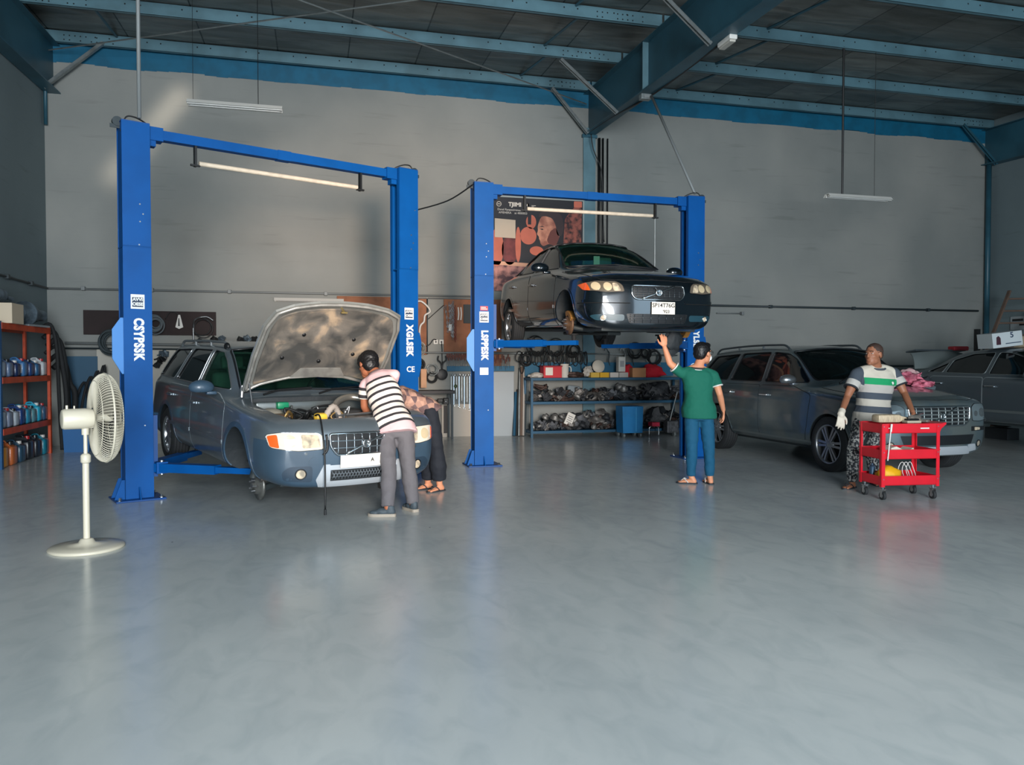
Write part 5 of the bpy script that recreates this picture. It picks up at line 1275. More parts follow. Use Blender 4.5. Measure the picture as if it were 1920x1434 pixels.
    sh = obj('shirt', me, shirt, t)
    if collar:
        b = BM(); c0 = che + spn * .070 + fw * .004; pts = [c0 + side * (.088 if B < 1.1 else .096) * math.cos(a) + fw * (.074 if B < 1.1 else .090) * math.sin(a) - spn * .02 * max(0, math.sin(a)) for a in [2 * PI * k / 20 for k in range(20)]]
        tube(b, pts, .013, closed=True); obj('collar', b, collar[0], sh)
        if len(collar) > 1:
            b = BM(); tube(b, [p - spn * .014 + (p - c0) * .1 for p in pts], .005, closed=True); obj('collar_piping', b, collar[1], sh)
    if cuff:
        for q in 'LR':
            s_, e_ = J['s' + q], J['e' + q]; c0 = s_.lerp(e_, sleeve); u, v, d = frame_of(e_ - s_); b = BM()
            tube(b, [c0 + (u * math.cos(a) + v * math.sin(a)) * (.062 * B) for a in [2 * PI * k / 20 for k in range(20)]], .009, closed=True); obj('cuff', b, cuff, sh)
    # trousers
    b = BM(); loft(b, [(pel - Vector((0, 0, .10)), hs, fwp, .150 * B, .105 * B), (pel + spn * .0 - Vector((0, 0, .03)), hs, (fwp * 2 + fw), .170 * B, .124 * B), (pel + spn * .05, hs, (fwp + fw), .164 * B, .120 * B), (pel + spn * .10, hs, fw, .150 * B, .112 * B), (pel + spn * .17, hs, fw, .138 * B, .104 * B)])
    for q in 'LR':
        h_, k_, a_ = J['h' + q], J['k' + q], J['a' + q]; end = k_.lerp(a_, pantlen)
        chain(b, [h_, h_.lerp(k_, .45), k_, k_.lerp(a_, .4), end], [.090 * legw, .090 * legw, .074 * legw, .070 * legw * legflare, .056 * legw * legflare], flat1=True)
    me = fuse(b, .010, 5); wrinkle(me, .007, 10, 5); me.polygons.foreach_set('use_smooth', [True] * len(me.polygons)); obj('trousers', me, pants, t)
    # footwear
    for q in 'LR':
        a_, t_ = J['a' + q], J['t' + q]; d = (t_ - a_); d.z = 0; d.normalize(); sx = Vector((-d.y, d.x, 0)); g = Vector((a_.x, a_.y, 0))
        M = Matrix(((d.x, sx.x, 0, g.x), (d.y, sx.y, 0, g.y), (0, 0, 1, 0), (0, 0, 0, 1)))
        outl = [(-.075, -.022), (-.06, -.034), (0, -.036), (.08, -.046), (.14, -.042), (.178, -.018), (.18, .012), (.14, .042), (.08, .046), (0, .036), (-.06, .034), (-.075, .022)]
        if feet == 'shoe':
            b = BM(); prism(b, rpoly([(x * 1.05, y * 1.05) for x, y in outl], .02, 3), M @ T(0, 0, .001), .028); so = obj('shoe_sole', b, SOLE, t, 40)
            b = BM()
            for x, z, rx, ry, rz in ((-.02, .05, .055, .038, .045), (.05, .045, .07, .042, .038), (.12, .035, .055, .040, .026), (-.02, .08, .045, .036, .04)): ellipsoid(b, (0, 0, 0), (rx, ry, rz), M @ T(x, 0, z))
            me = fuse(b, .008, 3); obj('shoe', me, SHOE, t)
        else:
            b = BM(); prism(b, rpoly([(x * 1.0, y * 1.0) for x, y in outl], .02, 3), M @ T(0, 0, .001), .014); so = obj('sandal', b, SANDAL, t, 40)
            b = BM()
            for s2 in (-1, 1): tube(b, smooth_path([M @ Vector((.12, 0, .03)), M @ Vector((.08, s2 * .03, .060)), M @ Vector((.03, s2 * .044, .016))]), .006, seg=6)
            obj('sandal_strap', b, STRAPW if feet == 'flip' else SANDAL, so)
    return t, body, sh, HMx, J
SK1 = mat('skin_brown', (158, 98, 70), .55, spec=.4); SK2 = mat('skin_tan', (206, 140, 106), .55, spec=.4); SK3 = mat('skin_dark', (150, 98, 72), .5, spec=.4)
HAIR = mat('hair_black', (16, 15, 17), .5); HAIR3 = mat('hair_cropped', (62, 44, 36), .7)
V = Vector
# striped shirt, bent over the engine
ST = [(0, (206, 170, 172))]
dk, wh, pk = (44, 42, 46), (226, 214, 204), (212, 176, 178)
pos = .120; spec = [(0, pk), (pos, dk)]
for k in range(7):
    spec.append((pos + .028, wh)); pos += .078; spec.append((pos, dk))
spec.append((pos + .028, pk))
STR1 = stripe_mat('shirt_striped', spec, [(0, wh), (.012, dk), (.045, wh), (.09, dk), (.12, pk)])
J = dict(aL=at(727, 952, 7.22), aR=at(774, 945, 7.42), kL=at(729, 878, 7.34), kR=at(766, 876, 7.44), hL=at(722, 803, 7.52), hR=at(758, 798, 7.46),
         sL=at(684, 722, 7.86), sR=at(739, 702, 7.80), eL=at(683, 762, 7.90), wL=at(698, 792, 8.05), eR=at(726, 745, 8.02), wR=at(712, 778, 8.15), head=at(690, 684, 7.98))
J['tL'] = J['aL'] + V((-.9, .25, 0)); J['tR'] = J['aR'] + V((-.35, .9, 0))
person('person', 'person in a striped polo shirt and grey trousers bending over the open engine', J, SK1, HAIR, STR1, mat('trousers_grey', (92, 90, 94), .85, bump=.15, bscale=40), face=(-.35, .75, -.35), headup=(-.1, .55, .8), hairstyle='long', feet='shoe', build=.98, legw=.98, sleeve=.62, collar=(mat('collar_dark', (90, 74, 76), .8),), legflare=1.1, shirtlen=.075)
# plaid shirt, bending in from the far side of the bonnet
def plaid_nodes(nt, bs):
    N = nt.nodes.new; L = nt.links.new; tc = N('ShaderNodeTexCoord'); mp = N('ShaderNodeMapping'); mp.inputs['Rotation'].default_value = (R(38), R(12), R(33)); L(tc.outputs['Object'], mp.inputs[0])
    ck = N('ShaderNodeTexChecker'); ck.inputs['Scale'].default_value = 9; ck.inputs[1].default_value = (*lin((178, 140, 122)), 1); ck.inputs[2].default_value = (*lin((104, 84, 84)), 1); L(mp.outputs[0], ck.inputs[0])
    c2_ = N('ShaderNodeTexChecker'); c2_.inputs['Scale'].default_value = 18; c2_.inputs[1].default_value = (1, 1, 1, 1); c2_.inputs[2].default_value = (.78, .76, .78, 1); L(mp.outputs[0], c2_.inputs[0])
    mx = N('ShaderNodeMix'); mx.data_type = 'RGBA'; mx.blend_type = 'MULTIPLY'; mx.inputs[0].default_value = 1; L(ck.outputs[0], mx.inputs[6]); L(c2_.outputs[0], mx.inputs[7]); L(mx.outputs[2], bs.inputs['Base Color']); bs.inputs['Roughness'].default_value = .85
PLAID = ramp_mat('shirt_plaid', plaid_nodes)
J = dict(aL=at(802, 905, 8.70), aR=at(824, 908, 8.52), kL=at(806, 845, 8.62), kR=at(820, 848, 8.48), hL=at(800, 768, 8.72), hR=at(806, 772, 8.48),
         sL=at(752, 735, 8.80), sR=at(752, 745, 8.40), eL=at(737, 770, 8.62), wL=at(722, 785, 8.50), eR=at(740, 778, 8.34), wR=at(724, 790, 8.30), head=at(730, 735, 8.58))
J['tL'] = J['aL'] + V((-.9, -.35, 0)); J['tR'] = J['aR'] + V((-.85, -.5, 0))
person('person', 'person in a plaid shirt and black trousers bending in behind the estate headlamp', J, SK2, HAIR, PLAID, mat('trousers_black', (18, 24, 34), .85), face=(-.8, -.1, -.5), headup=(-.4, 0, .9), feet='sandal', build=.92, legw=1.02, legflare=1.35, pantlen=.86, shirtlen=.03)
# green shirt, reaching up under the raised car
GREEN = mat('shirt_green', (0, 92, 74), .85, bump=.1, bscale=50)
J = dict(aL=at(1296, 893, 8.30), aR=at(1331, 893, 8.24), kL=at(1297, 838, 8.27), kR=at(1329, 838, 8.22), hL=at(1297, 772, 8.30), hR=at(1324, 772, 8.26),
         sL=at(1277, 699, 8.28), sR=at(1338, 703, 8.20), eL=at(1256, 681, 8.30), wL=at(1246, 651, 8.33), eR=at(1349, 738, 8.14), wR=at(1356, 768, 8.24), head=at(1318, 663, 8.26))
J['tL'] = J['aL'] + V((-.75, .5, 0)); J['tR'] = J['aR'] + V((.15, .9, 0))
pC, bC, shC, HC, JC = person('person', 'person in a green shirt and face mask reaching up under the raised car', J, SK2, HAIR, GREEN, mat('trousers_blue', (0, 74, 104), .85, bump=.15, bscale=30), face=(.88, .42, .0), hairstyle='short', feet='flip', build=1.0, legw=.94, sleeve=.60, collar=(mat('collar_brown', (52, 50, 46), .8), WHITE), cuff=WHITE, shirtlen=.07,
   handspec={'L': (V((-.05, .1, 1)), V((.1, .9, .0)), .35, 1), 'R': (V((.1, .15, -1)), V((-.9, .2, 0)), .4, -1)}, jaw=1.1)
b = BM(); ellipsoid(b, (0, 0, 0), (.052, .036, .044), HC @ T(0, .080, -.045)); ellipsoid(b, (0, 0, 0), (.030, .03, .03), HC @ T(0, .092, -.02)); ellipsoid(b, (0, 0, 0), (.046, .05, .03), HC @ T(0, .05, -.07)); obj('face_mask', fuse(b, .006, 3), mat('mask_white', (232, 230, 226), .8), pC)
b = BM()
for q in (-1, 1): tube(b, smooth_path([HC @ V((q * .048, .07, -.03)), HC @ V((q * .068, .03, -.01)), HC @ V((q * .082, -.008, .01))]), .002, seg=5)
obj('mask_strap', b, WHITE, pC)
b = BM()
for q in (-1, 1):
    cc = HC @ V((q * .033, .104, .010)); tube(b, [cc + (HC.to_3x3() @ V((math.cos(a) * .024, 0, math.sin(a) * .017))) for a in [2 * PI * k / 16 for k in range(16)]], .0022, closed=True, seg=5); tube(b, [HC @ V((q * .056, .10, .014)), HC @ V((q * .082, -.005, .014))], .0022, seg=5)
obj('spectacles', b, BLACK, pC)
# striped polo with a green band, by the trolley
gr, st_, lt = (14, 140, 86), (62, 70, 80), (196, 188, 172)
STR3 = stripe_mat('shirt_banded', [(0, lt), (.13, gr), (.205, (170, 165, 158)), (.30, st_), (.375, (178, 172, 160)), (.455, st_), (.53, (170, 165, 155))], [(0, (30, 34, 40)), (.012, (176, 172, 166)), (.085, st_)])
def camo_nodes(nt, bs):
    N = nt.nodes.new; L = nt.links.new; tc = N('ShaderNodeTexCoord'); n = N('ShaderNodeTexNoise'); n.inputs['Scale'].default_value = 42; n.inputs['Detail'].default_value = 1.5
    r = N('ShaderNodeValToRGB'); r.color_ramp.interpolation = 'CONSTANT'; e = r.color_ramp.elements; e[0].position = 0; e[0].color = (*lin((40, 42, 46)), 1); e[1].position = .54; e[1].color = (*lin((168, 166, 160)), 1); x = e.new(.47); x.color = (*lin((92, 96, 100)), 1)
    L(tc.outputs['Object'], n.inputs[0]); L(n.outputs[0], r.inputs[0]); L(r.outputs[0], bs.inputs['Base Color']); bs.inputs['Roughness'].default_value = .85
CAMO = ramp_mat('trousers_patterned', camo_nodes)
J = dict(aR=at(1597, 903, 7.55), aL=at(1640, 903, 7.70), kR=at(1600, 845, 7.50), kL=at(1634, 845, 7.62), hR=at(1617, 785, 7.60), hL=at(1653, 785, 7.64),
         sR=at(1607, 701, 7.62), sL=at(1676, 700, 7.60), eR=at(1588, 745, 7.58), wR=at(1577, 775, 7.42), eL=at(1696, 738, 7.50), wL=at(1711, 772, 7.22), head=at(1638, 665, 7.56))
J['tR'] = J['aR'] + V((-.8, -.35, 0)); J['tL'] = J['aL'] + V((-.3, -.9, 0))
pD, bD, shD, HD, JD = person('person', 'person in a grey polo with a green band leaning on the red trolley', J, SK3, HAIR3, STR3, CAMO, face=(-.93, -.37, .03), hairstyle='cropped', feet='sandal', build=1.24, legw=.98, sleeve=.60, collar=(mat('collar_slate', (62, 68, 76), .8),), cuff=mat('cuff_black', (30, 34, 40), .8), shirtlen=.12,
   handspec={'R': (V((-.1, -.1, -1)), V((.3, .9, 0)), .35, 1), 'L': (V((.1, -.5, -.55)), V((0, -.2, -1)), .5, -1)}, jaw=1.15, neck_r=.062)
b = BM(); w_ = JD['wR']; e_ = JD['eR']; ellipsoid(b, w_ + V((0, 0, -.01)), (.041, .041, .05)); hand(b, w_, V((-.1, -.1, -1)), V((.3, .9, 0)), 1, .35, s=1.12); cyl(b, w_ + (e_ - w_).normalized() * .06, w_ - (e_ - w_).normalized() * .02, .040, .037, seg=14)
me = fuse(b, .0065, 2); obj('work_glove', me, mat('glove_white', (206, 196, 180), .85), pD)
c0 = (JD['sL'] + JD['sR']) / 2; p = c0 + (JD['sL'] - c0) * .50; bt = BVHTree.FromPolygons([v.co.copy() for v in shD.data.vertices], [tuple(q.vertices) for q in shD.data.polygons]); h_ = bt.ray_cast(V((p.x, p.y - 1.5, p.z - .11)), V((0, 1, 0)))
if h_[0] is not None:
    b = BM(); ellipsoid(b, h_[0], (.020, .004, .020)); obj('shirt_emblem', b, WHITE, shD)
# ------------------------------------------------------------------ pedestal fan
IV = mat('ivory_plastic', (206, 198, 178), .4, coat=.2)
t = thing('pedestal_fan', 'cream pedestal fan on a round base at the left front', 'fan', (-1.72, 6.55, 0))
b = BM(); lathe(b, [(.265, 0), (.268, .012), (.255, .024), (.16, .034), (.06, .048), (.045, .075), (.03, .08)], 48, cap=True); obj('base', b, IV, t)
b = BM(); cyl(b, (0, 0, .07), (0, 0, .70), .024, seg=20); p_ = obj('pole', b, IV, t, 60)
b = BM(); cyl(b, (0, 0, .70), (0, 0, .94), .014, seg=16); obj('inner_pole', b, IV, p_, 60)
b = BM(); lathe(b, [(.026, .66), (.036, .67), (.036, .72), (.02, .735)], 24); obj('height_collar', b, IV, p_, 60)
AX = V((.90, .42, 0)).normalized(); AC = V((.125, .055, 1.005))
b = BM(); cyl(b, (0, 0, .88), (0, 0, .95), .026, seg=20); box(b, -.05, .06, -.028, .028, .93, .965, M=Matrix.Rotation(math.atan2(AX.y, AX.x), 4, 'Z'), bev=.01); obj('tilt_neck', b, IV, t, 60)
Mf = Fr(AC, AX.cross(V((0, 0, 1))), V((0, 0, 1)))      # z of this frame = -AX or AX
if (Mf.to_3x3() @ V((0, 0, 1))).dot(AX) < 0: Mf = Mf @ rot(0, PI, 0)
b = BM(); lathe(b, [(.05, -.30), (.070, -.295), (.078, -.28), (.080, -.14), (.070, -.085), (.05, -.08)], 32, Mf); mt = obj('motor_housing', b, IV, t, 40)
b = BM(); cyl(b, Mf @ V((0, 0, -.26)) + V((0, 0, .07)), Mf @ V((0, 0, -.26)) + V((0, 0, .105)), .009); obj('oscillation_knob', b, IV, mt); b = BM(); cyl(b, Mf @ V((0, 0, -.21)) + V((0, 0, .07)), Mf @ V((0, 0, -.21)) + V((0, 0, .10)), .006); obj('lock_knob', b, IV, mt)
RC = .345
for nm, prof in (('rear_guard', [(.085, -.085), (.20, -.085), (.29, -.07), (.335, -.035), (RC, 0)]), ('front_guard', [(.07, .10), (.17, .095), (.27, .075), (.325, .04), (RC, .004)])):
    b = BM(); sp_ = smooth_path([(r_, z_, 0) for r_, z_ in prof], 4)
    for k in range(90):
        a = 2 * PI * k / 90; tube(b, [Mf @ V((q.x * math.cos(a), q.x * math.sin(a), q.y)) for q in sp_], .0026, seg=4)
    gd = obj(nm, b, IV, t)
    for r_, z_ in ((prof[0]), (prof[2]), ):
        b = BM(); tube(b, [Mf @ V((r_ * math.cos(a), r_ * math.sin(a), z_)) for a in [2 * PI * k / 40 for k in range(40)]], .003, closed=True, seg=6); obj('guard_ring', b, IV, gd)
b = BM(); tube(b, [Mf @ V((RC * math.cos(a), RC * math.sin(a), 0)) for a in [2 * PI * k / 60 for k in range(60)]], .008, closed=True, seg=8); obj('guard_rim', b, IV, t)
b = BM(); lathe(b, [(.001, .112), (.05, .108), (.068, .10), (.068, .095)], 24, Mf); obj('front_badge', b, IV, t)
b = BM(); lathe(b, [(.03, -.06), (.035, .04), (.02, .055), (.001, .058)], 24, Mf); hb = obj('blade_hub', b, IV, t)
for k in range(3):
    b = BM(); a0 = 2 * PI * k / 3; Q = []
    for i in range(7):
        r_ = .03 + .27 * i / 6; w_ = .035 + .075 * math.sin(PI * (i + 1) / 8.5)
        row = []
        for j in range(5):
            u_ = (j / 4 - .5) * 2; a = a0 + u_ * w_ / max(r_, .08) ; row.append(b.verts.new(Mf @ V((r_ * math.cos(a), r_ * math.sin(a), .0 + u_ * .028))))
        Q.append(row)
    for i in range(6):
        for j in range(4): b.faces.new((Q[i][j], Q[i + 1][j], Q[i + 1][j + 1], Q[i][j + 1]))
    bmesh.ops.solidify(b, geom=b.faces[:], thickness=.004); obj('fan_blade', b, mat('blade_grey', (190, 184, 170), .4), hb, 60)

# ------------------------------------------------------------------ orange rack with cans by the left wall
ORANGE = mat('rack_orange', (196, 72, 34), .5, var=.3, vscale=5)
BLUEP = mat('rack_blue', (20, 78, 124), .5)
rk = thing('storage_rack', 'orange steel shelf rack along the left wall holding cans and bottles', 'rack', (-4.27, 12.68, 0))
for x in (-.17, .17):
    for y in (-.98, 1.0):
        b = BM(); box(b, x - .02, x + .02, y - .03, y + .03, 0, 2.0); obj('upright', b, BLUEP if (y < 0) else ORANGE, rk)
for z in (1.98, 1.24, .54):
    for x in (-.185, .185):
        b = BM(); box(b, x - .012, x + .012, -.95, .97, z - .085, z); obj('beam', b, ORANGE, rk)
    b = BM(); box(b, -.17, .17, -.95, .97, z - .02, z - .004); obj('shelf_board', b, mat('board_dull', (92, 84, 74), .8), rk)
def canister(w, d, h, c, capc, label, group, loc, rz, labelc=None, name='oil_can', cat='canister'):
    t = thing(name, label, cat, loc, rz, group)
    m = mat('can_%d_%d_%d' % c, c, .35, coat=.3)
    b = BM(); box(b, -w / 2, w / 2, -d / 2, d / 2, 0, h * .80, bev=min(w, d) * .16); prism(b, [(-w * .40, h * .74), (w * .42, h * .74), (w * .2, h * .93), (-w * .28, h * .93)], Fr((0, d * .32, 0), (1, 0, 0), (0, 0, 1)), d * .64); obj('body', b, m, t, 50)
    b = BM(); tube(b, smooth_path([(-w * .34, 0, h * .76), (-w * .32, 0, h * .97), (-w * .05, 0, h * 1.0), (w * .05, 0, h * .9)]), .012, seg=8); obj('handle', b, m, t)
    b = BM(); cyl(b, (w * .24, 0, h * .84), (w * .24, 0, h * .97), w * .13, seg=14); obj('cap', b, mat('cap_%d_%d_%d' % capc, capc, .4), t)
    if labelc:
        b = BM(); box(b, -w * .36, w * .36, -d / 2 - .0015, d / 2 + .0015, h * .18, h * .62); obj('label', b, mat('lbl_%d_%d_%d' % labelc, labelc, .5), t)
    return t
X0 = -4.27; rows = [
 (1.24, .27, [((150, 170, 190), 'pale blue'), ((90, 110, 140), 'slate blue'), ((24, 44, 84), 'navy'), ((60, 110, 160), 'blue'), ((30, 60, 110), 'dark blue'), ((40, 90, 130), 'steel blue'), ((180, 185, 188), 'silver')], 'top'),
 (.54, .29, [((150, 165, 180), 'silver grey'), ((120, 130, 150), 'grey'), ((170, 180, 190), 'pale grey'), ((24, 56, 110), 'navy'), ((40, 130, 160), 'teal'), ((90, 140, 150), 'sea green'), ((40, 160, 190), 'turquoise'), ((60, 90, 120), 'slate')], 'middle'),
 (0.0, .36, [((196, 130, 40), 'amber'), ((180, 96, 50), 'rust orange'), ((40, 70, 90), 'petrol blue'), ((24, 28, 34), 'black'), ((30, 36, 44), 'charcoal'), ((30, 120, 140), 'turquoise')], 'bottom')]
for z, h, cs, nm in rows:
    n = len(cs)
    for i, (c, cn) in enumerate(cs):
        y = 12.68 - .80 + 1.66 * i / (n - 1); hh = h * (1 - .12 * ((i * 7) % 3) / 2)
        canister(.24 if z else .26, .17 if z else .22, hh, c, [(160, 30, 34), (20, 24, 28), (200, 196, 190)][(i + int(z * 10)) % 3], '%s oil can on the %s shelf of the orange rack' % (cn, nm) if z else '%s jerry can on the floor under the orange rack' % cn, None, (X0 + .04, y, z), R(90 if False else 0), (210, 210, 204) if (i % 3 == 0 and z) else None, name='oil_can' if z else 'jerry_can')
for k in range(3):
    canister(.12, .10, .16, [(30, 34, 44), (150, 40, 36), (60, 100, 140)][k], (20, 20, 22), ['small black bottle', 'small red bottle', 'small blue bottle'][k] + ' tucked behind the cans on the orange rack', None, (X0 - .11, 12.2 + k * .5, 1.24), 0, name='oil_bottle', cat='bottle')
t = thing('cardboard_box', 'cream box on top of the orange rack at the left edge', 'box', (-4.22, 12.15, 1.98))
b = BM(); box(b, -.2, .2, -.22, .22, 0, .28, bev=.006); bd = obj('carton', b, mat('box_cream', (206, 190, 166), .7), t)
b = BM(); box(b, -.04, .04, .22, .222, .1, .2); obj('hand_hole', b, BLACK, bd)
CASTM = mat('cast_metal', (104, 120, 132), .45, metal=.4, var=.4, vscale=9, bump=.4)
t = thing('gearbox', 'grey gearbox casting lying on top of the orange rack', 'gearbox', (-4.2, 13.05, 1.98), R(80))
b = BM(); lathe(b, [(.06, -.3), (.13, -.28), (.17, -.1), (.19, -.08), (.19, -.05), (.15, -.02), (.13, .15), (.09, .2), (.085, .42), (.05, .44)], 24, T(0, 0, .19) @ rot(0, R(90), 0)); obj('housing', b, CASTM, t, 40)
b = BM(); box(b, -.25, .35, -.16, .16, 0, .03, bev=.005); obj('tray', b, mat('tray_steel', (130, 136, 140), .5), t)
for k in range(8):
    a = 2 * PI * k / 8; b = BM(); cyl(b, (-.09, .17 * math.cos(a), .19 + .17 * math.sin(a)), (-.05, .17 * math.cos(a), .19 + .17 * math.sin(a)), .014, seg=6); obj('bolt', b, SILVER, t)
t = thing('exhaust_silencer', 'grey silencer lying at the near end of the orange rack top', 'exhaust', (-4.28, 11.95, 2.26), R(80))
b = BM(); lathe(b, [(.04, -.3), (.10, -.26), (.115, 0), (.10, .26), (.04, .3)], 20, T(.0, .02, .115) @ rot(0, R(90), 0)); obj('shell', b, CASTM, t, 40)
b = BM(); cyl(b, (.3, .02, .115), (.55, .02, .09), .03); obj('pipe', b, CASTM, t)
random.seed(11)
for k in range(6):
    b = BM(); x = -4.02 + .03 * (k % 3); y = 13.78 + .09 * k; zt = 2.05 - .12 * k; tube(b, smooth_path([(x - .2, y - .15, zt - .1), (x - .08, y - .02, zt), (x, y, zt - .35), (x + .02 + .05 * (k % 2), y + .03, .9), (x + .03, y + .05, .45 - .05 * k), (x + .04, y + .08, .03)]), .028 + .008 * (k % 3), seg=10)
    tag(obj('rubber_hose', b, DARK), 'black rubber hose hanging behind the far end of the orange rack', 'hose', 'hoses hanging by the orange rack')
for k in range(4):
    b = BM(); tube(b, smooth_path([(-3.95 + .1 * k, 14.3, .03), (-3.9 + .1 * k, 14.35, .8), (-3.8 + .1 * k, 14.5, 1.1 + .1 * k), (-3.72 + .08 * k, 14.4, .6), (-3.7 + .08 * k, 14.3, .03)]), .022, seg=8); tag(obj('bumper_trim', b, DARK), 'dark curved rubber strip propped in the left back corner', 'strip', 'rubber strips in the left back corner')

# ------------------------------------------------------------------ back wall, left part
def panel(x0, x1, y0, y1, m, name, label, cat, Y=14.86, th=.02, kids=None):
    p = at(x0, y1, Y); q = at(x1, y0, Y); t = thing(name, label, cat, (p.x, Y, p.z)); b = BM(); box(b, 0, q.x - p.x, -th, th * .3, 0, q.z - p.z, bev=.003); obj('board', b, m, t)
    return t, q.x - p.x, q.z - p.z
WOODD = mat('board_dark', (44, 32, 32), .8, var=.3, vscale=3); WOODB = mat('board_brown', (150, 98, 70), .8, var=.3, vscale=4)
t, w, h = panel(157, 405, 585, 627, WOODD, 'notice_board', 'dark brown board on the back wall behind the left lift', 'board')
t, w, h = panel(125, 183, 668, 862, mat('panel_blue', (36, 78, 104), .6), 'steel_sheet', 'dark blue steel sheet in the left back corner behind the fan', 'panel', Y=14.8)
t, w, h = panel(184, 330, 655, 835, mat('panel_white', (180, 176, 166), .6), 'wall_panel', 'off-white panel on the back wall behind the estate car', 'panel', Y=14.82)
conduit([(XL + .3, 14.78, 1.78), (1.4, 14.78, 1.72)], .022, 'pale hanging rail on the back wall behind the estate car', GREYP, name='tool_rail', cat='rail', clamps=[(x, 14.8, 1.75) for x in (-3.6, -1.4, .8)])
conduit([(XL + .3, 14.74, 1.69), (1.4, 14.74, 1.66)], .014, 'thin dark rail just under the pale rail behind the estate car', DGREY, name='tool_rail', cat='rail')
def coil(c, r, n, m, label, name='cable_coil', cat='coil', th=.012, jit=.25, grp=None, flat=True):
    b = BM(); random.seed(int(abs(c[0]) * 97 + abs(c[2]) * 31))
    for k in range(n):
        rr = r * (1 - jit * random.random()); ox, oz = (random.random() - .5) * r * .3, (random.random() - .5) * r * .3; dy = -.02 - .03 * random.random() - .012 * k; ph = random.random() * 6
        tube(b, [(ox + rr * math.cos(a), dy + .01 * math.sin(a * 2 + ph), oz - .02 + rr * 1.05 * math.sin(a)) for a in [2 * PI * i / 26 for i in range(26)]], th, closed=True, seg=6)
    o = obj(name, b, m, loc=c); return tag(o, label, cat, grp)
coil(tuple(at(213, 640, 14.70)), .20, 12, mat('net_dark', (52, 62, 66), .7), 'round dark wire coil hung beside the left lift post', th=.014)
coil(tuple(at(292, 606, 14.75)), .15, 7, mat('net_grey', (88, 96, 100), .6), 'tangled grey coil hung on the dark board', th=.014, jit=.5)
coil(tuple(at(380, 612, 14.75)), .16, 2, BLACK, 'black hose loop at the right end of the dark board', th=.010, jit=.1)
t = thing('inspection_lamp', 'white inspection lamp hook hanging on the dark board', 'lamp', tuple(at(336, 603, 14.80)))
b = BM(); prism(b, [(-.06, -.10), (0, -.13), (.07, -.10), (.02, .12), (-.01, .12)], Fr((0, 0, 0), (1, 0, 0), (0, 0, 1)), .03); obj('shade', b, WHITE, t)
b = BM(); prism(b, [(-.015, -.08), (.015, -.08), (.008, .06), (-.008, .06)], Fr((0, -.032, 0), (1, 0, 0), (0, 0, 1)), .004); obj('slot', b, BLACK, t)
b = BM(); tube(b, smooth_path([at(336, 596, 14.8), at(330, 586, 14.78), at(318, 586, 14.78), at(310, 598, 14.78)]), .008); tag(obj('cable', b, BLACK), 'thin black cable above the white inspection lamp', 'cable')
b = BM(); tube(b, smooth_path([at(363, 640, 14.7), at(363, 606, 14.72), at(372, 596, 14.72), at(388, 594, 14.72), at(400, 601, 14.72)]), .014); tag(obj('chain', b, SILVER), 'bright chain looped at the end of the dark board', 'chain')
random.seed(5)
for k, (x, y) in enumerate(((300, 672), (306, 664), (294, 684), (450, 640), (462, 637), (474, 636), (400, 640), (412, 636), (372, 642))):
    c = at(x, y, 14.72); b = BM()
    for j in range(3): box(b, -.07 + random.random() * .08, .02 + random.random() * .08, -.05, .05, -.05 + random.random() * .05, .02 + random.random() * .06, M=rot(random.random(), random.random(), random.random()), bev=.008)
    cyl(b, (-.1, 0, -.02), (.09, 0, .03), .012, seg=8)
    o = obj('engine_bracket', b, [BLACK, CASTM, DARK][k % 3], loc=c); tag(o, 'small dark metal part hung on the rail behind the estate car roof', 'part', 'small parts on the rail behind the estate car')
# blue tub and dark bin in the left corner
t = thing('plastic_tub', 'blue plastic tub behind the fan motor', 'tub', tuple(at(150, 815, 13.9)[:2]) + (0,))
b = BM(); prism(b, [(-.18, 0), (.18, 0), (.21, .55), (-.21, .55)], Fr((0, .2, 0), (1, 0, 0), (0, 0, 1)), .4); obj('tub', b, mat('tub_blue', (20, 92, 150), .5), t)
b = BM(); box(b, -.23, .23, -.22, .22, .55, .60, bev=.01); obj('rim', b, mat('tub_blue_light', (60, 130, 180), .5), t)
t = thing('waste_bin', 'dark bin between the fan and the left lift post', 'bin', tuple(at(222, 800, 13.6)[:2]) + (0,))
b = BM(); prism(b, [(-.18, 0), (.18, 0), (.22, .8), (-.22, .8)], Fr((0, .2, 0), (1, 0, 0), (0, 0, 1)), .4); obj('bin', b, DARK, t); b = BM(); box(b, -.24, .24, -.24, .24, .8, .85, bev=.01); obj('lid', b, mat('lid_dark', (40, 52, 60), .6), t)

# ------------------------------------------------------------------ tool wall between the lifts
panel(632, 735, 557, 605, WOODB, 'tool_board', 'brown tool board above the open bonnet behind the lift post', 'board')
panel(779, 800, 560, 665, WOODB, 'tool_board', 'narrow brown tool board right beside the left lift post', 'board')
panel(832, 886, 560, 660, WOODB, 'tool_board', 'brown tool board with chains between the two lifts', 'board')
panel(919, 940, 562, 688, WOODB, 'tool_board', 'brown tool board seen just right of the middle lift post', 'board')
b = BM(); 
for x0, x1 in ((779, 800), (803, 886)):
    p, q = at(x0, 560, 14.84), at(x1, 560, 14.84); box(b, p.x, q.x, 14.82, 14.86, p.z, p.z + .02)
tag(obj('board_rail', b, DGREY), 'thin dark rail along the top of the tool boards between the lifts', 'rail')
conduit([at(801, 560, 14.84), at(801, 664, 14.84)], .014, 'thin dark vertical pipe on the tool wall', DGREY)
conduit([at(779, 661, 14.78), at(886, 661, 14.78)], .016, 'pale rail with hanging tools between the lifts', GREYP, name='tool_rail', cat='rail')
conduit([at(917, 662, 14.76), at(1100, 662, 14.76)], .024, 'steel rail with hanging belts behind the raised car', GALV, name='tool_rail', cat='rail')
conduit([at(1100, 663, 14.78), at(1270, 666, 14.78)], .014, 'thin steel rail right of the hanging belts', GALV, name='tool_rail', cat='rail')
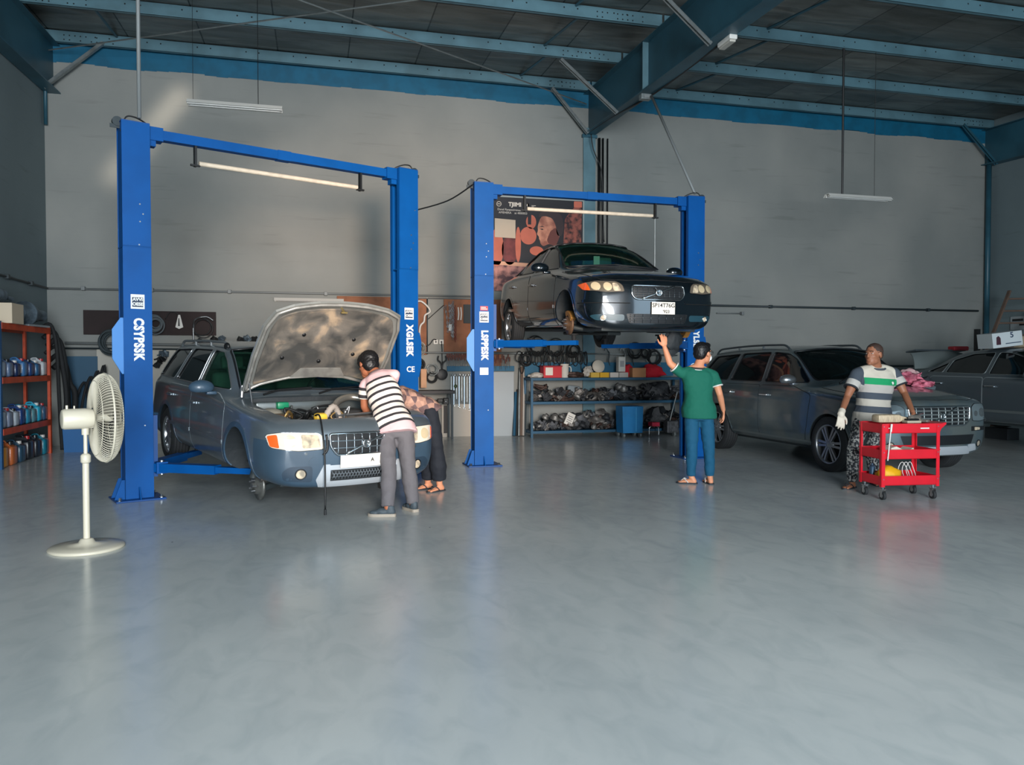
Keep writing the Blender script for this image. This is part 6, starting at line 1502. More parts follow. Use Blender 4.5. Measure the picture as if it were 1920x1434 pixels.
t, w, h = panel(838, 964, 686, 696, mat('strip_blue', (24, 92, 124), .6), 'tool_strip', 'blue tool strip on the back wall between the lifts', 'strip', Y=14.82)
panel(828, 886, 757, 819, mat('panel_cream', (186, 178, 166), .6), 'cabinet_door', 'pale cabinet panel on the floor between the lifts', 'panel', Y=14.80)
panel(916, 963, 697, 818, mat('panel_grey', (150, 158, 162), .5), 'steel_sheet', 'tall grey steel sheet standing right of the middle lift post', 'sheet', Y=14.74)
panel(832, 838, 760, 812, mat('panel_slot', (70, 66, 64), .7), 'door_handle_strip', 'dark vertical strip on the pale cabinet panel', 'strip', Y=14.77)
# spanners and screwdrivers, one mesh each, copied along the rails
def spanner_mesh(L):
    b = BM(); box(b, -.008, .008, -.003, .003, -L + .02, -.02)
    for z, r in ((0, .022), (-L, .019)):
        tube(b, [(r * math.cos(a), 0, z + r * math.sin(a)) for a in ([2 * PI * k / 12 for k in range(12)] if z == 0 else [R(-60) + R(300) * k / 11 + R(0) for k in range(12)])], .006, closed=(z == 0), seg=6)
    return b
sp0 = None
xs = [846 + 4.9 * k for k in range(9)]
for k, x in enumerate(xs):
    L = .34 + .028 * ((k * 5) % 9); p = at(x, 703, 14.78)
    o = obj('spanner', spanner_mesh(L + .12), CHROME if k % 2 else GALV, loc=tuple(p)); tag(o, 'long steel spanner hanging under the blue strip', 'spanner', 'spanners under the blue strip')
sm = None
for k in range(30):
    x = 838 + 1.62 * k if k < 28 else 0
    if x == 0: continue
    p = at(x, 675, 14.80)
    if sm is None:
        b = BM(); cyl(b, (0, 0, .03), (0, 0, .12), .012, .010, seg=8); r_ = obj('screwdriver', b, mat('handle_red', (112, 66, 56), .6), loc=tuple(p)); q = BM(); cyl(q, (0, 0, -.10), (0, 0, .03), .004, seg=6); obj('shaft', q, SILVER, r_); sm = r_; tag(r_, 'small screwdriver standing in the strip rack between the lifts', 'screwdriver', 'screwdrivers in the strip rack')
    else: dup(sm, tuple(p + V((0, 0, .04 * math.sin(k * 2.3)))))
for k in range(14):
    x = 922 + 2.6 * k; p = at(x, 680, 14.78); dup(sm, tuple(p + V((0, 0, .05 * math.sin(k * 1.7)))), label='small screwdriver in the rack behind the middle lift post', group='screwdrivers behind the middle lift post')
def chain_mesh(pts, r=.014, gap=.034):
    b = BM(); P_ = smooth_path(pts, 10); acc = 0; k = 0; last = P_[0]
    for i in range(1, len(P_)):
        acc += (P_[i] - P_[i - 1]).length
        if acc > gap:
            acc = 0; d = (P_[i] - P_[i - 1]).normalized(); c = P_[i]; u, v, _ = frame_of(d); sd = u if k % 2 else v; k += 1
            tube(b, [c + d * r * 1.5 * math.cos(a) + sd * r * math.sin(a) for a in [2 * PI * j / 8 for j in range(8)]], .0045, closed=True, seg=5)
    return b
for k, (xa, xb, yt, yb) in enumerate(((832, 845, 572, 612), (836, 842, 570, 622), (846, 850, 568, 636), (852, 854, 574, 640), (843, 848, 570, 630))):
    o = obj('chain', chain_mesh([at(xa, yt, 14.76), at((xa + xb) / 2 - 1, (yt + yb) / 2, 14.73), at((xa + xb) / 2 + 1, yb, 14.72), at(xb + 1, (yt + yb) / 2, 14.73), at(xb, yt - 2, 14.76)]), SILVER if k != 3 else mat('chain_rust', (130, 60, 50), .6)); tag(o, 'steel chain bundle hanging on the brown board between the lifts', 'chain', 'chains on the brown board')
for k, x in enumerate((859, 864)):
    b = BM(); tube(b, smooth_path([at(x, 576, 14.835), at(x + 1, 588, 14.825), at(x, 600, 14.835)]), .014); tag(obj('hose_clip', b, WHITE), 'short white curved hose piece on the brown board', 'hose', 'white hose pieces on the brown board')
t, w, h = panel(869, 884, 571, 606, mat('pad_dark', (50, 58, 62), .7), 'rubber_mat', 'dark rectangular pad hanging at the right of the brown board', 'pad', Y=14.82)
t, w, h = panel(841, 847, 608, 620, WHITE, 'tag_card', 'small pale card hanging among the chains', 'card', Y=14.725, th=.004)
b = BM(); tube(b, smooth_path([at(779, 566, 14.8), at(790, 565, 14.78), at(803, 576, 14.78), at(806, 585, 14.78), at(797, 591, 14.78), at(795, 603, 14.78), at(788, 612, 14.78), at(786, 635, 14.78), at(782, 645, 14.78)]), .018); tag(obj('air_hose', b, WHITE), 'white bent hose on the wall right of the left lift post', 'hose')
t = thing('wall_socket', 'white wall socket between the lifts', 'socket', tuple(at(822, 641, 14.86)))
for k in (-1, 1):
    b = BM(); box(b, k * .055 - .045, k * .055 + .045, -.03, .03, -.045, .045, bev=.006); s_ = obj('socket_plate', b, WHITE, t); q = BM(); cyl(q, (k * .055, -.03, 0), (k * .055, -.034, 0), .018); obj('socket_hole', q, BLACK, s_)
b = BM(); tube(b, smooth_path([at(828, 642, 14.8), at(829, 655, 14.78), at(829, 668, 14.78), at(830, 686, 14.76)]), .008); tag(obj('cable', b, BLACK), 'black cable dropping from the wall socket', 'cable')
b = BM(); tube(b, smooth_path([at(818, 637, 14.82), at(812, 637, 14.8), at(805, 646, 14.8), at(792, 650, 14.8), at(782, 646, 14.8)]), .010); tag(obj('cable', b, BLACK), 'black cable curving left from the wall socket', 'cable')
b = BM(); tube(b, [at(803, 598, 14.84), at(832, 572, 14.84)], .008, seg=6); tag(obj('cable', b, BLACK), 'thin cable slanting up to the brown board', 'cable')
t = thing('bell_housing_tool', 'round black puller hung on the tool wall', 'tool', tuple(at(829, 702, 14.72)))
b = BM(); lathe(b, [(.001, -.03), (.09, -.03), (.105, -.01), (.105, .03), (.08, .04), (.001, .04)], 24, rot(R(90))); obj('disc', b, BLACK, t, 40)
b = BM(); tube(b, smooth_path([(-.07, 0, .36), (-.08, 0, .28), (-.02, 0, .22), (0, 0, .1)]), .014); tube(b, smooth_path([(.07, 0, .36), (.08, 0, .28), (.02, 0, .22), (0, 0, .1)]), .014); obj('arms', b, BLACK, t)
coil(tuple(at(810, 690, 14.76)), .12, 8, GALV, 'bundle of thin wire loops left of the black puller', name='wire_bundle', th=.005, jit=.5)
coil(tuple(at(787, 652, 14.76)), .12, 9, mat('chain_light', (150, 146, 138), .5, metal=.5), 'tangle of pale cables beside the left lift post', name='cable_tangle', th=.008, jit=.6)
coil(tuple(at(785, 680, 14.74)), .13, 9, BLACK, 'tangle of dark cables low beside the left lift post', name='cable_tangle', th=.010, jit=.6)
coil(tuple(at(809, 705, 14.74)), .10, 4, DARK, 'dark belt loops hanging left of the puller', name='drive_belt', cat='belt', th=.010, jit=.2)
t = thing('wood_block', 'upright pale wood block beside the left lift post', 'block', tuple(at(794, 727, 14.6)))
b = BM(); box(b, -.055, .055, -.05, .05, 0, .36, bev=.006); obj('block', b, mat('wood_tan', (196, 150, 116), .7, var=.2), t)
t = thing('work_bench', 'dark narrow workbench behind the person in plaid', 'bench', tuple(at(800, 728, 14.5)[:2]) + (0,))
b = BM(); box(b, -.75, .50, -.25, .25, .86, .92, bev=.006); obj('bench_top', b, mat('bench_dark', (50, 50, 52), .6), t)
for x in (-.70, .45):
    for y in (-.2, .2): b = BM(); box(b, x - .02, x + .02, y - .02, y + .02, 0, .86); obj('leg', b, DGREY, t)
t = thing('bench_vice', 'black bench vice on the back wall bench', 'vice', tuple(at(836, 752, 14.45)))
b = BM(); box(b, -.05, .05, -.05, .05, -.06, .06, bev=.01); box(b, -.16, -.06, -.04, .04, -.02, .05, bev=.01); cyl(b, (-.3, 0, .01), (-.06, 0, .01), .014); obj('jaws', b, BLACK, t); b = BM(); cyl(b, (-.02, -.12, 0), (-.02, .1, 0), .008); obj('screw_bar', b, SILVER, t)
b = BM(); ellipsoid(b, (0, 0, 0), (.035, .03, .04)); o = obj('padlock', b, mat('lock_green', (70, 88, 56), .5), loc=tuple(at(854, 724, 14.78))); tag(o, 'small green round padlock among the spanners', 'padlock')

# ------------------------------------------------------------------ poster
P0 = at(920, 545, 14.87); P1_ = at(1092, 378, 14.87)
pw_, ph_ = P1_.x - P0.x, P1_.z - P0.z
t = thing('wall_poster', 'large poster of a person in profile behind the raised saloon', 'poster', (P0.x, 14.86, P0.z))
def pfl(name, poly, m, lay, par=None):
    b = BM(); prism(b, [(u * pw_, v * ph_) for u, v in poly], Fr((0, -.012 - lay * .002, 0), (1, 0, 0), (0, 0, 1)), .0015); return obj(name, b, m, par or t)
TER = mat('print_terracotta', (206, 112, 90), .6, var=.12, vscale=3); ROSE = mat('print_rose', (126, 56, 58), .6, var=.5, vscale=5); NAVY = mat('print_dark', (22, 24, 34), .5); FACE = mat('print_face', (214, 150, 124), .6, var=.25, vscale=4, rgb2=(150, 90, 76)); PRW = mat('print_white', (222, 216, 206), .5)
b = BM(); box(b, 0, pw_, -.012, .0, 0, ph_); obj('sheet', b, NAVY, t)
b = BM(); box(b, -.02, pw_ + .02, -.016, 0, ph_, ph_ + .03); box(b, pw_, pw_ + .03, -.016, 0, 0, ph_); obj('frame', b, mat('poster_frame', (150, 160, 160), .4), t)
art = pfl('print_shape', rpoly([(0, .0), (1, .0), (1, .24), (0, .28)], .02), mat('print_wine', (70, 30, 40), .5, var=.6, vscale=6, rgb2=(190, 130, 120)), 0)
pfl('print_shape', [(0, .28), (.5, .26), (.5, .30), (0, .32)], mat('print_pale', (226, 170, 140), .6), 1, art)
pfl('print_shape', circ(.06, .46, .075, 20, .20), TER, 1, art); pfl('print_shape', circ(.20, .44, .085, 20, .16), ROSE, 1, art); pfl('print_shape', circ(.29, .50, .03, 20, .19), TER, 2, art)
pfl('print_shape', circ(.40, .60, .088, 24, .095), TER, 2, art); pfl('print_shape', circ(.43, .75, .055, 20, .075), TER, 2, art); pfl('print_shape', [(.395, .72), (.43, .72), (.435, .96), (.39, .96)], NAVY, 3, art); pfl('print_shape', circ(.49, .44, .075, 20, .05), TER, 2, art)
pfl('print_shape', rpoly([(.78, .45), (.98, .42), (.99, .92), (.92, .95), (.80, .80)], .03), mat('print_brick', (150, 84, 72), .6, var=.7, vscale=9, rgb2=(40, 24, 30)), 1, art)
pfl('print_shape', rpoly([(.90, .93), (.99, .93), (.99, .995), (.90, .995)], .01), TER, 2, art)
pfl('print_shape', rpoly([(.56, .40), (.62, .52), (.70, .56), (.80, .52), (.95, .42), (.99, .30), (.55, .30)], .03), mat('print_black', (12, 13, 18), .5), 3, art)
fp = pfl('portrait_face', rpoly([(.52, .77), (.50, .70), (.505, .66), (.49, .62), (.515, .595), (.515, .57), (.525, .555), (.53, .52), (.56, .49), (.62, .52), (.70, .50), (.74, .60), (.73, .78), (.66, .86), (.57, .86)], .02), FACE, 4, art)
pfl('portrait_hair', rpoly([(.50, .80), (.53, .86), (.60, .90), (.70, .89), (.77, .82), (.79, .70), (.76, .60), (.71, .62), (.70, .72), (.66, .80), (.58, .82)], .03), mat('print_hair', (52, 38, 42), .5), 5, art)
pfl('portrait_shadow', rpoly([(.62, .52), (.70, .50), (.74, .60), (.70, .70), (.64, .66), (.60, .56)], .02), mat('print_shade', (104, 56, 52), .6), 5, art)
pfl('portrait_eye', [(.525, .675), (.55, .683), (.565, .672), (.55, .666)], MATS['print_hair'], 6, art)
pfl('portrait_brow', [(.515, .70), (.55, .712), (.575, .700), (.55, .70)], MATS['print_hair'], 6, art)
pfl('blank_panel', [(.04, .57), (.26, .565), (.26, .76), (.04, .77)], mat('print_cream', (206, 188, 166), .5), 6)
tf = lambda u, v: Fr((u * pw_, -.0175, v * ph_), (1, 0, 0), (0, 0, 1))
text('heading', 'TJIIMI', tf(.255, .925), .11, PRW, t, bold=.004); text('heading', 'Danel Ranpocirenautionast', tf(.235, .868), .058, PRW, t); text('heading', 'AMEHERA    at 4000053', tf(.235, .835), .058, PRW, t)
b = BM(); tube(b, [tf(.085, .925) @ V((.045 * math.cos(a), .045 * math.sin(a), 0)) for a in [2 * PI * k / 20 for k in range(20)]], .007, closed=True, seg=5); tube(b, [tf(.085, .925) @ V((-.03, 0, 0)), tf(.085, .925) @ V((.03, 0, 0))], .008, seg=5); obj('round_emblem', b, PRW, t)
b = BM(); prism(b, [(0, .05), (.03, 0), (.012, -.02), (.015, -.045), (-.015, -.045), (-.012, -.02), (-.03, 0)], tf(.395, .925), .002); obj('spade_emblem', b, PRW, t)
b = BM(); box(b, .42 * pw_, .48 * pw_, -.018, -.0165, .922 * ph_, .927 * ph_); box(b, .42 * pw_, .46 * pw_, -.018, -.0165, .91 * ph_, .914 * ph_); obj('rule_lines', b, PRW, t)

# ------------------------------------------------------------------ blue shelf unit with parts behind the raised car
TEAL = mat('shelf_blue', (24, 76, 104), .5)
SA = at(997, 815, 14.2); SX0 = SA.x; SX1 = at(1283, 815, 14.2).x; SW = SX1 - SX0
zt = [at(1100, y, 14.2).z for y in (708, 752, 806)]
su = thing('shelf_unit', 'blue three-tier shelf unit crowded with car parts at the back wall', 'shelf', (SX0, 14.45, 0))
for x in (0, SW):
    for y in (-.25, .25): b = BM(); box(b, x - .022, x + .022, y - .022, y + .022, 0, zt[0]); obj('leg', b, TEAL, su)
for z in zt:
    b = BM(); box(b, -.02, SW + .02, -.27, .27, z - .05, z, bev=.004); obj('shelf', b, TEAL, su)
b = BM(); box(b, 0, SW, .26, .28, zt[0] + .02, zt[0] + .30); obj('back_strip', b, mat('strip_blue', (24, 92, 124)), su)
def crumple(c, rad, m, seed, name, label, cat, group=None, amp=.35, parent=None, sub=3):
    b = BM(); bmesh.ops.create_icosphere(b, subdivisions=sub, radius=1.0)
    for v in b.verts:
        d = v.co.copy(); n = noise.noise(d * 2.2 + V((seed, seed * .7, 0))) * amp + noise.noise(d * 5 + V((0, seed, 0))) * amp * .5
        v.co = d * (1 + n); v.co.x *= rad[0]; v.co.y *= rad[1]; v.co.z *= rad[2]
    zm = min(v.co.z for v in b.verts)
    for v in b.verts:
        if v.co.z < zm * .55: v.co.z = zm * .55
    for v in b.verts: v.co.z -= zm * .55
    o = obj(name, b, m, parent, 50, loc=c)
    if parent is None: tag(o, label, cat, group)
    return o
def sx(x): return at(x, 760, 14.3).x
PM = [mat('part_%d' % i, c, .55, metal=mt_, var=.4, vscale=14, bump=.4) for i, (c, mt_) in enumerate((((88, 90, 94), .5), ((52, 54, 58), .2), ((124, 120, 116), .6), ((84, 66, 60), .3), ((36, 40, 44), .1), ((150, 148, 144), .7)))]
def junk(kind, seed):
    random.seed(seed); b = BM(); s_ = .8 + .5 * random.random()
    if kind == 0:
        tube(b, smooth_path([(random.uniform(-.1, .1), random.uniform(-.08, .08), .03 + random.random() * .1) for _ in range(5)], 5), .014 * s_, seg=8)
        cyl(b, (-.05, 0, .03), (.03, .02, .05), .032 * s_)
    elif kind == 1:
        lathe(b, [(.02, 0), (.06 * s_, 0), (.065 * s_, .04), (.04 * s_, .05), (.035, .09 * s_), (.01, .09 * s_)], 16, T(0, 0, .03) @ rot(R(70) * random.random(), R(60) * random.random()))
    elif kind == 2:
        for _ in range(4): box(b, -.06 * s_, .05 * s_, -.03, .03, -.02, .02, M=T(random.uniform(-.05, .05), random.uniform(-.04, .04), .04 + .05 * random.random()) @ rot(random.random() * 2, random.random() * 2, random.random() * 3), bev=.006)
    else:
        tube(b, [(.07 * s_ * math.cos(a), .05 * math.sin(a), .05 + .03 * math.sin(a * 2 + 1)) for a in [2 * PI * k / 16 for k in range(16)]], .012, closed=True, seg=6); cyl(b, (-.08, 0, .04), (.08, .02, .07), .02)
    return b
JM = [junk(i % 4, i * 3 + 1) for i in range(8)]
JM_ = []
for i, bmj in enumerate(JM):
    me = bpy.data.meshes.new('scrap_part'); bmj.to_mesh(me); bmj.free(); me.materials.append(PM[i % 6]); JM_.append(me)
random.seed(21)
for tier, z, x0, x1, n in (('middle', zt[1], 1003, 1278, 64), ('bottom', zt[2], 1003, 1150, 44), ('bottom', zt[2], 1215, 1278, 22)):
    for k in range(n):
        o = bpy.data.objects.new('scrap_part', JM_[random.randrange(8)]); col.objects.link(o)
        x = sx(x0 + (x1 - x0) * (k + .5) / n); lay = random.random()
        hmax = (.14 + .10 * abs(math.sin(k * .37 + tier.__len__())))
        o.location = (x, 14.45 + random.uniform(-.2, .12), z + lay * hmax * (1.0 if k % 2 else .0)); o.rotation_euler = (0, 0, random.random() * 6); s_ = .9 + random.random() * .7; o.scale = (s_, s_, s_)
        tag(o, 'small used metal car part in the heap on the %s shelf' % tier, 'car part', 'loose car parts on the %s shelf' % tier)
cl = [('grey bundled cloth at the right of the middle shelf', 1120, 1, (.30, .14, .12), 2), ('dark cloth bundle in the centre of the middle shelf', 1180, 1, (.26, .14, .16), 4), ('black bundle at the right end of the middle shelf', 1240, 1, (.28, .16, .22), 1), ('brown-red bundle on the left half of the middle shelf', 1060, 1, (.24, .12, .10), 3),
      ('grey rag heap in the centre of the bottom shelf', 1085, 2, (.30, .15, .20), 0), ('pale rag heap beside the blue bin on the bottom shelf', 1132, 2, (.26, .15, .22), 2), ('dark rag heap at the left of the bottom shelf', 1030, 2, (.22, .14, .13), 4), ('dark bundle at the right end of the bottom shelf', 1238, 2, (.26, .16, .26), 4)]
for i, (lb, x, tr, rad, mi) in enumerate(cl): crumple((sx(x), 14.48, zt[tr]), rad, PM[mi], i * 3.3 + 1, 'cloth_bundle', lb, 'cloth', amp=.5)
def tbox(x0, x1, z, h, d, m, label, name='small_box', cat='box', y=14.38, rz=0, **kw):
    X0_, X1_ = sx(x0), sx(x1); t = thing(name, label, cat, ((X0_ + X1_) / 2, y, z), rz); w = (X1_ - X0_) / 2; b = BM(); box(b, -w, w, -d, d, 0, h, bev=.006); obj('carton', b, m, t); return t, w
z0 = zt[0]
t, w = tbox(1018, 1052, z0, .22, .13, mat('bin_red', (196, 26, 40), .45), 'red container with a pale label on the top shelf', 'red_container', 'container')
b = BM(); box(b, -w * .8, 0, -.133, -.13, .05, .2); obj('label', b, PRW, t); b = BM(); box(b, -w - .01, w + .01, -.14, .14, .21, .235, bev=.005); obj('rim', b, mat('bin_red_dark', (150, 20, 34), .5), t)
t = thing('plastic_jug', 'translucent white jug beside the red container', 'jug', (sx(1060), 14.36, z0)); b = BM(); lathe(b, [(.07, 0), (.08, .02), (.085, .26), (.09, .27)], 20); obj('jug', b, mat('jug_white', (206, 204, 196), .4), t, 40); b = BM(); tube(b, smooth_path([(.08, 0, .22), (.13, 0, .2), (.13, 0, .1), (.08, 0, .07)]), .01); obj('handle', b, MATS['jug_white'], t)
for i, (x0_, x1_, c, lb) in enumerate(((1108, 1124, (214, 176, 70), 'yellow and cream box first in the row on the top shelf'), (1125, 1142, (224, 170, 20), 'bright yellow box on the top shelf'), (1144, 1160, (206, 196, 186), 'cream box right of the yellow box on the top shelf'), (1161, 1178, (180, 172, 164), 'grey-cream box fourth in the row on the top shelf'))):
    tbox(x0_, x1_, z0, .10, .08, mat('small_%d' % i, c, .6), lb)
tbox(1184, 1209, z0, .19, .13, mat('carton_tan', (196, 140, 96), .7), 'tan cardboard box on the top shelf', 'cardboard_box')
t, w = tbox(1160, 1173, z0 + .11, .30, .06, mat('tall_white', (200, 196, 188), .5), 'tall white carton leaning on the small boxes', 'tall_carton', rz=R(4)); b = BM(); box(b, -w * .6, w * .6, -.062, -.06, .1, .22); obj('label', b, mat('lbl_grey', (150, 150, 150), .5), t)
crumple((sx(1225), 14.42, z0), (.26, .14, .15), mat('cloth_red', (190, 20, 40), .8), 4.2, 'cloth_bundle', 'bright red cloth bundle at the right of the top shelf', 'cloth', amp=.4)
crumple((sx(1183), 14.52, z0), (.14, .10, .15), MATS['cloth_red'], 8.2, 'cloth_bundle', 'smaller red cloth bundle behind the tan cardboard box', 'cloth', amp=.4)
crumple((sx(1078), 14.40, z0), (.20, .12, .07), PM[3], 6.1, 'cloth_bundle', 'dark patterned bundle right of the white jug', 'cloth', amp=.4)
crumple((sx(1010), 14.40, z0), (.16, .12, .06), mat('rag_white', (190, 186, 178), .8), 2.1, 'cloth_bundle', 'white rag at the left end of the top shelf', 'cloth', amp=.4)
t = thing('plate_stack', 'cream round cap leaning on the top shelf', 'cap', (sx(1127), 14.45, z0 + .10)); b = BM(); lathe(b, [(.001, -.03), (.12, -.03), (.13, 0), (.11, .02), (.001, .03)], 24, T(0, 0, .12) @ rot(R(80))); obj('disc', b, mat('cap_cream', (206, 200, 186), .5), t, 40)
crumple((sx(1107), 14.45, z0 + .02), (.10, .08, .12), MATS['rag_white'], 9.9, 'cloth_bundle', 'white rag bundle beside the round cream cap', 'cloth', amp=.5)
t = thing('headrest_cushion', 'grey pad leaning upright on the middle shelf', 'pad', (sx(1082), 14.5, zt[1])); b = BM(); box(b, -.15, .12, -.04, .04, .0, .30, M=rot(R(-12), R(8)), bev=.03); obj('pad', b, mat('pad_grey', (130, 140, 146), .6), t, 50)
t = thing('cardboard_tag', 'white printed carton standing tilted on the bottom shelf', 'carton', (sx(1064), 14.32, zt[2] + .10)); b = BM(); box(b, -.08, .08, -.02, .02, 0, .24, M=rot(0, R(24))); k_ = obj('carton', b, PRW, t)
for k in range(4): q = BM(); box(q, -.05, .05, -.023, -.0205, .05 + .04 * k, .06 + .04 * k, M=rot(0, R(24))); obj('print_line', q, PM[0], k_)
# belts and cables hung on the rail behind the raised car
random.seed(8)
for k in range(26):
    x = 975 + 5.0 * k + random.uniform(-2, 2)
    if x > 1100: break
    p = at(x, 662, 14.70); w_, L_ = random.uniform(.03, .08), random.uniform(.18, .42); dz = random.uniform(-.02, .02)
    b = BM(); tube(b, [(w_ * math.cos(a) * (1 - .3 * math.sin(a)), -.012 * (k % 3) + .01 * math.cos(a), -L_ / 2 + .03 + dz + L_ / 2 * math.sin(a)) for a in [2 * PI * i / 20 for i in range(20)]], .009, closed=True, seg=6)
    tag(obj('drive_belt', b, [BLACK, DARK, DGREY][k % 3], loc=tuple(p)), 'dark rubber drive belt hanging from the rail behind the raised car', 'belt', 'belts hanging on the rail')
for k, (x, y, r_) in enumerate(((1005, 648, .20), (1040, 650, .17), (1075, 655, .15), (1190, 655, .16), (1225, 668, .14), (985, 672, .13), (1208, 660, .12))):
    coil(tuple(at(x, y, 14.64)), r_, 4, BLACK if k % 2 else DARK, ['coil of black hose above the left end of the rail', 'coil of black hose second along the rail', 'small coil of black hose at the end of the steel rail', 'black hose coil over the white carton', 'black hose coil above the red cloth', 'low hose coil at the start of the rail', 'small hose coil near the reaching arm'][k], name='hose_coil', jit=.4, th=.012)
for k, x in enumerate((1140, 1170, 1185, 1235, 1255)):
    b = BM(); tube(b, smooth_path([(0, 0, .05), (.02, -.02, 0), (0, -.03, -.14), (.03, -.02, -.24)]), .014, seg=8); tube(b, smooth_path([(0, 0, .05), (-.05, 0, .12), (-.08, 0, .06)]), .010, seg=8); tag(obj('bent_pipe', b, [DGREY, GALV][k % 2], loc=tuple(at(x, 663, 14.74))), 'short bent metal pipe hung on the thin rail', 'pipe', 'bent pipes on the thin rail')
# lengths of trim standing left of the shelf unit
for k, (x, yt, m_) in enumerate(((973, 690, GALV), (977, 688, mat('trim_brown', (96, 78, 66), .7)), (981, 684, mat('trim_pale', (170, 164, 156), .6)), (984, 690, DGREY), (968, 730, DARK), (964, 735, TEAL))):
    p = at(x, 815, 14.55); q = at(x + (1.5 if k < 4 else 3), yt, 14.8); b = BM(); cyl(b, (p.x, p.y, 0.012), q, .022 + .006 * (k % 2), seg=8); tag(obj('trim_length', b, m_), ['galvanised', 'brown', 'pale', 'dark grey', 'black', 'teal'][k] + ' long trim strip leaning left of the blue shelf unit', 'strip')
# blue wheeled bin
t = thing('wheeled_bin', 'bright blue bin on small wheels in front of the shelf unit', 'bin', tuple(at(1180, 812, 13.9)[:2]) + (0,))
b = BM(); prism(b, [(-.20, .09), (.20, .09), (.215, .60), (-.215, .60)], Fr((0, .17, 0), (1, 0, 0), (0, 0, 1)), .34); obj('bin', b, mat('bin_blue', (20, 118, 176), .45, var=.15), t)
b = BM(); box(b, .06, .075, -.175, -.17, .12, .58); obj('rib', b, mat('bin_blue_light', (60, 150, 200), .45), t)
for x in (-.18, .16):
    for y in (-.14, .14): b = BM(); cyl(b, (x - .02, y, .045), (x + .02, y, .045), .045, seg=16); obj('wheel', b, GALV, t)
t = thing('folding_trolley', 'small black trolley with a red box under the shelf unit', 'trolley', tuple(at(1226, 815, 13.9)[:2]) + (0,))
b = BM(); tube(b, smooth_path([(-.10, 0, .01), (-.10, 0, .14), (-.06, 0, .2), (.06, 0, .2), (.10, 0, .14), (.10, 0, .01)]), .012); obj('frame', b, CHROME, t); b = BM(); box(b, -.08, .08, -.1, .1, .2, .28, bev=.01); obj('box', b, mat('box_crimson', (196, 40, 70), .5), t)
b = BM(); cyl(b, (.34, 0, .3), (.52, .05, .86), .012); obj('pull_bar', b, GALV, t); b = BM(); box(b, .25, .5, -.08, .12, .06, .30, bev=.02); obj('bag', b, PM[0], t)
b = BM(); cyl(b, (.36, -.1, .05), (.40, -.1, .05), .05, seg=16); obj('wheel', b, GALV, t)
# ------------------------------------------------------------------ red trolley and what lies on it
RED = mat('trolley_red', (206, 6, 32), .38, coat=.4, var=.10, vscale=6)
CA = math.atan2(-.07, .60)
t = thing('tool_trolley', 'red three-tier tool trolley in front of the person in the grey polo', 'trolley', (6.05, 6.94, 0), CA)
W_, D_ = .325, .20
for z, nm in ((.70, 'top_tray'), (.43, 'middle_tray'), (.155, 'bottom_tray')):
    b = BM(); box(b, -W_, W_, -D_, D_, z, z + .006)
    for a in ((-W_, W_, -D_, -D_ + .006), (-W_, W_, D_ - .006, D_), (-W_, -W_ + .006, -D_, D_), (W_ - .006, W_, -D_, D_)): box(b, a[0], a[1], a[2], a[3], z, z + .095)
    tr = obj(nm, b, RED, t)
    b = BM(); box(b, -W_ - .006, W_ + .006, -D_ - .006, -D_ + .008, z + .088, z + .10); box(b, -W_ - .006, W_ + .006, D_ - .008, D_ + .006, z + .088, z + .10); obj('rolled_edge', b, RED, tr)
for sx_ in (-1, 1):
    for sy_ in (-1, 1):
        b = BM(); x, y = sx_ * W_, sy_ * D_; box(b, min(x, x - sx_ * .035), max(x, x - sx_ * .035), y - .004, y + .004, .14, .80); box(b, x - .004, x + .004, min(y, y - sy_ * .035), max(y, y - sy_ * .035), .14, .80); po = obj('post', b, RED, t)
        for z in (.19, .22, .47, .50, .74, .77):
            q = BM(); cyl(q, (x - sx_ * .018, y - .008, z), (x - sx_ * .018, y + .008, z), .006, seg=8); obj('bolt', q, SILVER, po) if z in (.22, .50, .77) else q.free()
        cs = bpy.data.objects.new('caster', None); col.objects.link(cs); cs.parent = t; cs.location = (sx_ * (W_ - .04), sy_ * (D_ - .04), 0)
        b = BM(); cyl(b, (-.015, 0, .045), (.015, 0, .045), .045, seg=20); obj('caster_wheel', b, RUBBER, cs, 40)
        b = BM(); cyl(b, (-.017, 0, .045), (.017, 0, .045), .022, seg=14); obj('wheel_hub', b, GALV, cs)
        b = BM(); box(b, -.022, -.019, -.02, .02, .03, .11); box(b, .019, .022, -.02, .02, .03, .11); box(b, -.025, .025, -.03, .03, .11, .118); cyl(b, (0, 0, .118), (0, 0, .15), .012); obj('caster_fork', b, CHROME, cs)
b = BM(); prism(b, [(W_, .795), (W_ + .075, .81), (W_ + .075, .79), (W_ + .02, .745), (W_ , .70)], Fr((0, D_, 0), (1, 0, 0), (0, 0, 1)), 2 * D_); obj('push_handle', b, RED, t)
b = BM(); box(b, .10, .20, -D_ - .0085, -D_ - .006, .745, .757); box(b, -.26, -.235, -D_ - .0085, -D_ - .006, .75, .76); obj('label_sticker', b, WHITE, t)
CM = T(6.05, 6.94, 0) @ Matrix.Rotation(CA, 4, 'Z')
def ct(x, y, z): return tuple(CM @ V((x, y, z)))
TAN = mat('oil_tan', (196, 176, 146), .55, var=.3, vscale=14, stretch=(6, 1, 1))
t = thing('oil_jug', 'stained cream oil jug lying on the trolley top', 'jug', ct(-.12, .0, .80), CA)
b = BM(); box(b, -.16, .10, -.07, .07, 0, .085, bev=.02); prism(b, [(.09, .01), (.17, .02), (.20, .035), (.17, .055), (.09, .075)], Fr((0, .04, 0), (1, 0, 0), (0, 0, 1)), .08); obj('jug', b, TAN, t, 40); b = BM(); cyl(b, (.19, 0, .038), (.23, 0, .038), .018); obj('cap', b, BLACK, t)
t = thing('impact_wrench', 'grey impact wrench lying at the right of the trolley top', 'tool', ct(.18, -.02, .80), CA + .5)
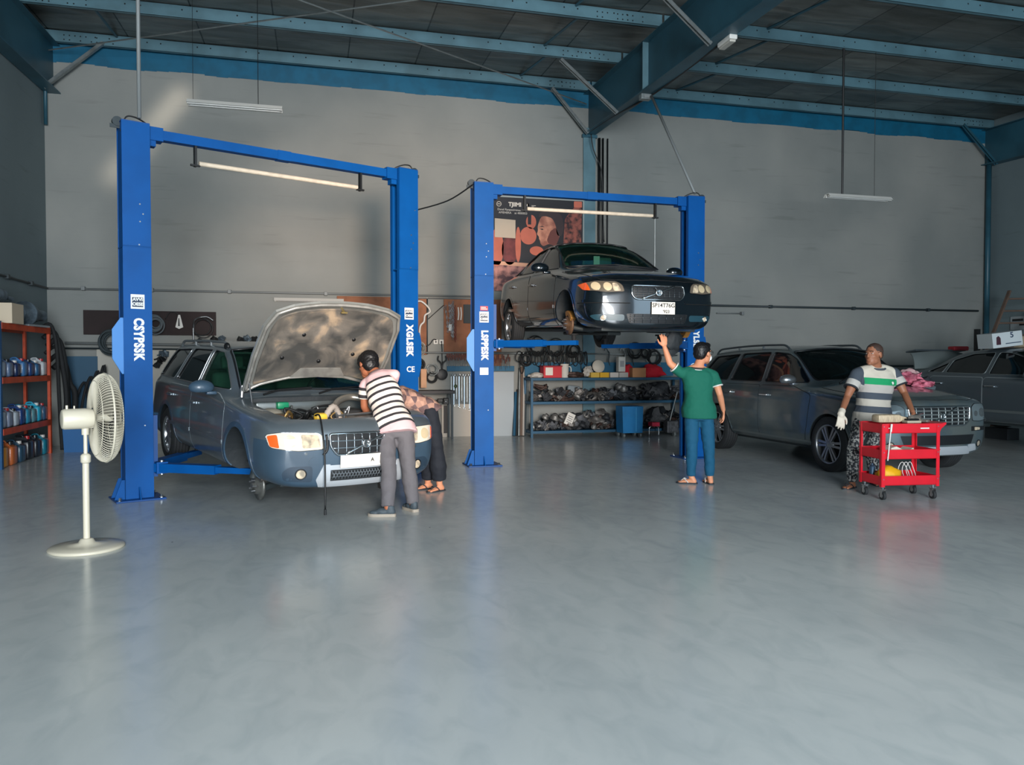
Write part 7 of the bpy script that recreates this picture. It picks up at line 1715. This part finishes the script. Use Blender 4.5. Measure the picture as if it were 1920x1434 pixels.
b = BM(); cyl(b, (-.10, 0, .05), (.06, 0, .05), .032, .026, seg=16); cyl(b, (-.14, 0, .05), (-.10, 0, .05), .014); box(b, .02, .07, -.02, .02, -.0, .05, M=rot(R(20)), bev=.008); box(b, .04, .10, -.10, 0, .0, .03, bev=.008); obj('wrench_body', b, mat('tool_grey', (140, 134, 126), .4, metal=.5), t)
t = thing('ratchet', 'chrome ratchet handle pointing up from the trolley top', 'tool', ct(.10, .04, .80), CA)
b = BM(); cyl(b, (-.02, 0, .02), (.20, -.02, .10), .008); cyl(b, (-.04, 0, .0), (-.04, 0, .035), .018); obj('ratchet_body', b, CHROME, t)
t = thing('filter_tray', 'pale tray of dark filters on the trolley top', 'tray', ct(.10, -.09, .80), CA); b = BM(); box(b, -.10, .06, -.05, .05, 0, .025, bev=.005); obj('tray', b, mat('tray_tan', (170, 160, 140), .6), t); b = BM(); box(b, -.08, .05, -.035, .035, .025, .045, bev=.01); obj('filter', b, BLACK, t)
crumple(ct(.24, .05, .80), (.05, .05, .05), PM[0], 3.0, 'rag', 'small grey rag at the right end of the trolley top', 'rag')
b = BM(); cyl(b, ct(-.245, -D_ - .025, .74), ct(-.275, -D_ - .022, .42), .006); cyl(b, ct(-.238, -D_ - .026, .80), ct(-.245, -D_ - .025, .72), .010)
tag(obj('screwdriver', b, WHITE), 'long pale screwdriver hooked on the front left post of the trolley', 'screwdriver')
t = thing('filter_box', 'open white carton on the middle tier of the trolley', 'box', ct(-.04, -.03, .437), CA)
b = BM(); prism(b, [(-.14, 0), (.14, 0), (.15, .07), (.13, .10), (.06, .06), (-.06, .115), (-.12, .10)], Fr((0, .09, 0), (1, 0, 0), (0, 0, 1)), .17); obj('carton', b, mat('carton_white', (216, 206, 190), .7, var=.15), t)
b = BM(); prism(b, [(-.10, .02), (.08, .02), (.06, .05), (-.02, .04)], Fr((0, -.082, 0), (1, 0, 0), (0, 0, 1)), .003); obj('carton_print', b, mat('print_red', (190, 50, 60), .6), t)
crumple(ct(.18, .0, .437), (.08, .06, .035), mat('rag_pink', (206, 120, 110), .8), 5.5, 'rag', 'pinkish rag on the middle tier of the trolley', 'rag')
crumple(ct(-.13, -.02, .162), (.15, .10, .11), mat('bag_yellow', (226, 168, 10), .6, var=.15), 2.4, 'tool_bag', 'yellow bag on the bottom tier of the trolley', 'bag', amp=.22)
random.seed(2)
for k in range(3):
    b = BM(); tube(b, smooth_path([(-.03 + .05 * k, 0, 0), (-.06 + .05 * k, .02, .12), (0 + .05 * k, .03, .20), (.05 + .04 * k, 0, .10), (.08 + .04 * k, 0, 0)]), .004, seg=6); tag(obj('cable', b, WHITE, loc=ct(.08, .02, .165)), 'thin white cable looped on the bottom tier of the trolley', 'cable', 'white cables on the bottom tier')
t = thing('metal_plate', 'flat blue-grey plate on the bottom tier of the trolley', 'plate', ct(.06, -.10, .162), CA + .2); b = BM(); box(b, -.20, .14, -.03, .03, 0, .012); obj('plate', b, mat('plate_blue', (80, 90, 140), .5), t)
t = thing('paper_box', 'small pale box at the bottom tier front right of the trolley', 'box', ct(.20, -.12, .162), CA); b = BM(); box(b, -.055, .055, -.03, .03, 0, .022, bev=.003); obj('carton', b, PRW, t)
t = thing('spray_can', 'blue-grey spray can at the left of the bottom tier', 'can', ct(-.24, .10, .162), CA); b = BM(); lathe(b, [(.03, 0), (.032, .01), (.032, .15), (.02, .17), (.012, .175), (.012, .19)], 16); obj('can', b, mat('can_slate', (70, 96, 120), .4, metal=.4), t, 40)

# ------------------------------------------------------------------ on and around the parked cars at the right
PINKR = mat('rag_magenta', (214, 120, 140), .85, var=.4, vscale=16, rgb2=(150, 60, 80))
for i, (x, y, Y, rad, m_, lb) in enumerate(((1702, 722, 8.95, (.20, .16, .10), PINKR, 'pink patterned cloth heap on the bonnet of the tall estate'), (1728, 728, 8.75, (.16, .14, .06), PINKR, 'flatter pink cloth at the front of the heap on the bonnet'),
        (1705, 705, 9.15, (.14, .12, .12), mat('rag_rose', (186, 150, 150), .85), 'pale rose cloth on top of the bonnet heap'), (1728, 706, 9.25, (.16, .12, .14), mat('rag_black', (34, 36, 42), .85), 'black cloth bundle at the back of the bonnet heap'), (1738, 716, 9.1, (.10, .08, .10), mat('rag_slate', (84, 94, 100), .85), 'slate grey cloth at the right of the bonnet heap'))):
    p = at(x, y, Y); u_, v_ = (10.2 - p.y), (p.x - 7.45); h_ = sk3.ray('T', u_, v_)[0].z
    crumple((p.x, p.y, h_ + .004), rad, m_, i * 2.7, 'rag', lb, 'cloth', amp=.5)
p = at(1757, 720, 12.2); crumple((p.x + .12, p.y, p.z - .12), (.10, .08, .16), mat('rag_offwhite', (170, 172, 164), .85), 7.7, 'rag', 'off-white cloth hanging over the open boot edge of the far saloon', 'cloth', amp=.35)
rz4 = sk4.ray('T', 0.0, -.35)[0].z + .22
t = thing('carton', 'white printed carton lying on the roof of the far right saloon', 'box', (11.36, 10.70, 1.44 + sk4.ray('T', -.35, -.44)[0].z * 0 + .24), R(-14)); 
t.rotation_euler = (0, R(-7), R(-12)); t.location.z = sk4.ray('T', -.35, -.44)[0].z + .22 + .03
b = BM(); box(b, -.26, .26, -.2, .2, 0, .25, bev=.004); kk = obj('carton', b, mat('carton_cold', (190, 198, 200), .6), t)
b = BM(); prism(b, rpoly([(-.20, .05), (-.12, .05), (-.12, .16), (-.15, .20), (-.19, .18)], .01), Fr((0, -.2005, 0), (1, 0, 0), (0, 0, 1)), .002); obj('carton_print', b, mat('print_maroon', (60, 24, 40), .6), kk)
b = BM(); box(b, -.04, .23, -.2025, -.2005, .05, .065); obj('print_line', b, mat('print_navy', (50, 66, 90), .6), kk)
text('carton_letter', '5', Fr((.08, -.2015, .19), (1, 0, 0), (0, 0, 1)), .13, MATS['print_navy'], kk, bold=.003)
t = thing('cardboard_box', 'tan cardboard box beside the white carton on the saloon roof', 'box', (11.80, 10.60, sk4.ray('T', -.25, 0)[0].z + .225), R(10)); b = BM(); prism(b, [(-.14, 0), (.14, 0), (.18, .16), (-.10, .18)], Fr((0, .12, 0), (1, 0, 0), (0, 0, 1)), .24); obj('carton', b, mat('carton_beige', (170, 156, 130), .7), t)
t = thing('warning_triangle_case', 'red case resting on the raised boot lid of the far saloon', 'case', (at(1797, 644, LIDTOP.y).x, LIDTOP.y, LIDTOP.z)); b = BM(); box(b, -.18, .18, -.08, .08, 0, .085, bev=.02); obj('case', b, mat('case_red', (150, 30, 40), .5), t)
# ladder leaning on the right wall
t = thing('wooden_ladder', 'brown wooden ladder leaning on the right wall', 'ladder', (15.1, 12.75, 0)); LW = mat('ladder_wood', (104, 84, 72), .7, var=.3)
p0, p1 = at(1862, 625, 13.6), at(1893, 545, 13.6)
dirn = (p1 - p0).normalized(); base = p0 - dirn * (p0.z / dirn.z)
for k, off in enumerate((0, 1)):
    o_ = V((.55, -.35, 0)) * off; b = BM(); a_, c_ = base + o_ - t.location, p1 + o_ - t.location
    M = Fr(a_, c_ - a_, V((0, 1, 0))); box(b, 0, (c_ - a_).length, -.035, .035, -.02, .02, M=M); obj('rail', b, LW, t)
for k in range(11):
    q = base.lerp(p1, .06 + .088 * k) - t.location; b = BM(); cyl(b, q, q + V((.55, -.35, 0)), .02, seg=8); obj('rung', b, LW, t)
t = thing('dark_post', 'short black post standing behind the far saloon roof', 'post', tuple(at(1832, 640, 12.6)[:2]) + (0,)); p = at(1832, 617, 12.6); b = BM(); box(b, -.04, .04, -.04, .04, 0, p.z); obj('post', b, BLACK, t)
t = thing('wall_notice', 'white printed notice on the right wall behind the ladder', 'notice', (XR - .02, 13.9, 2.35)); b = BM(); box(b, -.01, 0, -.55, .35, -.16, .14); nn = obj('sheet', b, mat('notice_white', (150, 156, 158), .6), t)

for k, (y0_, y1_, z_) in enumerate(((.02, .30, .03), (-.26, -.02, .03), (-.08, .12, -.07), (-.30, -.14, -.07))):
    b = BM(); box(b, -.012, -.0105, y0_, y1_, z_, z_ + .055); obj('print_line', b, BLACK, nn)
